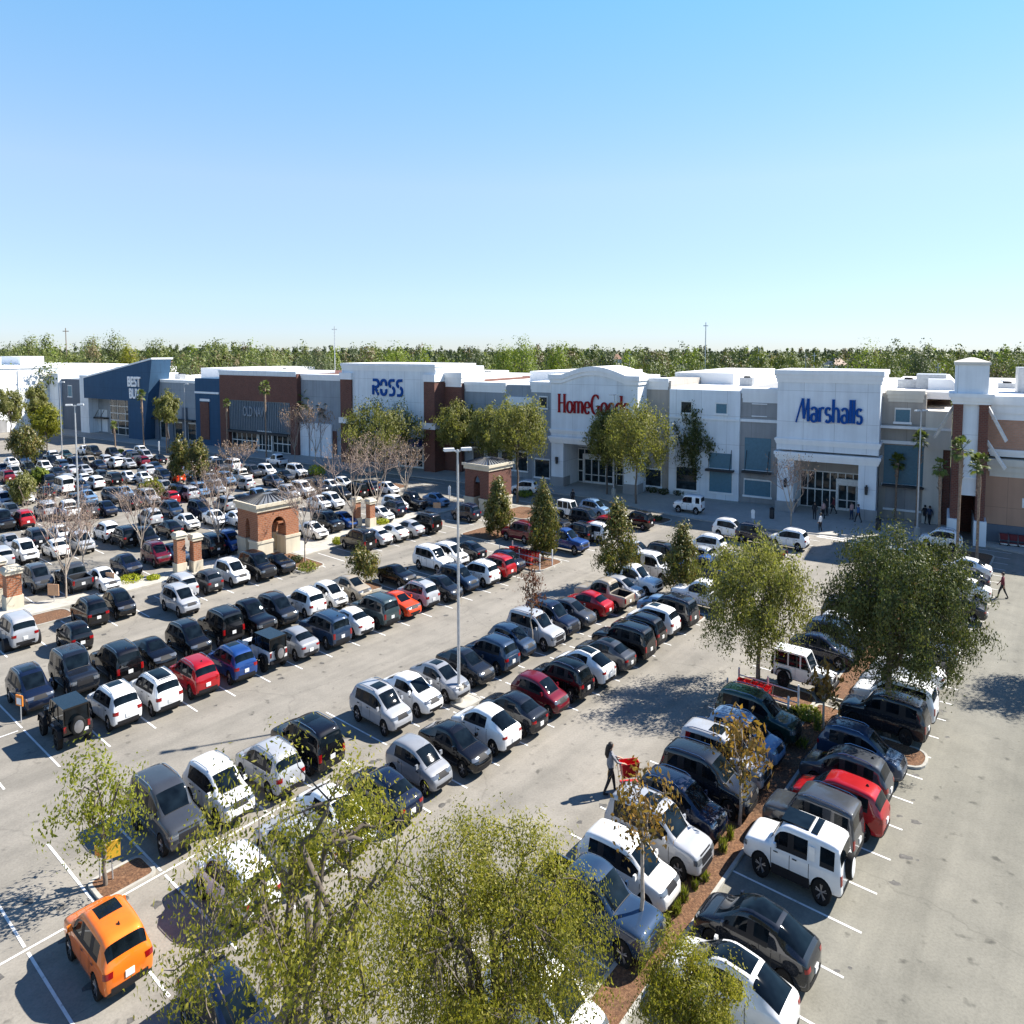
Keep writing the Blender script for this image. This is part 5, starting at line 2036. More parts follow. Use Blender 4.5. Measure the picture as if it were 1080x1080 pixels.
# ---- the three crowns that fill the bottom of the view
tree('oak_tree', 'large open oak with visible crooked limbs and yellowing leaves at the bottom left', *ab(3.05, -13.1), 4.4, (.15, .1, 7.9), (3.05, 2.7, 2.7), 140, 125, .80, .10, .043, L_OAK, 11, r0=.22, droop=.35, inner=.10, forks=6, group=GT, lean=(.25, -.1))
tree('oak_tree', 'dense broad oak crown filling the bottom centre of the view', *ab(5.3, -12.6), 2.6, (-.25, 0, 4.9), (3.45, 2.9, 2.35), 290, 200, .78, .095, .040, L_OAK, 12, r0=.20, droop=.30, inner=.2, forks=6, group=GT)
tree('oak_tree', 'low oak crown cut by the bottom edge beside the white electric car', 5.35, 20.3, 1.8, (0, 0, 3.0), (1.6, 1.5, 1.35), 100, 190, .6, .095, .040, L_OAK, 13, r0=.12, droop=.25, inner=.2, group=GT)
# mistletoe-like yellow clumps in the open oak
rngm = np.random.default_rng(5)
for px_, py_, z, r_ in ((374, 872, 7.6, .62), (322, 905, 7.4, .36)):
    x, y = at(px_, py_, z * K)
    dx = dy = 0
    o = thing('mistletoe', 'bright yellow green mistletoe ball in the open oak, ' + ('the larger one' if r_ > .5 else 'the smaller one'), 'plant', (x + dx, y + dy, z), 0, 'mistletoe in the oak')
    st = MB()
    for q in range(9):
        dd = rand_dirs(rngm, 1)[0] * r_ * .8
        st.tube([(0, 0, 0), tuple(dd)], [.02, .008], 3)
    st.build('stem', BARK, o)
    pts = rand_dirs(rngm, 1500) * (rngm.uniform(.1, 1, 1500) ** .5)[:, None] * r_
    obj('foliage', leaf_mesh('foliage', pts, .10, .05, L_YELLOW, rngm), o)

# ---- lot trees
pxtree('oak_tree', 'big dark round oak standing in the island by the right hand lane', (935, 776), 547, 726, 172, 21, L_OAKDARK, ntips=260, nleaf=210, clump=.24, lpx=2.7, r0=.20, droop=.35, group=GT, inner=.2, h0=3.0, off=(.7, 0))
pxtree('oak_tree', 'loose yellow green oak on a thin trunk beside the white jeep', (800, 724), 554, 690, 138, 22, L_WILLOW, off=(-.75, 0), ntips=140, nleaf=170, clump=.28, lpx=2.6, r0=.16, droop=.45, group=GT, inner=.15, h0=2.6)
pxtree('lime_tree', 'small bright green tree with an open crown behind the orange car', (111, 936), 770, 905, 124, 23, L_LIME2, ntips=34, nleaf=65, clump=.46, lpx=4.0, r0=.09, droop=.1, group=GT, inner=.1, squash=.45)
for i, (b, tp, bt, w, lab) in enumerate((((525, 566), 503, 562, 32, 'slim pointed evergreen beside the dark walkway pavilion'), ((573, 592), 507, 585, 36, 'pointed evergreen beside the cart corral full of red carts'),
                                         ((651, 618), 526, 612, 48, 'tall pointed glossy evergreen behind the beige pickup'), ((718, 628), 553, 622, 46, 'pointed evergreen with browning leaves behind the black wagon'))):
    pxtree('evergreen_tree', lab, b, tp, bt, w * 1.15, 30 + i, L_MAG, ntips=130, nleaf=60, clump=.36, lpx=2.6, shape='cone', r0=.10, group='pointed evergreens', h0=.8, droop=.1)
pxtree('evergreen_tree', 'small round evergreen over the beige sedan', (385, 618), 573, 614, 40, 36, L_MAG, ntips=60, nleaf=45, clump=.45, lpx=2.6, r0=.08, group='pointed evergreens', h0=.5)
pxtree('maple_tree', 'thin tree with sparse rust red leaves between the maroon hatchback rows', (561, 690), 583, 652, 40, 37, L_RED, ntips=34, nleaf=16, clump=.5, lpx=3.0, r0=.06, bark=BARK_PALE, group=GT, inner=.1)
for b, tp, bt, w, sd, lab in (((676, 1002), 790, 905, 90, 41, 'slender forked tree with sparse golden leaves before the silver crossover'), ((780, 872), 735, 835, 74, 42, 'slender tree with a few bronze leaves over the mulch strip'), ((868, 770), 690, 750, 44, 43, 'leafless sapling beside the nose of the white jeep')):
    pxtree('birch_tree', lab, b, tp, bt, w, sd, L_GOLD, ntips=40, nleaf=15 if sd != 43 else 3, clump=.42, lpx=6, r0=.085, bark=BARK_PALE, droop=.3, group=GT, inner=.05, forks=4)
x, y = at(1078, 738)
tree('oak_tree', 'oak just beyond the right edge whose shade falls on the lane', x + 10.5, y + 3.7, 2.6, (0, 0, 7.0), (3.4, 3.4, 2.6), 130, 110, 1.0, .2, .1, L_OAKDARK, 24, r0=.2, droop=.3, group=GT)
# far-left round trees
for b, tp, bt, w, sd, m, lab in (((29, 500), 444, 488, 38, 51, L_MAG, 'round green tree left of the two tall lamp posts'), ((50, 478), 425, 465, 34, 52, L_YELLOW, 'yellow green round tree before the white wing'), ((12, 470), 408, 448, 32, 53, L_WILLOW, 'pale tree at the far left edge before the white wing'),
                                 ((42, 462), 402, 445, 30, 54, L_WILLOW, 'thin pale tree against the white wing'), ((190, 515), 458, 506, 24, 55, L_MAG, 'left of two dense trees touching before the slate shops'), ((208, 517), 460, 508, 28, 56, L_MAG, 'right of two dense trees touching before the slate shops'),
                                 ((178, 478), 412, 448, 30, 57, L_WILLOW, 'airy pale tree before the slate shops'), ((24, 535), 497, 530, 30, 58, L_WILLOW, 'low pale bushy tree among the far left cars'), ((42, 516), 492, 512, 18, 59, L_LIME, 'small lime tree among the far left cars'), ((160, 530), 505, 528, 26, 60, L_YELLOW, 'yellow green crown behind the large bare tree')):
    pxtree('round_tree', lab, b, tp, bt, w, sd, m, ntips=70, nleaf=70, clump=.36, lpx=2.1, r0=.14, group='trees in the far left lot', twigs=False)
# store-front oaks
for b, tp, bt, w, sd, m, lab in (((405, 499), 417, 484, 98, 61, L_WILLOW, 'broad pale oak under the blue lettering of the brick and white box'), ((482, 503), 421, 476, 54, 62, L_WILLOW, 'pale oak right of the brick and white box'), ((517, 512), 425, 478, 52, 63, L_WILLOW, 'pale oak behind the dark walkway pavilion'), ((546, 530), 414, 486, 72, 64, L_WILLOW, 'tall pale oak left of the arched front'),
                                 ((671, 532), 418, 500, 82, 65, L_WILLOW, 'bright feathery oak hiding the end of the red lettering'), ((640, 522), 425, 490, 52, 66, L_WILLOW, 'thin grey green oak before the arched entrance'), ((733, 522), 418, 504, 70, 67, L_OAKDARK, 'dark narrow oak before the teal shutters')):
    pxtree('oak_tree', lab, b, tp, bt, w, sd, m, ntips=120, nleaf=95, clump=.30, lpx=2.2, r0=.16, droop=.35, group='oaks along the store fronts', squash=1.1, twigs=False)


# ---- leafless crape myrtles: vase of whippy stems
def bare_tree(label, base, top, wpx, seed, leafy=.5, group='leafless crape myrtles'):
    rng = np.random.default_rng(seed)
    x, y = at(*base)
    h = zat(x, y, top)
    s = F2 / (y * math.cos(CQ) + (CAM_H - 4) * math.sin(CQ))
    w = wpx / s / 2
    root = thing('crape_myrtle', label, 'tree', (x, y, 0), rng.uniform(0, 6), group)
    tr, tw = MB(), MB()
    ends = []
    h1 = h * .28
    tr.tube([(0, 0, -.05), (.03, .02, h1 * .5), (0, 0, h1)], [.09, .075, .07], 6)
    for i in range(7):
        a = 2 * PI * i / 7 + rng.uniform(-.3, .3)
        q = rng.uniform(.25, .62)
        p1 = (math.cos(a) * w * q, math.sin(a) * w * q, h * rng.uniform(.52, .66))
        tr.tube(curve_pts((0, 0, h1 * rng.uniform(.7, 1.0)), p1, rng, 3, .05), [.06, .05, .042, .035], 5)
        for j in range(5):
            q2 = rng.uniform(.3, 1.0)
            a2 = a + rng.uniform(-.7, .7)
            p2 = (math.cos(a2) * w * q2, math.sin(a2) * w * q2, h * rng.uniform(.66, .93))
            tw.tube(curve_pts(p1, p2, rng, 2, .06), [.03, .024, .018], 4, caps=False)
            for k in range(6):
                p3 = np.array(p2) + np.array([rng.normal() * w * .20, rng.normal() * w * .20, rng.uniform(.02, .20) * h])
                tw.tube([p2, tuple((np.array(p2) + p3) / 2 + rng.normal(size=3) * .05), tuple(p3)], [.016, .012, .006], 3, caps=False)
                ends.append(p3)
    tr.build('trunk', BARK_PALE, root, smooth=60)
    tw.build('twig', L_TWIG, root)
    e = np.repeat(np.array(ends), 4, axis=0)
    e = e + rng.normal(size=e.shape) * .14
    e = e[rng.uniform(size=len(e)) < leafy]
    obj('crown', leaf_mesh('crown', e, max(.12, 1.5 / s), max(.07, .9 / s), L_TWIGROSE, rng, 0, .4), root)


for b, tp, w, sd, lab in (((149, 592), 512, 54, 71, 'wide leafless tree left of the paired brick pillars'), ((231, 588), 490, 46, 72, 'leafless tree just left of the brick walkway pavilion'), ((322, 594), 505, 54, 73, 'leafless tree in the kerbed bed right of the brick pavilion'), ((70, 632), 520, 66, 74, 'thin leafless tree over the beige walkway signs at left'),
                          ((372, 560), 468, 60, 75, 'leafless tree left of the two brick pillars'), ((398, 549), 462, 64, 76, 'tall leafless tree right of the two brick pillars'), ((311, 487), 432, 30, 77, 'leafless tree before the blue grey blank shop, left of two'), ((333, 493), 430, 32, 78, 'leafless tree before the blue grey blank shop, right of two'),
                          ((834, 556), 484, 46, 79, 'leafless tree at the left column of the white box store'), ((252, 510), 468, 40, 80, 'leafless tree behind the brick walkway pavilion'), ((428, 530), 470, 44, 81, 'leafless tree behind the orange boards'), ((775, 525), 465, 22, 82, 'thin bare sapling before the teal shutters'), ((88, 600), 540, 40, 83, 'low leafless tree left of the black crossover in the far row')):
    bare_tree(lab, b, tp, w, sd)


# ---- palms
def palm(label, base, top, wpx, seed, mat=None, group='palms along the store fronts', hang=.6):
    rng = np.random.default_rng(seed)
    x, y = at(*base)
    ht = zat(x, y, top)
    s = F2 / (y * math.cos(CQ) + (CAM_H - 8) * math.sin(CQ))
    w = wpx / s / 2
    hz = ht - w * .55
    root = thing('palm_tree', label, 'palm', (x, y, 0), rng.uniform(0, 6), group)
    tb = MB()
    ln = rng.normal(size=2) * .15
    n = 9
    pts = [(ln[0] * (i / n) ** 2, ln[1] * (i / n) ** 2, hz * i / n) for i in range(n + 1)]
    tb.tube(pts, [.22 if i == 0 else (.15 if i < n - 2 else .21) for i in range(n + 1)], 8)
    for i in range(26):                       # old leaf boots under the crown
        a = rng.uniform(0, 2 * PI)
        z = hz * rng.uniform(.70, .98)
        tb.tube([(pts[-1][0] + math.cos(a) * .14, pts[-1][1] + math.sin(a) * .14, z), (pts[-1][0] + math.cos(a) * .34, pts[-1][1] + math.sin(a) * .34, z + .22)], [.05, .02], 3)
    tb.build('trunk', BARK_PALM, root, smooth=50)
    c = MB()
    for f in range(34):
        a = rng.uniform(0, 2 * PI)
        el = rng.uniform(-.75, 1.2)
        d = np.array([math.cos(a) * math.cos(el), math.sin(a) * math.cos(el), math.sin(el)])
        hub = np.array([pts[-1][0], pts[-1][1], hz + .1])
        tip = hub + d * w * rng.uniform(.5, .62)
        side = np.cross(d, [0, 0, 1.0])
        side /= np.linalg.norm(side) + 1e-6
        upv = np.cross(side, d)
        c.tube([tuple(hub), tuple(tip)], [.025, .015], 3)
        nb = 15
        for b_ in range(nb):
            ph = (b_ / (nb - 1) - .5) * 2.7
            bd = d * math.cos(ph) + side * math.sin(ph) + upv * .1
            ln_ = w * .52 * (1 - .25 * abs(ph))
            e1_ = tip + bd * ln_ * .55
            e2_ = tip + bd * ln_ + np.array([0, 0, -hang * ln_ * .55])
            wv = np.cross(bd, upv)
            wv /= np.linalg.norm(wv) + 1e-6
            wv = wv * w * .035
            k0 = len(c.v)
            c.v += [tuple(tip), tuple(e1_ + wv), tuple(e2_), tuple(e1_ - wv)]
            c.f.append((k0, k0 + 1, k0 + 2, k0 + 3))
            c.m.append(0)
    c.build('crown', mat or L_PALM, root)


for b, tp, w, sd, lab in (((1009, 592), 466, 24, 91, 'tallest palm before the brick tower'), ((1030, 592), 483, 24, 92, 'palm at the right foot of the brick tower'), ((990, 575), 487, 18, 93, 'short palm left of the brick tower'), ((944, 550), 481, 18, 94, 'short palm at the right column of the white box store'), ((966, 556), 457, 19, 95, 'palm touching the grey lamp post right of the white box store'),
                          ((152, 478), 413, 11, 96, 'slim palm against the blue leaning wedge'), ((122, 478), 446, 9, 97, 'short palm before the glazed entrance of the blue wedge'), ((281, 483), 404, 14, 98, 'slim palm before the grey lettered panel'), ((240, 480), 422, 9, 99, 'small palm at the left end of the dark brick store'), ((176, 478), 440, 8, 100, 'tiny palm before the slate shops')):
    palm(lab, b, tp, w, sd)
for b, tp, w, sd, lab in (((326, 480), 412, 26, 101, 'feathery palm left of the dark palm by the blank shop'), ((345, 482), 420, 24, 102, 'dark palm before the blank blue grey shop')):
    palm(lab, b, tp, w, sd, L_PALMDARK if sd == 102 else None)


# ---- shrubs and tufts
def shrub(label, base, wpx, hpx, seed, mat, name='shrub', n=420, lpx=1.8, depth=1.0, group='clipped shrubs'):
    rng = np.random.default_rng(seed)
    x, y = at(*base)
    s = F2 / (y * math.cos(CQ) + CAM_H * math.sin(CQ))
    w, h = wpx / s / 2, hpx / s / K * .9
    root = thing(name, label, 'shrub', (x, y, 0), 0, group)
    st = MB()
    for i in range(6):
        d = rand_dirs(rng, 1)[0]
        st.tube([(0, 0, 0), (d[0] * w * .6, d[1] * w * .6 * depth, h * .6)], [.04, .015], 3)
    st.build('stem', BARK, root)
    u = rand_dirs(rng, n) * (rng.uniform(.2, 1, n) ** .4)[:, None]
    pts = np.stack([u[:, 0] * w, u[:, 1] * w * depth, h * .5 + u[:, 2] * h * .5], 1)
    if name == 'grass_tuft':
        pts = np.stack([u[:, 0] * w * .45, u[:, 1] * w * .45, np.abs(u[:, 2]) * h * .2 + h * .3], 1)
        obj('foliage', leaf_mesh('foliage', pts, h * .75, .045, mat, rng, 0, 1.6), root)
        return
    obj('foliage', leaf_mesh('foliage', pts, max(.1, lpx / s), max(.05, lpx * .6 / s), mat, rng, 0, .3, face=u), root)


shrub('lime clipped shrub at the foot of the bare trees by the blank shop', (335, 502), 22, 14, 201, L_SHRUB)
shrub('lime shrub row by the two brick pillars', (402, 553), 20, 9, 202, L_SHRUB)
shrub('lime shrub left of the two brick pillars', (356, 575), 12, 10, 203, L_SHRUB)
shrub('lime shrub row behind the black walkway sedan', (138, 614), 26, 9, 204, L_SHRUB)
shrub('small lime shrub left of the paired brick pillars', (162, 612), 14, 7, 205, L_SHRUB)
shrub('green ground bush round the bare tree by the pavilion, front one', (325, 602), 24, 11, 206, L_GRASSY)
shrub('dark bush beside the pavilion base', (312, 594), 16, 9, 207, L_SHRUBDK)
shrub('low olive bush in the island before the shutters', (780, 561), 20, 8, 208, L_SHRUBDK)
shrub('round bush beside the palm before the blue wedge', (127, 479), 8, 6, 209, L_LIME)
shrub('lime bushes on the island behind the dark pavilion', (553, 524), 20, 8, 210, L_LIME)
shrub('low brown green bush in the mulch island before the white truck', (692, 549), 14, 6, 211, L_SHRUBDK)
for i, (px, py) in enumerate(((760, 523), (808, 528), (688, 520), (700, 522), (716, 523), (742, 523))):
    shrub('dark low shrub at the wall of the shuttered shop', (px, py), 14, 8, 215 + i, L_SHRUBDK, n=160, group='dark shrubs along the shop wall')
shrub('bright tufts beside the nose of the white jeep', (850, 757), 34, 12, 230, L_GRASSY, lpx=4)
shrub('dark hedge behind the dark green car', (828, 770), 34, 26, 231, L_SHRUBDK, lpx=4, n=900)
for i, (px, py) in enumerate(((704, 978), (721, 952), (741, 930), (770, 887), (690, 995), (712, 965), (733, 940), (762, 900), (846, 790), (862, 772))):
    shrub('spiky green tuft on the mulch strip', (px, py), 16 + 7 * (i % 3), 20 + 6 * (i % 2), 240 + i, L_GRASSY, 'grass_tuft', n=90, lpx=5, group='tufts on the mulch strip')

# ================================================================ WOODS
WOODS = [leaf_mat('woods_olive', [(.085, .115, .030), (.12, .15, .038), (.165, .18, .055)], .2, .03), leaf_mat('woods_dark', [(.06, .08, .036), (.085, .11, .048), (.11, .13, .06)], .2, .03),
         leaf_mat('woods_tan', [(.14, .11, .065), (.18, .14, .08), (.12, .12, .05)], .15, .03), leaf_mat('woods_lime', [(.13, .18, .025), (.19, .25, .04), (.25, .29, .055)], .35, .05)]


def crown_blob(rng, h, w, n, pine=False):
    """leaf-clump centres of one wood tree (model metres, z still unscaled)"""
    k = max(4, n // 22)
    u = rand_dirs(rng, k) * (rng.uniform(.35, 1, k) ** .5)[:, None]
    c = np.stack([u[:, 0] * w, u[:, 1] * w, h * .60 + u[:, 2] * h * .36], 1)
    if pine:
        c[:, 0] *= .6
        c[:, 1] *= .6
        c[:, 2] = h * .78 + u[:, 2] * h * .2
    p = np.repeat(c, n // k + 1, axis=0)[:n]
    o_ = np.clip(rng.normal(size=p.shape), -1.6, 1.6) * np.array([w * .26, w * .26, h * .055])
    fc = o_ / np.array([w * .26, w * .26, h * .055]) * .6 + (p - np.array([0, 0, h * .6])) / np.array([w, w, h * .36]) * .7
    fc[:, 2] += .2
    fc = fc + rand_dirs(rng, len(p)) * .18
    fc /= np.linalg.norm(fc, axis=1)[:, None] + 1e-6
    return p + o_, fc


rng = np.random.default_rng(77)
buckets = {0: [], 1: [], 2: [], 3: []}
for i in range(2600):
    d = 215 + (rng.uniform() ** 1.7) * 1500
    px = rng.uniform(-120, 1200)
    x = (px - 540) / FP * d
    y = d
    q = Vector((x - P0.x, y - P0.y))
    if q.dot(FN) < 95 and -200 < q.dot(FD) < 120:
        continue
    h = rng.uniform(12.0, 18.8) * (1 + .06 * math.sin(px * .035) + .05 * math.sin(px * .11 + d * .01)) * (.86 if d < 260 else 1) + (1.0 if d > 700 else 0)
    if px < 330:
        h *= 1.06
    w = rng.uniform(3.0, 5.5)
    nl = int(240 if d < 450 else 60)
    c, fc = crown_blob(rng, h, w, nl, rng.uniform() < .15)
    c[:, 0] += x
    c[:, 1] += y
    far = min(1, max(0, (d - 400) / 700))
    b = 1 if rng.uniform() < .25 + .6 * far else (2 if rng.uniform() < .17 else (3 if rng.uniform() < .2 else 0))
    buckets[b].append((c, max(.6, d * 2.0 / FP), fc))
for b, lst in buckets.items():
    pts = np.concatenate([c for c, _, _ in lst])
    fcs = np.concatenate([f for _, _, f in lst])
    Ls = np.concatenate([np.full(len(c), L) for c, L, _ in lst])
    me = leaf_mesh('woods', pts, Ls, Ls * .8, WOODS[b], rng, face=fcs)
    o = obj('woods', me)
    tag(o, ['olive green woodland spreading behind the stores', 'darker distant woodland towards the horizon', 'tan winter trees scattered through the woodland', 'fresh lime green trees scattered through the woodland'][b], 'woodland', kind='stuff')
# trees that stand out of the woods
GW = 'trees standing out of the woodland'
for px, top, w, d, m, lab in ((550, 353, 22, 235, 3, 'bright green round tree rising behind the arched front, left of a pair'), (588, 357, 17, 240, 3, 'bright green tree rising behind the arched front, right of a pair'), (531, 361, 14, 240, 3, 'small bright tree left of the pair behind the arched front'), (418, 361, 26, 250, 3, 'wide lime tree behind the brick and white box'), (914, 357, 26, 200, 3, 'bright green tree directly behind the white box store'), (936, 364, 18, 200, 0, 'olive tree right of the bright tree behind the white box store'),
                              (136, 358, 14, 255, 4, 'yellow tree rising behind the blue wedge'), (30, 354, 16, 270, 0, 'tall pine head at the far left of the woodland'), (121, 351, 18, 300, 0, 'thin tall pine behind the blue wedge'), (97, 356, 18, 300, 0, 'pine left of the yellow tree'), (165, 357, 20, 300, 0, 'pine right of the yellow tree'), (233, 360, 18, 300, 0, 'dark pine above the dark brick store'), (12, 362, 22, 260, 0, 'broad olive tree at the far left edge'),
                              (280, 360, 34, 250, 0, 'broad olive tree above the dark brick store roof'), (335, 366, 34, 240, 1, 'dark broad tree left of the brick and white box'), (502, 366, 26, 250, 1, 'dark tree right of the brick and white box'), (640, 366, 24, 300, 1, 'dark tree behind the arch top'), (972, 366, 26, 215, 1, 'dark oak left of the brick tower'), (1065, 372, 40, 200, 0, 'olive tree behind the right store roof'), (690, 368, 30, 330, 2, 'tan tree right of the arched front'), (1052, 378, 24, 200, 2, 'tan tree right of the brick tower')):
    x, y = (px - 540) / FP * d, d
    h = zat(x, y, top)
    ww = w * d / FP / 2 * (1.5 if m in (3, 0, 4) else 1.15)
    rng2 = np.random.default_rng(int(px))
    root = thing('woodland_tree', lab, 'tree', (x, y, 0), 0, GW)
    st = MB()
    st.tube([(0, 0, -.2), (.2, .1, h * .5), (0, 0, h * .85)], [.35, .25, .06], 6)
    for i in range(7):
        dd = rand_dirs(rng2, 1)[0]
        st.tube([(0, 0, h * (.4 + .05 * i)), (dd[0] * ww * .7, dd[1] * ww * .7, h * (.5 + .05 * i))], [.14, .04], 4)
    st.build('trunk', BARK, root)
    if 'pine' in lab:
        c, fc = crown_blob(rng2, h, ww, 1100, True)
    else:
        c, fc = crown_blob(rng2, h, ww * .9, 2600)
    obj('crown', leaf_mesh('crown', c, d * 1.7 / FP, d * 1.1 / FP, L_YELLOW if m == 4 else WOODS[m], rng2, face=fc), root)
# low houses seen between the trees
for px, py, w, d, c, lab in ((882, 383, 20, 300, (.55, .40, .30), 'house with a pale tan hip roof behind the white box store'), (650, 378, 10, 420, (.42, .22, .15), 'far house with a red brown roof right of the arched front'), (800, 383, 14, 420, (.45, .25, .18), 'far house with a terracotta roof left of the white box store'), (180, 386, 7, 330, (.45, .27, .2), 'small far roof behind the dark brick store')):
    x, y = (px - 540) / FP * d, d
    z = zat(x, y, py - 3)
    ww = w * d / FP / 2
    root = thing('far_house', lab, 'house', (x, y, 0), .3)
    MB().box(-ww * .9, ww * .9, -ww * .7, ww * .7, 0, z - 1.4).build('wall', ST_CREAM, root)
    q = [(-ww, -ww * .8), (ww, -ww * .8), (ww, ww * .8), (-ww, ww * .8)]
    MB().prism(q, z - 1.39, z + .6, 0, taper=.3).build('roof', plain('roof_tiles', c, .8, var=.15), root)

# ================================================================ STREET FURNITURE
POLEM = plain('pole_metal', (0.50, 0.51, 0.52), 0.4, .5)
WOODPOLE = plain('timber_pole', (0.20, 0.15, 0.11), 0.9, var=.3)


def lamp_post(label, base, top, arms=2, rz=0.0, arm=.95):
    x, y = at(*base)
    h = zat(x, y, top)
    root = thing('lamp_post', label, 'street lamp', (x, y, 0), rz, 'tall parking lot lamps')
    b = MB()
    b.lathe([(.34, 0), (.34, .75), (.31, .80)], 14)
    b.build('base', CONC, root, smooth=40)
    p = MB()
    p.tube([(0, 0, .801), (0, 0, h * .5), (0, 0, h)], [.115, .095, .07], 8)
    p.lathe([(.2, .802), (.2, .86), (.12, .9)], 8)
    p.build('pole', POLEM, root, smooth=40)
    for k in range(arms):
        a = 2 * PI * k / arms
        ca, sa = math.cos(a), math.sin(a)
        m = MB()
        m.tube([(0, 0, h - .12), (ca * .28, sa * .28, h - .02)], .05, 5)
        m.build('arm', POLEM, root)
        hd = MB()
        n0 = (-sa, ca)
        pts = [(ca * r_ + n0[0] * w, sa * r_ + n0[1] * w) for r_, w in ((.25, -.14), (arm, -.2), (arm, .2), (.25, .14))]
        hd.prism(pts, h - .06, h + .07, 0)
        ho = hd.build('lamp_head', WHITE, root)
        ln = MB()
        pts = [(ca * r_ + n0[0] * w, sa * r_ + n0[1] * w) for r_, w in ((.35, -.1), (arm - .08, -.15), (arm - .08, .15), (.35, .1))]
        ln.prism(pts, h - .085, h - .061, 0)
        ln.build('lens', LAMP, ho)
    return root


lamp_post('tallest lamp post, rising mid lot from the row of the white hatchback', (484, 741), 474, 2, .3)
lamp_post('lamp post with twin heads behind the leafless tree at left', (84.5, 578), 427, 2, .4)
lamp_post('lamp post farther back, left of the blue wedge', (66, 488), 403, 2, .2)
lamp_post('lamp post before the slate shops', (196, 470), 405, 1, .2)
lamp_post('lamp post left of the blue lettering on the white box', (381, 481), 408, 2, .2)
lamp_post('lamp post before the arched entrance', (647, 523), 416, 2, .2)
lamp_post('lamp post beside the palms right of the white box store', (967, 566), 433, 2, .3)

# utility poles behind the stores
for px, top, d, m, lab in ((70, 346, 270, WOODPOLE, 'timber utility pole behind the blue wedge'), (353, 344, 270, POLEM, 'dark utility pole behind the brick and white box'), (744, 340, 250, POLEM, 'tall dark utility pole behind the shuttered shop'), (800, 366, 330, POLEM, 'pale pole left of the white box store roof'), (664, 371, 300, POLEM, 'pale pole behind the arched front'),
                           (850, 373, 260, CONC, 'concrete pole behind the white box store, left of two'), (859, 372, 300, POLEM, 'thin pole behind the white box store, right of two'), (990, 383, 200, CONC, 'concrete pole left of the tower lantern'), (941, 366, 300, POLEM, 'thin pole right of the bright tree')):
    x, y = (px - 540) / FP * d, d
    h = zat(x, y, top)
    root = thing('utility_pole', lab, 'pole', (x, y, 0), .4, 'poles behind the stores')
    p = MB()
    p.tube([(0, 0, 0), (0, 0, h)], [.24, .15], 7)
    p.build('pole', m, root)
    c = MB()
    c.box(-1.0, 1.0, -.06, .06, h - .9, h - .7)
    c.build('crossarm', m, root)


# ---- walkway pavilions and pillars
def pillar(label, base, top, w=.44, group='brick pillars of the walkway'):
    x, y = at(*base)
    h = zat(x, y, top)
    root = thing('brick_pillar', label, 'pillar', (x, y, 0), -AROW, group)
    MB().box(-w - .1, w + .1, -w - .1, w + .1, 0, .9).build('plinth', STONE, root)
    MB().box(-w, w, -w, w, .901, h - .45).build('shaft', BRICK_O, root)
    c = MB()
    c.box(-w - .12, w + .12, -w - .12, w + .12, h - .449, h - .22)
    c.prism([(-w - .22, -w - .22), (w + .22, -w - .22), (w + .22, w + .22), (-w - .22, w + .22)], h - .219, h, 0, taper=.7)
    c.build('capital', STONE, root)


pillar('left one of the paired brick pillars before the dark parked van', (190, 606), 561)
pillar('right one of the paired brick pillars before the dark parked van', (207, 603), 563)
pillar('brick pillar left of two by the black walkway car', (376, 556), 524)
pillar('brick pillar right of two by the black walkway car', (391, 556), 526)
pillar('brick pillar at the left edge behind the silver minivan', (14, 642), 597, .6)
pillar('brick pillar cut by the left edge of the view', (-3, 634), 588, .6)


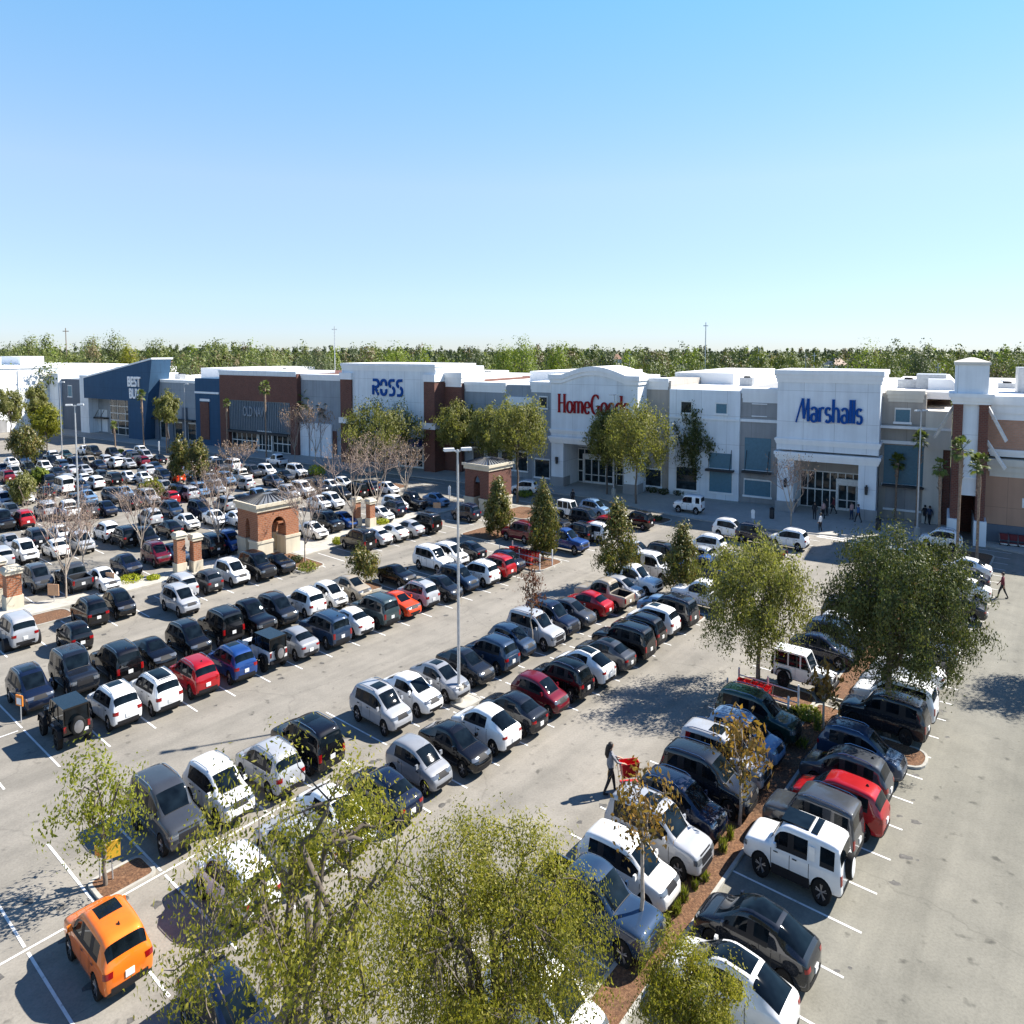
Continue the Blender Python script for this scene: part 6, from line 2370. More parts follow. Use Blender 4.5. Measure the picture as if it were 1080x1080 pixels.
def pavilion(label, ca, cb, ha, hb, h, brick):
    """square brick gateway with an arched opening in each side and a seamed metal hip roof"""
    x, y = ab(ca, cb)
    root = thing('walkway_pavilion', label, 'pavilion', (x, y, 0), -AROW)
    L, W_ = hb, ha                    # local x across the rows, y along the rows
    cw = 1.75
    base_h = 1.35
    for sx in (-1, 1):
        for sy in (-1, 1):
            bx, by = sx * (L - cw / 2), sy * (W_ - cw / 2)
            MB().box(bx - cw / 2 - .1, bx + cw / 2 + .1, by - cw / 2 - .1, by + cw / 2 + .1, 0, base_h).build('plinth', STONE, root)
            MB().box(bx - cw / 2 - .18, bx + cw / 2 + .18, by - cw / 2 - .18, by + cw / 2 + .18, base_h + .001, base_h + .2).build('plinth_cap', STONE, root)
            MB().box(bx - cw / 2, bx + cw / 2, by - cw / 2, by + cw / 2, base_h + .201, h - 2.101).build('pier', brick, root)
    def head(span):
        s2 = span - cw
        pts = [(-span, h - .6), (-span, h - 2.1), (-s2, h - 2.1)]
        for i in range(11):
            a = PI - PI * i / 10
            pts.append((s2 * math.cos(a), h - 2.1 + .9 * math.sin(a)))
        pts += [(s2, h - 2.1), (span, h - 2.1), (span, h - .6)]
        return pts
    for s in (-1, 1):
        w = MB()
        w.yz(head(W_), s * L - (.45 if s > 0 else 0), s * L + (.45 if s < 0 else 0))
        w.build('wall', brick, root)
        w = MB()
        w.xz([(min(max(px, -L + .452), L - .452), pz) for px, pz in head(L)], s * W_ - (.45 if s > 0 else 0), s * W_ + (.45 if s < 0 else 0))
        w.build('wall', brick, root)
    c = MB()
    c.box(-L - .15, L + .15, -W_ - .15, W_ + .15, h - .599, h - .25)
    c.box(-L - .35, L + .35, -W_ - .35, W_ + .35, h - .249, h)
    c.build('cornice', STONE, root)
    r_ = MB()
    r_.prism([(-L - .1, -W_ - .1), (L + .1, -W_ - .1), (L + .1, W_ + .1), (-L - .1, W_ + .1)], h + .001, h + .45, 0, taper=.25)
    ro = r_.build('roof', plain('grey_roof_metal', (.20, .21, .22), .45, .5), root)
    sm = MB()
    n = 9
    for i in range(n):
        u = -1 + 2 * i / (n - 1)
        for s in (-1, 1):
            sm.tube([(s * (L + .1), u * W_, h + .03), (s * (L + .1) * .25, u * W_ * .25, h + .48)], .05, 4)
            sm.tube([(u * L, s * (W_ + .1), h + .03), (u * L * .25, s * (W_ + .1) * .25, h + .48)], .05, 4)
    sm.build('roof_seam', plain('dark_seam', (.03, .03, .032), .5), ro)
    return root


x, y = ab(16.4, -75.7)
pavilion('large orange brick pavilion over the walkway with a seamed metal roof', 16.75, -75.6, 2.7, 2.2, zat(*ab(16.75, -75.6), 526), BRICK_O)
pavilion('dark brick walkway pavilion in the tree shade before the storefront oaks', *to_ab(*at(515, 538)), 2.6, 2.4, zat(*at(515, 538), 487), BRICK_D)


# ---- small signs
def board_sign(label, base, top, wpx, mat, rz=None, two=False, inner=None, group='coloured boards on posts'):
    x, y = at(*base)
    h = zat(x, y, top)
    s = F2 / (y * math.cos(CQ) + CAM_H * math.sin(CQ))
    w = wpx / s / 2
    root = thing('post_sign', label, 'sign', (x, y, 0), -.15 if rz is None else rz, group)
    p = MB()
    p.tube([(0, .03, 0), (0, .03, h)], .035, 6)
    p.build('post', POLEM, root)
    b = MB()
    b.box(-w, w, -.06, 0, max(.5, h - w * 1.5), h)
    bo = b.build('board', mat, root)
    if inner:
        q = MB()
        q.box(-w * .7, w * .7, -.075, -.061, max(.6, h - w * 1.3), h - .12)
        q.build('panel', inner, bo)
    return root


SIGN_Y = plain('yellow_sign_face', (.72, .42, .03), .5)
SIGN_T = plain('tan_board', (.52, .30, .17), .6)
board_sign('orange framed sign with pale centre before the black open-fender jeep', (22, 762), 733, 10, ORANGE, -.35, inner=WHITE)
board_sign('yellow sign board facing right on the thin tree behind the orange car', (119, 930), 887, 16, SIGN_Y, .6)
board_sign('yellow square sign facing left at the thin tree behind the orange car', (105, 930), 893, 9, SIGN_Y, -.5, inner=ORANGE)
board_sign('tan board before the grey crossover by the walkway', (57, 636), 616, 13, SIGN_T)
board_sign('tan board before the white sedan by the walkway', (117, 624), 604, 10, SIGN_T)
board_sign('tan board before the dark car at the two pillars', (416, 544), 533, 6, SIGN_T)
board_sign('orange tan board by the silver blue sedan', (461, 541), 530, 8, SIGN_T)
for px, py, tp in ((794, 552, 537), (89, 473, 461), (168, 481, 465), (499, 516, 502), (474, 528, 512)):
    x, y = at(px, py)
    h = zat(x, y, tp)
    root = thing('crossing_sign', {794: 'white crossing post by the shuttered shop', 89: 'white crossing post left of the blue wedge', 168: 'white sign post right of the blue wedge', 499: 'white sign at the dark pavilion', 474: 'white post left of the dark pavilion'}[px], 'sign', (x, y, 0), FRZ, 'white crossing posts')
    MB().tube([(0, .05, 0), (0, .05, h)], .05, 6).build('post', POLEM, root)
    b = MB()
    b.xz([(-.22, h * .35), (.22, h * .35), (.26, h * .9), (0, h), (-.26, h * .9)], -.03, .0)
    b.build('board', WHITE, root)


# ---- shopping carts
def cart_parts():
    P = {}
    b = MB()                                           # basket: flared tub, open at the top
    lo = [(-.36, -.19), (.36, -.16), (.36, .16), (-.36, .19)]
    hi = [(-.48, -.28), (.44, -.22), (.44, .22), (-.48, .28)]
    li = [(x * .92, y * .9) for x, y in lo]
    hi2 = [(x * .95, y * .92) for x, y in hi]
    vs = [(*p, .48) for p in lo] + [(*p, .96) for p in hi] + [(*p, .96) for p in hi2] + [(*p, .51) for p in li]
    fs = [(3, 2, 1, 0)] + [(i, (i + 1) % 4, 4 + (i + 1) % 4, 4 + i) for i in range(4)] + [(4 + i, 4 + (i + 1) % 4, 8 + (i + 1) % 4, 8 + i) for i in range(4)] + [(8 + i, 8 + (i + 1) % 4, 12 + (i + 1) % 4, 12 + i) for i in range(4)] + [(12, 13, 14, 15)]
    b.add(vs, fs)
    P['basket'] = b.mesh('basket', RED)
    t = MB()
    t.prism([(-.40, -.24), (.42, -.17), (.42, .17), (-.40, .24)], .20, .27)
    P['tray'] = t.mesh('tray', RED)
    f = MB()
    for s in (-1, 1):
        f.tube([(.40, s * .17, .10), (-.40, s * .24, .12), (-.46, s * .25, .45), (-.56, s * .27, 1.02)], .018, 5)
        f.tube([(.38, s * .16, .12), (.40, s * .17, .48)], .018, 5)
    P['frame'] = f.mesh('frame', CHROME)
    h = MB()
    h.tube([(-.56, -.30, 1.02), (-.56, .30, 1.02)], .025, 6)
    P['handle'] = h.mesh('handle', TRIM)
    w = MB()
    w.lathe_y([(.001, -.02), (.06, -.02), (.06, .02), (.001, .02)], 10)
    P['wheel'] = w.mesh('wheel', RUBBER)
    return P


CARTP = cart_parts()


MAROONP = plain('maroon_plastic', (.13, .012, .018), .5)
for _k in ('basket', 'tray'):
    _m = CARTP[_k].copy()
    _m.materials.clear()
    _m.materials.append(MAROONP)
    CARTP['dark_' + _k] = _m


def cart(label, x, y, rz, group=None, z=0, dark=False):
    root = thing('shopping_cart', label, 'shopping cart', (x, y, z), rz, group)
    for k in ('basket', 'tray', 'frame', 'handle'):
        obj(k, CARTP['dark_' + k if dark and k in ('basket', 'tray') else k], root)
    for xx, yy in ((.38, -.16), (.38, .16), (-.38, -.23), (-.38, .23)):
        obj('wheel', CARTP['wheel'], root, (xx, yy, .06))
    return root


def corral(label, a0, a1, b0, b1, ncart, seed):
    x, y = ab((a0 + a1) / 2, (b0 + b1) / 2)
    wa, lb = (a1 - a0) * STALL / 2, (b1 - b0) / 2
    root = thing('cart_corral', label, 'cart corral', (x, y, 0), -AROW)
    for s in (-1, 1):
        r_ = MB()
        for z in (.45, .95):
            r_.tube([(-lb, s * wa, z), (lb, s * wa, z)], .035, 6)
        r_.build('rail', POLEM, root)
        for xx in (-lb, 0, lb):
            MB().lathe([(.07, 0), (.07, 1.25), (.05, 1.3)], 8, (xx, s * wa)).build('post', POLEM if xx < lb else WHITE, root)
    for i in range(ncart):
        row, k = i % 2, i // 2
        ca = (a0 + a1) / 2 + (-.22 if row else .22) * (a1 - a0)
        cb = b0 + .6 + k * .46
        px, py = ab(ca, cb)
        cart('red shopping cart nested in the small corral beside the white jeep' if ncart < 10 else 'red shopping cart nested in the corral beside the red crossover row', px, py, -AROW + PI, 'red carts in the corrals')


corral('metal cart corral holding red carts beside the red crossover row', 22.25, 23.1, -52.0, -46.2, 16, 1)
corral('small corral of red carts between the white jeep and a dark green car', 16.7, 17.45, -18.5, -14.4, 8, 2)

# row of nested carts along the tan brick wall
for i in range(14):
    x, y = fp(T(1046, 560, -3) + 1.2 + i * .95, -4.6)
    cart('maroon shopping cart in the long line along the tan brick wall', x, y, FRZ, 'carts along the tan wall', GROUND_Z, True)

# bins at the M store columns, benches
for px, py, lab in ((814, 548, 'dark litter bin at the left column of the white box store'), (926, 560, 'dark litter bin at the right column of the white box store')):
    x, y = at(px, py)
    root = thing('litter_bin', lab, 'bin', (x, y, GROUND_Z), 0)
    MB().lathe([(.30, 0), (.33, .1), (.33, .85), (.30, .9)], 14).build('body', AWN, root, smooth=40)
    MB().lathe([(.35, .901), (.33, 1.0), (.12, 1.1)], 14).build('lid', TRIM, root, smooth=40)

# ================================================================ PEOPLE
SKIN = plain('skin', (.42, .25, .17), .6)
HAIRD = plain('dark_hair', (.02, .014, .01), .6)


def cloth(nm, c):
    return MATS.get(nm) or plain(nm, c, .85)


def person(label, x, y, rz, top_c, leg_c, pose='stand', hair=HAIRD, long_hair=False, z=0, h=1.74, rest=None):
    """one skinned body: trunk, head, limbs with hands of five fingers, coloured by garment"""
    me = bpy.data.meshes.new('body')
    V, E, Rr = [], [], []

    def vtx(p, r_, parent=None):
        V.append(p)
        Rr.append(r_)
        if parent is not None:
            E.append((parent, len(V) - 1))
        return len(V) - 1
    s = h / 1.74
    pel = vtx((0, 0, .94), .145)
    wst = vtx((0.01, 0, 1.10), .125, pel)
    ch = vtx((.0, 0, 1.30), .15, wst)
    nk0 = vtx((-.005, 0, 1.45), .075, ch)
    nk = vtx((.01, 0, 1.52), .055, nk0)
    hd = vtx((.02, 0, 1.60), .082, nk)
    hd2 = vtx((.02, 0, 1.68), .085, hd)
    vtx((.01, 0, 1.73), .05, hd2)
    nose = vtx((.115, 0, 1.61), .014, hd)
    stride = {'walk': .24, 'push': .20, 'stand': .04}[pose]
    for sd in (1, -1):
        f = stride * sd
        hp = vtx((0, sd * .09, .90), .105, pel)
        kn = vtx((f * .55 + .03, sd * .10, .50), .068, hp)
        an = vtx((f - (.06 if f < 0 else 0), sd * .10, .10), .043, kn)
        he = vtx((f - .02 - (.05 if f < 0 else 0), sd * .10, .045), .042, an)
        vtx((f + .15 - (.05 if f < 0 else 0), sd * .115, .035), .036, he)
        sh = vtx((0, sd * .165, 1.40), .062, ch)
        if pose == 'push':
            el, wr = (.16, sd * .22, 1.14), (.40, sd * .20, 1.06)
        elif pose == 'walk':
            el, wr = (-f * .45, sd * .24, 1.12), (-f * .8 + .08, sd * .23, .88)
        else:
            el, wr = (-.02, sd * .23, 1.13), (.09, sd * .21, .90)
        e_ = vtx(el, .042, sh)
        w_ = vtx(wr, .029, e_)
        d = (Vector(wr) - Vector(el)).normalized()
        pm = Vector(wr) + d * .06
        p_ = vtx(tuple(pm), .031, w_)
        for k in range(4):
            o_ = (k - 1.5) * .018
            side = Vector((0, 0, 1)) if pose == 'push' else Vector((1, 0, 0))
            if pose == 'push':
                side = Vector((.0, 1, 0))
            ln = (.05, .058, .055, .042)[k]
            a_ = pm + d * .035 + side * o_
            k1 = vtx(tuple(a_), .010, p_)
            k2 = vtx(tuple(a_ + d * ln * .6), .0085, k1)
            vtx(tuple(a_ + d * ln * .8 + Vector((-.01, -sd * .02, -.015))), .008, k2)
        tside = Vector((1, 0, 0)) if pose != 'push' else Vector((0, -sd, .2))
        t1 = vtx(tuple(Vector(wr) + d * .03 + tside * .035), .011, w_)
        vtx(tuple(Vector(wr) + d * .075 + tside * .05), .009, t1)
    me.from_pydata([tuple(c * s for c in p) for p in V], E, [])
    o_tmp = bpy.data.objects.new('tmp', me)

    def mods(o):
        sk = o.modifiers.new('skin', 'SKIN')
        lay = o.data.skin_vertices[0].data if o.data.skin_vertices else None
        o.modifiers.new('sub', 'SUBSURF').levels = 1
        return []
    bm = bmesh.new()
    bm.from_mesh(me)
    lay = bm.verts.layers.skin.verify()
    bm.verts.ensure_lookup_table()
    for v, r_ in zip(bm.verts, Rr):
        v[lay].radius = (r_ * s, r_ * s)
    bm.verts[0][lay].use_root = True
    bm.to_mesh(me)
    bm.free()
    bpy.data.objects.remove(o_tmp)
    bmh = eval_mods(me, mods)
    shoe = cloth('dark_shoes', (.02, .02, .022))
    bmh.materials.clear()
    for m in (top_c, leg_c, SKIN, shoe):
        bmh.materials.append(m)
    mi = []
    for p in bmh.polygons:
        c = p.center / s
        armr = abs(c.y) > .17
        if c.z > 1.475 and abs(c.y) < .14:
            i = 2
        elif c.z < .09:
            i = 3
        elif (pose == 'push' and c.x > .33 and c.z > .9) or (pose != 'push' and armr and c.z < .93 and c.z > .55):
            i = 2
        elif c.z < .95 and not armr:
            i = 1
        else:
            i = 0
        mi.append(i)
    bmh.polygons.foreach_set('material_index', mi)
    bmh.polygons.foreach_set('use_smooth', [True] * len(mi))
    for v in bmh.vertices:
        v.co.z *= K
    bmh.update()
    bmh.name = 'person'
    o = obj('person', bmh, None, (x, y, z), rz)
    tag(o, label, 'person')
    o.scale = (1.45, 1.45, 1.0)
    hm = MB()
    prof = [(.002, 1.742), (.05, 1.735), (.085, 1.70), (.097, 1.65), (.096, 1.60)]
    n = 14
    vs, fs = [], []
    for r_, zz in prof:
        for k in range(n):
            a = 2 * PI * k / n
            fr = math.cos(a)
            zc = zz - (0 if fr > .1 else (.05 if zz < 1.68 else 0))
            if fr > .55 and zz < 1.66:
                zc = 1.665
            vs.append(((.005 + r_ * fr) * s, r_ * math.sin(a) * s, zc * s))
    fs = [(i * n + k, i * n + (k + 1) % n, (i + 1) * n + (k + 1) % n, (i + 1) * n + k) for i in range(len(prof) - 1) for k in range(n)]
    hm.add(vs, fs)
    if long_hair:
        hm.tube([(-.07 * s, 0, 1.64 * s), (-.105 * s, 0, 1.50 * s), (-.13 * s, 0, 1.34 * s), (-.12 * s, 0, 1.22 * s)], [.075 * s, .085 * s, .08 * s, .03 * s], 8)
    hm.build('hair', hair, o, smooth=60)
    for sy in (-1, 1):
        ey = MB()
        ey.lathe_y([(.001, -.008), (.012, -.004), (.012, .004), (.001, .008)], 8, (.098 * s, sy * .032 * s, 1.645 * s))
        ey.build('eye', HAIRD, o)
    return o


BLK = cloth('black_cloth', (.015, .015, .018))
GRY = cloth('grey_cloth', (.20, .20, .22))
WHT = cloth('white_cloth', (.72, .72, .72))
DEN = cloth('denim', (.03, .05, .10))
MAR = cloth('maroon_cloth', (.14, .02, .03))
BLU = cloth('blue_cloth', (.05, .13, .32))
PNK = cloth('pale_pink_cloth', (.55, .33, .30))
wx, wy = at(643.5, 836)
wd = math.radians(12)
person('woman with long dark hair in grey top and black trousers pushing a red cart', wx, wy, wd, GRY, BLK, 'push', long_hair=True, h=1.92)
cart('red shopping cart pushed by the long haired woman beside the parked SUVs', wx + math.cos(wd) * 1.12, wy + math.sin(wd) * 1.12, wd).scale = (1.15, 1.15, 1.15)
folk = [(865, 561, BLK, WHT, 'stand', 2.2, 'man in white top and dark trousers at the sunny plaza edge'), (1057, 631, BLK, MAR, 'walk', 2.4, 'person in dark maroon clothes walking in the right hand lane'), (604, 533, BLK, BLK, 'stand', 1.5, 'person in black behind the white jeep near the arched store'),
        (859, 549, BLK, BLK, 'stand', 1.0, 'person in black left of the man in white, under the entrance'), (868, 548, BLK, PNK, 'stand', 2.0, 'person in a pale top just behind the man in white'), (872, 545, BLK, BLK, 'stand', 2.6, 'left of two dark figures at the doors of the white box store'), (879, 543, BLK, MAR, 'walk', 2.6, 'right of two dark figures at the doors of the white box store'), (898, 549, DEN, PNK, 'stand', 2.0, 'person in pink near the right doors of the white box store'), (905, 552, BLK, BLU, 'walk', 2.2, 'person in a blue top at the right column of the white box store'),
        (975, 553, BLK, BLK, 'walk', .8, 'person in black beside the palms, left of two'), (980, 554, BLK, DEN, 'walk', .8, 'person in black beside the palms, right of two'), (635, 510, GRY, WHT, 'stand', 1.2, 'person in white inside the arched entrance')]
for px, py, lc, tc_, ps, rz, lab in folk:
    x, y = at(px, py)
    person(lab, x, y, rz, tc_, lc, ps, z=(GROUND_Z if py < 556 and px > 800 else 0))

# ================================================================ PARKED CARS
NEAR_LIST = {
    # row: (across, offset within the bay, [(bay, kind, colour, nose F or rear R towards the lower right, extras)])
    'the row beside the right hand lane': (-9.5, .82, [
        (8, 'fastback', 'pearl white', 'R', 'glass_roof'), (9, 'fastback', 'dark grey', 'R', 'glass_roof dark_rims'), (12, 'boxy_suv', 'grey', 'R', ''), (13, 'crossover', 'red', 'R', 'norail antenna'), (14, 'crossover', 'grey', 'R', 'antenna'), (15, 'crossover', 'steel blue', 'F', ''),
        (17, 'suv', 'dark grey', 'R', 'dark_rims'), (18, 'suv', 'white', 'R', ''), (19, 'sedan', 'silver', 'R', ''), (20, 'sedan', 'white', 'R', ''), (21, 'crossover', 'navy', 'R', ''), (22, 'crossover', 'white', 'R', ''), (23, 'sedan', 'maroon', 'R', '')]),
    'the row nosed up to the mulch strip': (-15.3, .82, [
        (8, 'pickup', 'steel blue', 'F', ''), (9, 'crossover', 'pearl white', 'F', 'norail'), (10, 'suv', 'silver', 'F', 'sunroof'), (11, 'crossover', 'navy', 'F', ''), (12, 'suv', 'dark grey', 'F', ''), (13, 'suv', 'silver', 'F', 'sunroof'), (14, 'crossover', 'light blue', 'F', ''), (15, 'suv', 'green', 'F', ''),
        (18, 'jeep', 'white', 'F', ''), (20, 'sedan', 'navy', 'F', ''), (21, 'crossover', 'steel blue', 'F', ''), (22, 'hatch', 'white', 'F', ''), (23, 'suv', 'black', 'F', ''), (24, 'sedan', 'dark grey', 'F', ''), (25, 'crossover', 'silver', 'F', '')]),
    'the row of the orange car': (-28.4, .6, [
        (5, 'crossover', 'white', 'R', 'antenna'), (6, 'sedan', 'silver', 'R', ''), (7, 'sedan', 'white', 'F', ''), (8, 'sedan', 'navy', 'R', ''), (9, 'hatch', 'light grey', 'F', ''), (10, 'sedan', 'black', 'F', ''), (11, 'fastback', 'white', 'R', ''), (12, 'sedan', 'dark grey', 'R', ''),
        (13, 'hatch', 'maroon', 'F', ''), (14, 'crossover', 'black', 'R', 'glass_roof'), (15, 'fastback', 'white', 'R', 'glass_roof'), (16, 'sedan', 'grey', 'R', 'sunroof'), (17, 'suv', 'black', 'R', ''), (18, 'crossover', 'black', 'R', ''), (19, 'crossover', 'white', 'R', 'sunroof norail'), (20, 'suv', 'dark grey', 'R', '')]),
    'the row of the tall lamp post': (-35.1, .6, [
        (5, 'suv', 'grey', 'F', ''), (6, 'crossover', 'white', 'F', ''), (7, 'crossover', 'silver', 'R', ''), (8, 'suv', 'black', 'R', 'sunroof'), (10, 'crossover', 'silver', 'F', 'sunroof'), (11, 'sedan', 'white', 'F', ''), (12, 'sedan', 'light grey', 'F', 'sunroof'), (13, 'sedan', 'dark grey', 'F', ''), (14, 'crossover', 'steel blue', 'R', ''), (15, 'hatch', 'steel blue', 'F', ''),
        (16, 'suv', 'silver', 'F', ''), (17, 'suv', 'navy', 'F', ''), (18, 'sedan', 'grey', 'F', ''), (19, 'sedan', 'red', 'R', ''), (20, 'pickup', 'beige', 'R', ''), (21, 'sedan', 'silver', 'F', ''), (22, 'pickup', 'white', 'F', '')]),
    'the row of the black jeep': (-48.9, .6, [
        (5, 'jeep', 'black', 'R', 'soft_top'), (6, 'crossover', 'white', 'R', 'sunroof'), (7, 'crossover', 'white', 'R', 'glass_roof'), (8, 'crossover', 'red', 'R', 'antenna'), (9, 'crossover', 'blue', 'R', 'sunroof'), (10, 'jeep', 'white', 'R', 'soft_top'), (11, 'sedan', 'light grey', 'R', ''), (12, 'suv', 'steel blue', 'R', 'antenna'), (13, 'sedan', 'white', 'R', ''), (14, 'suv', 'teal grey', 'R', 'dark_rims'),
        (15, 'coupe', 'orange red', 'F', ''), (16, 'crossover', 'silver', 'R', 'sunroof'), (17, 'sedan', 'dark grey', 'F', ''), (18, 'crossover', 'steel blue', 'F', ''), (19, 'crossover', 'white', 'R', ''), (20, 'crossover', 'red', 'R', ''), (21, 'hatch', 'navy', 'F', '')]),
    'the row of the low black coupe': (-55.5, .6, [
        (5, 'crossover', 'navy', 'F', 'sunroof'), (6, 'boxy_suv', 'dark grey', 'F', ''), (7, 'suv', 'black', 'R', 'antenna'), (8, 'coupe', 'black', 'F', ''), (9, 'crossover', 'black', 'F', ''), (10, 'boxy_suv', 'black', 'R', ''), (11, 'pickup', 'black', 'F', ''), (12, 'crossover', 'dark grey', 'F', ''), (13, 'crossover', 'white', 'R', ''), (14, 'hatch', 'pearl white', 'F', ''), (15, 'sedan', 'beige', 'F', ''),
        (17, 'coupe', 'black', 'F', ''), (19, 'suv', 'white', 'F', ''), (20, 'crossover', 'white', 'F', ''), (21, 'sedan', 'dark grey', 'R', '')]),
    'the row along the walkway': (-68.6, .6, [
        (6, 'minivan', 'silver', 'R', ''), (8, 'crossover', 'black', 'R', ''), (9, 'hatch', 'black', 'F', ''), (11, 'crossover', 'silver', 'R', ''), (12, 'hatch', 'grey', 'R', ''), (13, 'crossover', 'white', 'F', ''), (14, 'suv', 'black', 'F', 'norail'), (15, 'coupe', 'black', 'F', ''), (19, 'suv', 'black', 'R', ''), (20, 'sedan', 'white', 'R', ''), (21, 'sedan', 'pearl white', 'R', ''), (22, 'sedan', 'silver', 'R', ''), (23, 'suv', 'black', 'R', ''), (26, 'crossover', 'navy', 'R', '')]),
}
for row, (b, o_, lst) in NEAR_LIST.items():
    for k, kind, colr, fc, ex in lst:
        rr = random.Random(k * 17 + int(b))
        x, y = ab(k + o_ + rr.uniform(-.05, .05), b + rr.uniform(-.25, .25))
        spawn_car(kind, colr, x, y, F_RZ if fc == 'F' else B_RZ, row, fc, opts=ex.split())


# white off-roader with a spare wheel on its tail and a dark roof panel
def defender_extras(o, ck):
    sp = MB()
    n = 24
    prof = [(.001, -2.36), (.30, -2.36), (.37, -2.34), (.39, -2.28), (.39, -2.14), (.34, -2.10), (.001, -2.10)]
    vs = [(x, r_ * math.cos(2 * PI * k / n), 1.14 + r_ * math.sin(2 * PI * k / n)) for r_, x in prof for k in range(n)]
    sp.add(vs, [(i * n + k, i * n + (k + 1) % n, (i + 1) * n + (k + 1) % n, (i + 1) * n + k) for i in range(len(prof) - 1) for k in range(n)])
    so = sp.build('spare_wheel', RUBBER, o, smooth=40)
    cv = MB()
    vs = [(x, r_ * math.cos(2 * PI * k / n), 1.14 + r_ * math.sin(2 * PI * k / n)) for r_, x in ((.001, -2.372), (.27, -2.37), (.295, -2.361)) for k in range(n)]
    cv.add(vs, [(i * n + k, i * n + (k + 1) % n, (i + 1) * n + (k + 1) % n, (i + 1) * n + k) for i in range(2) for k in range(n)])
    cv.build('wheel_cover', WHITE, so, smooth=40)
    tp = MB()
    tp.prism([(-.62, -.58), (.62, -.58), (.62, .58), (-.62, .58)], 1.93, 1.985, 0, taper=.97)
    tp.box(-1.0, -.72, -.60, .60, 1.93, 1.975)
    tp.build('roof_panel', GLASS, o)
    lo = MB()
    for s in (1, -1):
        lo.box(-.78, .88, s * .965 - .03, s * .965 + .03, .36, .66)
        lo.build('sill_cladding', TRIM, o)
        lo = MB()
    for s in (1, -1):
        p = MB()
        p.box(-.98, -.72, s * .93 - .012, s * .93 + .012, 1.24, 1.66)
        q = p.build('side_panel', PAINT, o)
        set_col(q, 'white')


x, y = ab(3.76, -29.3)
spawn_car('crossover', 'orange', x, y, B_RZ, 'the row of the orange car', 'R', opts=('sunroof', 'antenna', 'norail'))
x, y = ab(11.82, -9.6)
spawn_car('boxy_suv', 'white', x, y, B_RZ, 'the row beside the right hand lane', 'R', opts=('norail',), extra=defender_extras)

NEAR_PX = [  # pixel of the car's middle, kind, colour, facing, row phrase
    (240, 1062, 'sedan', 'navy', 'F', 'the aisle at the bottom edge'), (575, 1056, 'crossover', 'white', 'F', 'the mulch strip row by the oak'), (78, 668, 'hatch', 'black', 'R', 'the lane beside the silver minivan'), (190, 632, 'crossover', 'silver', 'F', 'the row along the walkway'),
    (548, 561, 'suv', 'maroon', 'R', 'the bays by the cart corral'), (597, 571, 'pickup', 'blue', 'F', 'the bays by the cart corral'), (609, 561, 'crossover', 'black', 'R', 'the bays by the cart corral'), (626, 561, 'crossover', 'white', 'R', 'the bays by the cart corral'), (619, 548, 'suv', 'dark grey', 'F', 'the bays before the arched store'), (602, 539, 'jeep', 'white', 'F', 'the bays before the arched store'),
    (627, 536, 'crossover', 'light blue', 'F', 'the bays before the arched store'), (672, 548, 'crossover', 'black', 'R', 'the mulch island before the arched store'), (771, 558, 'crossover', 'white', 'F', 'the bays before the shutters'), (745, 574, 'crossover', 'white', 'R', 'the bays before the shutters'), (735, 585, 'hatch', 'silver', 'R', 'the bays before the shutters'), (742, 601, 'pickup', 'blue', 'R', 'the bays before the shutters'),
    (702, 585, 'crossover', 'black', 'F', 'the bays behind the evergreens'), (690, 600, 'boxy_suv', 'white', 'F', 'the bays behind the evergreens'), (740, 628, 'pickup', 'white', 'R', 'the mulch bed behind the evergreens'), (796, 563, 'crossover', 'navy', 'F', 'the bays before the shutters'), (832, 568, 'crossover', 'white', 'R', 'the bays before the plaza'),
    (992, 568, 'crossover', 'white', 'R', 'the palms by the tower'), (1018, 597, 'sedan', 'white', 'R', 'the bays below the tower'), (1015, 607, 'sedan', 'navy', 'R', 'the bays below the tower'), (1015, 619, 'sedan', 'white', 'R', 'the bays below the tower'), (1008, 638, 'sedan', 'dark grey', 'R', 'the bays below the tower'),
    (700, 640, 'sedan', 'light blue', 'F', 'the bays behind the evergreens'), (671, 580, 'hatch', 'silver', 'F', 'the bays behind the evergreens'), (770, 590, 'sedan', 'silver', 'R', 'the bays before the shutters'), (788, 600, 'crossover', 'grey', 'R', 'the bays before the shutters'), (765, 618, 'sedan', 'steel blue', 'R', 'the bays before the shutters')]
for px, py, kind, colr, fc, row in NEAR_PX:
    x, y = at(px, py, 1.2)
    spawn_car(kind, colr, x, y, F_RZ if fc == 'F' else B_RZ, row, fc)
x, y = at(727, 533, 1.2)
spawn_car('boxy_suv', 'white', x, y, FRZ + PI, 'the drive along the shuttered shop', 'side', opts=('norail',))
x, y = at(553, 514, 1.2)
spawn_car('crossover', 'white', x, y, FRZ + PI + .2, 'the drive along the arched store', 'side')

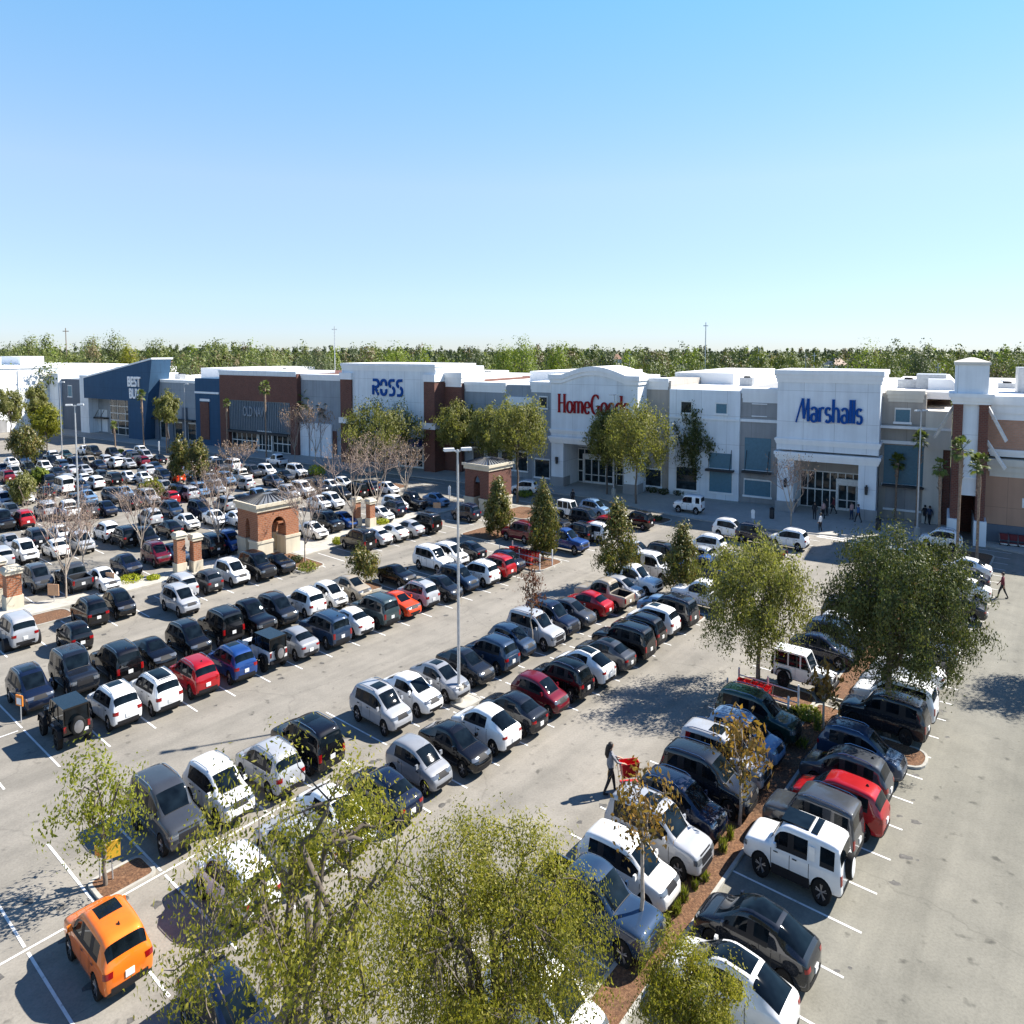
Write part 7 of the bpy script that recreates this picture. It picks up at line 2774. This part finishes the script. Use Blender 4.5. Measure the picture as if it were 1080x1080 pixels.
FAR_PX = [(40, 609, 'crossover', 'grey', 'F'), (77, 609, 'pickup', 'grey', 'R'), (109, 609, 'sedan', 'white', 'F'), (133, 594, 'sedan', 'navy', 'F'), (165, 584, 'crossover', 'maroon', 'F'), (183, 582, 'sedan', 'steel blue', 'F'), (219, 574, 'minivan', 'black', 'R'), (242, 571, 'crossover', 'blue', 'F'), (330, 558, 'sedan', 'pearl white', 'F'), (346, 551, 'suv', 'black', 'F'), (362, 547, 'sedan', 'blue', 'F'),
          (401, 541, 'sedan', 'white', 'F'), (414, 536, 'crossover', 'navy', 'R'), (434, 529, 'pickup', 'black', 'F'), (460, 526, 'sedan', 'light blue', 'F'), (26, 581, 'crossover', 'white', 'F'), (36, 567, 'crossover', 'dark grey', 'R'), (112, 560, 'crossover', 'white', 'R'), (130, 565, 'crossover', 'black', 'R'), (154, 567, 'crossover', 'black', 'F'), (197, 549, 'sedan', 'pearl white', 'F'), (178, 556, 'sedan', 'black', 'R'),
          (112, 535, 'sedan', 'navy', 'F'), (92, 537, 'crossover', 'grey', 'R'), (71, 538, 'pickup', 'white', 'R'), (48, 538, 'suv', 'silver', 'R'), (24, 547, 'crossover', 'red', 'R'), (181, 537, 'crossover', 'steel blue', 'F'), (212, 538, 'suv', 'navy', 'F'), (227, 545, 'sedan', 'white', 'F'), (250, 546, 'sedan', 'white', 'F'), (92, 523, 'sedan', 'light blue', 'F'), (66, 513, 'van', 'white', 'R'), (48, 519, 'hatch', 'black', 'R'), (25, 523, 'sedan', 'white', 'F'), (3, 527, 'crossover', 'silver', 'F'),
          (131, 519, 'sedan', 'light blue', 'F'), (100, 509, 'crossover', 'white', 'R'), (118, 506, 'suv', 'black', 'R'), (135, 502, 'sedan', 'white', 'F'), (151, 503, 'sedan', 'white', 'F'), (172, 502, 'crossover', 'navy', 'F'), (186, 502, 'hatch', 'orange red', 'R'), (185, 519, 'suv', 'navy', 'R'), (198, 520, 'crossover', 'silver', 'R'), (179, 524, 'hatch', 'red', 'R'), (89, 495, 'sedan', 'silver', 'F'), (74, 495, 'sedan', 'silver', 'R'), (60, 498, 'sedan', 'dark grey', 'F'), (54, 488, 'suv', 'black', 'F'),
          (104, 490, 'sedan', 'navy', 'F'), (121, 488, 'crossover', 'white', 'R'), (135, 488, 'sedan', 'silver', 'F'), (149, 487, 'crossover', 'maroon', 'R'), (163, 492, 'sedan', 'steel blue', 'F'), (149, 476, 'crossover', 'white', 'F'), (89, 474, 'sedan', 'white', 'F'), (99, 477, 'suv', 'black', 'F'), (119, 478, 'crossover', 'black', 'F'), (15, 498, 'crossover', 'silver', 'F'), (12, 487, 'sedan', 'white', 'F'), (3, 494, 'sedan', 'dark grey', 'F'),
          (281, 496, 'crossover', 'white', 'F'), (288, 506, 'sedan', 'steel blue', 'F'), (300, 501, 'sedan', 'dark grey', 'F'), (313, 497, 'suv', 'white', 'F'), (292, 486, 'pickup', 'white', 'R'), (350, 528, 'crossover', 'white', 'F'), (337, 529, 'sedan', 'white', 'F'), (409, 514, 'sedan', 'white', 'F'), (266, 497, 'crossover', 'grey', 'F'), (225, 486, 'sedan', 'white', 'R'), (69, 479, 'sedan', 'green', 'F'), (137, 479, 'sedan', 'blue', 'F')]
taken = []
for px, py, kind, colr, fc in FAR_PX:
    x, y = at(px, py, 1.2)
    big = py > 530
    spawn_car(kind, colr, x, y, F_RZ if fc == 'F' else B_RZ, 'the far left lot' if px < 240 else 'the lot behind the walkway', fc, far=not big)
    taken.append(to_ab(x, y))
rnd = random.Random(4)
pal = ['white'] * 7 + ['silver'] * 5 + ['light grey'] * 3 + ['grey'] * 3 + ['black'] * 6 + ['dark grey'] * 3 + ['navy'] * 4 + ['steel blue'] * 3 + ['blue', 'light blue', 'light blue', 'red', 'maroon', 'red', 'beige', 'pearl white']
kinds = ['sedan'] * 6 + ['crossover'] * 8 + ['suv'] * 3 + ['hatch'] * 3 + ['pickup'] * 2 + ['minivan', 'coupe']
nfill = 0
for b in (-80.6, -93.8, -100.4, -113.6, -120.2, -133.4, -140.0, -153.2, -159.8, -173, -179.6):
    for k in range(2, 44):
        a = k + .6
        x, y = ab(a, b)
        if any(abs(a - ta) < .75 and abs(b - tb) < 4.2 for ta, tb in taken):
            continue
        q = Vector((x - P0.x, y - P0.y))
        if q.dot(FN) > -19 or q.dot(FD) < -150:
            continue
        zc = y * math.cos(CQ) + CAM_H * math.sin(CQ)
        px = 540 + F2 * x / zc
        if px < -10 or px > 500 or rnd.random() < .12:
            continue
        if b > -82 and (14.3 < a < 19 or a < 8):
            continue
        py = YP - F2 * (y * math.sin(CQ) - CAM_H * math.cos(CQ)) / zc
        if b < -90 and px > 120 and py > 545:
            if rnd.random() < .35:
                continue
        spawn_car(rnd.choice(kinds), rnd.choice(pal), x, y, F_RZ if rnd.random() < .5 else B_RZ, 'the far left lot' if px < 240 else 'the lot behind the walkway', 'F', far=True)
        nfill += 1
for b, a0, a1 in ((-48.9, 25, 31), (-55.5, 23, 31), (-35.3, 24, 33), (-28.6, 25, 33), (-15.6, 26, 33)):
    for k in range(a0, a1):
        a = k + .6
        x, y = ab(a, b)
        if any((c[1] - x) ** 2 + (c[2] - y) ** 2 < 9 for c in CARS) or rnd.random() < .25:
            continue
        if b == -55.5 and a < 27:
            continue
        spawn_car(rnd.choice(kinds), rnd.choice(pal), x, y, F_RZ if rnd.random() < .5 else B_RZ, 'the bays towards the stores', 'F', far=True)
        nfill += 1
print('CARS', len(CARS), 'filled', nfill)

# ---- labels: colour and kind, how it stands, what stands on either side, which row
SHORT = {'sedan': 'sedan', 'coupe': 'coupe', 'fastback': 'electric car', 'crossover': 'crossover', 'hatch': 'hatchback', 'suv': 'SUV', 'minivan': 'minivan', 'van': 'van', 'pickup': 'pickup', 'boxy_suv': 'off-roader', 'jeep': 'jeep'}
for c in CARS:
    o, x, y, kind, colr, fc, row = c
    f = o.rotation_euler.z
    fc = 'nose out' if abs((f - F_RZ + PI) % (2 * PI) - PI) < .3 else ('tail out' if abs((f - B_RZ + PI) % (2 * PI) - PI) < .3 else 'side on')
    near = sorted((q for q in CARS if q is not c), key=lambda q: (q[1] - x) ** 2 + (q[2] - y) ** 2)[:6]
    c.append(near)
    c.append(fc)
used = {}
for c in CARS:
    o, x, y, kind, colr, _, row, near, fc = c
    base = f"{colr} {SHORT[kind]} {fc} in {row}"
    cands = []
    for i in range(5):
        for j in range(i + 1, 6):
            n1, n2 = near[i], near[j]
            cands.append(f"{colr} {SHORT[kind]}, {fc}, by a {n1[4]} {SHORT[n1[3]]} and {n2[4]} {SHORT[n2[3]]}, {row.replace('the row of ', 'row of ').replace('the ', '')}")
    lab = next((l for l in cands if l not in used and len(l.split()) <= 16), None) or next((l for l in cands if len(l.split()) <= 16), base)
    used[lab] = 1
    o['label'] = lab
SUN_STRENGTH, SKY_STRENGTH, EXPOSURE = 5.0, 0.15, 1.2
HAZE = 0.0

# ================================================================ LIGHT AND CAMERA
SUN_AZ = math.atan2(.33, .945)           # direction towards the sun in plan, from +x
SUN_EL = R(45)
world = bpy.data.worlds.new('World')
SC.world = world
world.use_nodes = True
nt = world.node_tree
sky = nt.nodes.new('ShaderNodeTexSky')
sky.sky_type = 'NISHITA'
sky.sun_disc = False
sky.sun_elevation = SUN_EL
sky.sun_rotation = PI / 2 - SUN_AZ
sky.altitude = 20
sky.air_density = 1.0
sky.dust_density = 0.0
sky.ozone_density = 1.5
gm = nt.nodes.new('ShaderNodeGamma')          # a camera-like shoulder for the very bright horizon of the physical sky
gm.inputs[1].default_value = 0.55
hs = nt.nodes.new('ShaderNodeHueSaturation')
hs.inputs['Saturation'].default_value = 1.45
nt.links.new(sky.outputs[0], gm.inputs[0])
nt.links.new(gm.outputs[0], hs.inputs['Color'])
tc = nt.nodes.new('ShaderNodeTexCoord')          # sky above the frame dimmed to deepen ground shadows, pale band towards the horizon
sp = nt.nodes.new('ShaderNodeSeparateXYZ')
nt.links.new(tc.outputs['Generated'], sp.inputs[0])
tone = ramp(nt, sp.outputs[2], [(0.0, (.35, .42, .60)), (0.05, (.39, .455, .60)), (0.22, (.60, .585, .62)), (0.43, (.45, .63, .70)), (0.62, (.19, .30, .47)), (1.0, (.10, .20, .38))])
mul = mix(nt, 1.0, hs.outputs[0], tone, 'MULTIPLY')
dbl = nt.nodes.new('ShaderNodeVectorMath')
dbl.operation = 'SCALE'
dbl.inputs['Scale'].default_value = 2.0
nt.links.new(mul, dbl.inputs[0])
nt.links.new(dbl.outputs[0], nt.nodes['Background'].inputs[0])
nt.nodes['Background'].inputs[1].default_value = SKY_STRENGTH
sl = bpy.data.lights.new('Sun', 'SUN')
sl.energy = SUN_STRENGTH
sl.angle = R(.5)
sl.color = (1.0, .95, .87)
so = obj('sun', sl)
so.rotation_euler = Vector((math.cos(SUN_AZ) * math.cos(SUN_EL), math.sin(SUN_AZ) * math.cos(SUN_EL), math.sin(SUN_EL))).to_track_quat('Z', 'Y').to_euler()
so.location = (60, 20, 80)
vs_ = SC.view_settings
vs_.view_transform = 'Standard'
vs_.look = 'None'
vs_.gamma = 1
vs_.exposure = EXPOSURE
cd = bpy.data.cameras.new('camera')
cam = obj('camera', cd)
cam.location = (0, 0, CAM_H)
cam.rotation_euler = (PI / 2 - CQ, 0, 0)
cd.sensor_width = 36
cd.lens = F2 / 1080 * 36
cd.shift_y = -(540 - YP) / 1080
cd.clip_start = .1
cd.clip_end = 20000
SC.camera = cam

# ---- the air: one thin even volume round everything below the sky
if HAZE > 0:
    hz = MB().box(-7100, 7100, -1600, 9100, -1, 75)
    m = bpy.data.materials.new('haze_air')
    m.use_nodes = True
    hn = m.node_tree
    hn.nodes.remove(hn.nodes['Principled BSDF'])
    pv = hn.nodes.new('ShaderNodeVolumePrincipled')
    pv.inputs['Color'].default_value = (.80, .88, 1.0, 1)
    pv.inputs['Density'].default_value = HAZE
    pv.inputs['Anisotropy'].default_value = 0.2
    hn.links.new(pv.outputs[0], hn.nodes['Material Output'].inputs['Volume'])
    tag(hz.build('haze', m), kind='stuff')
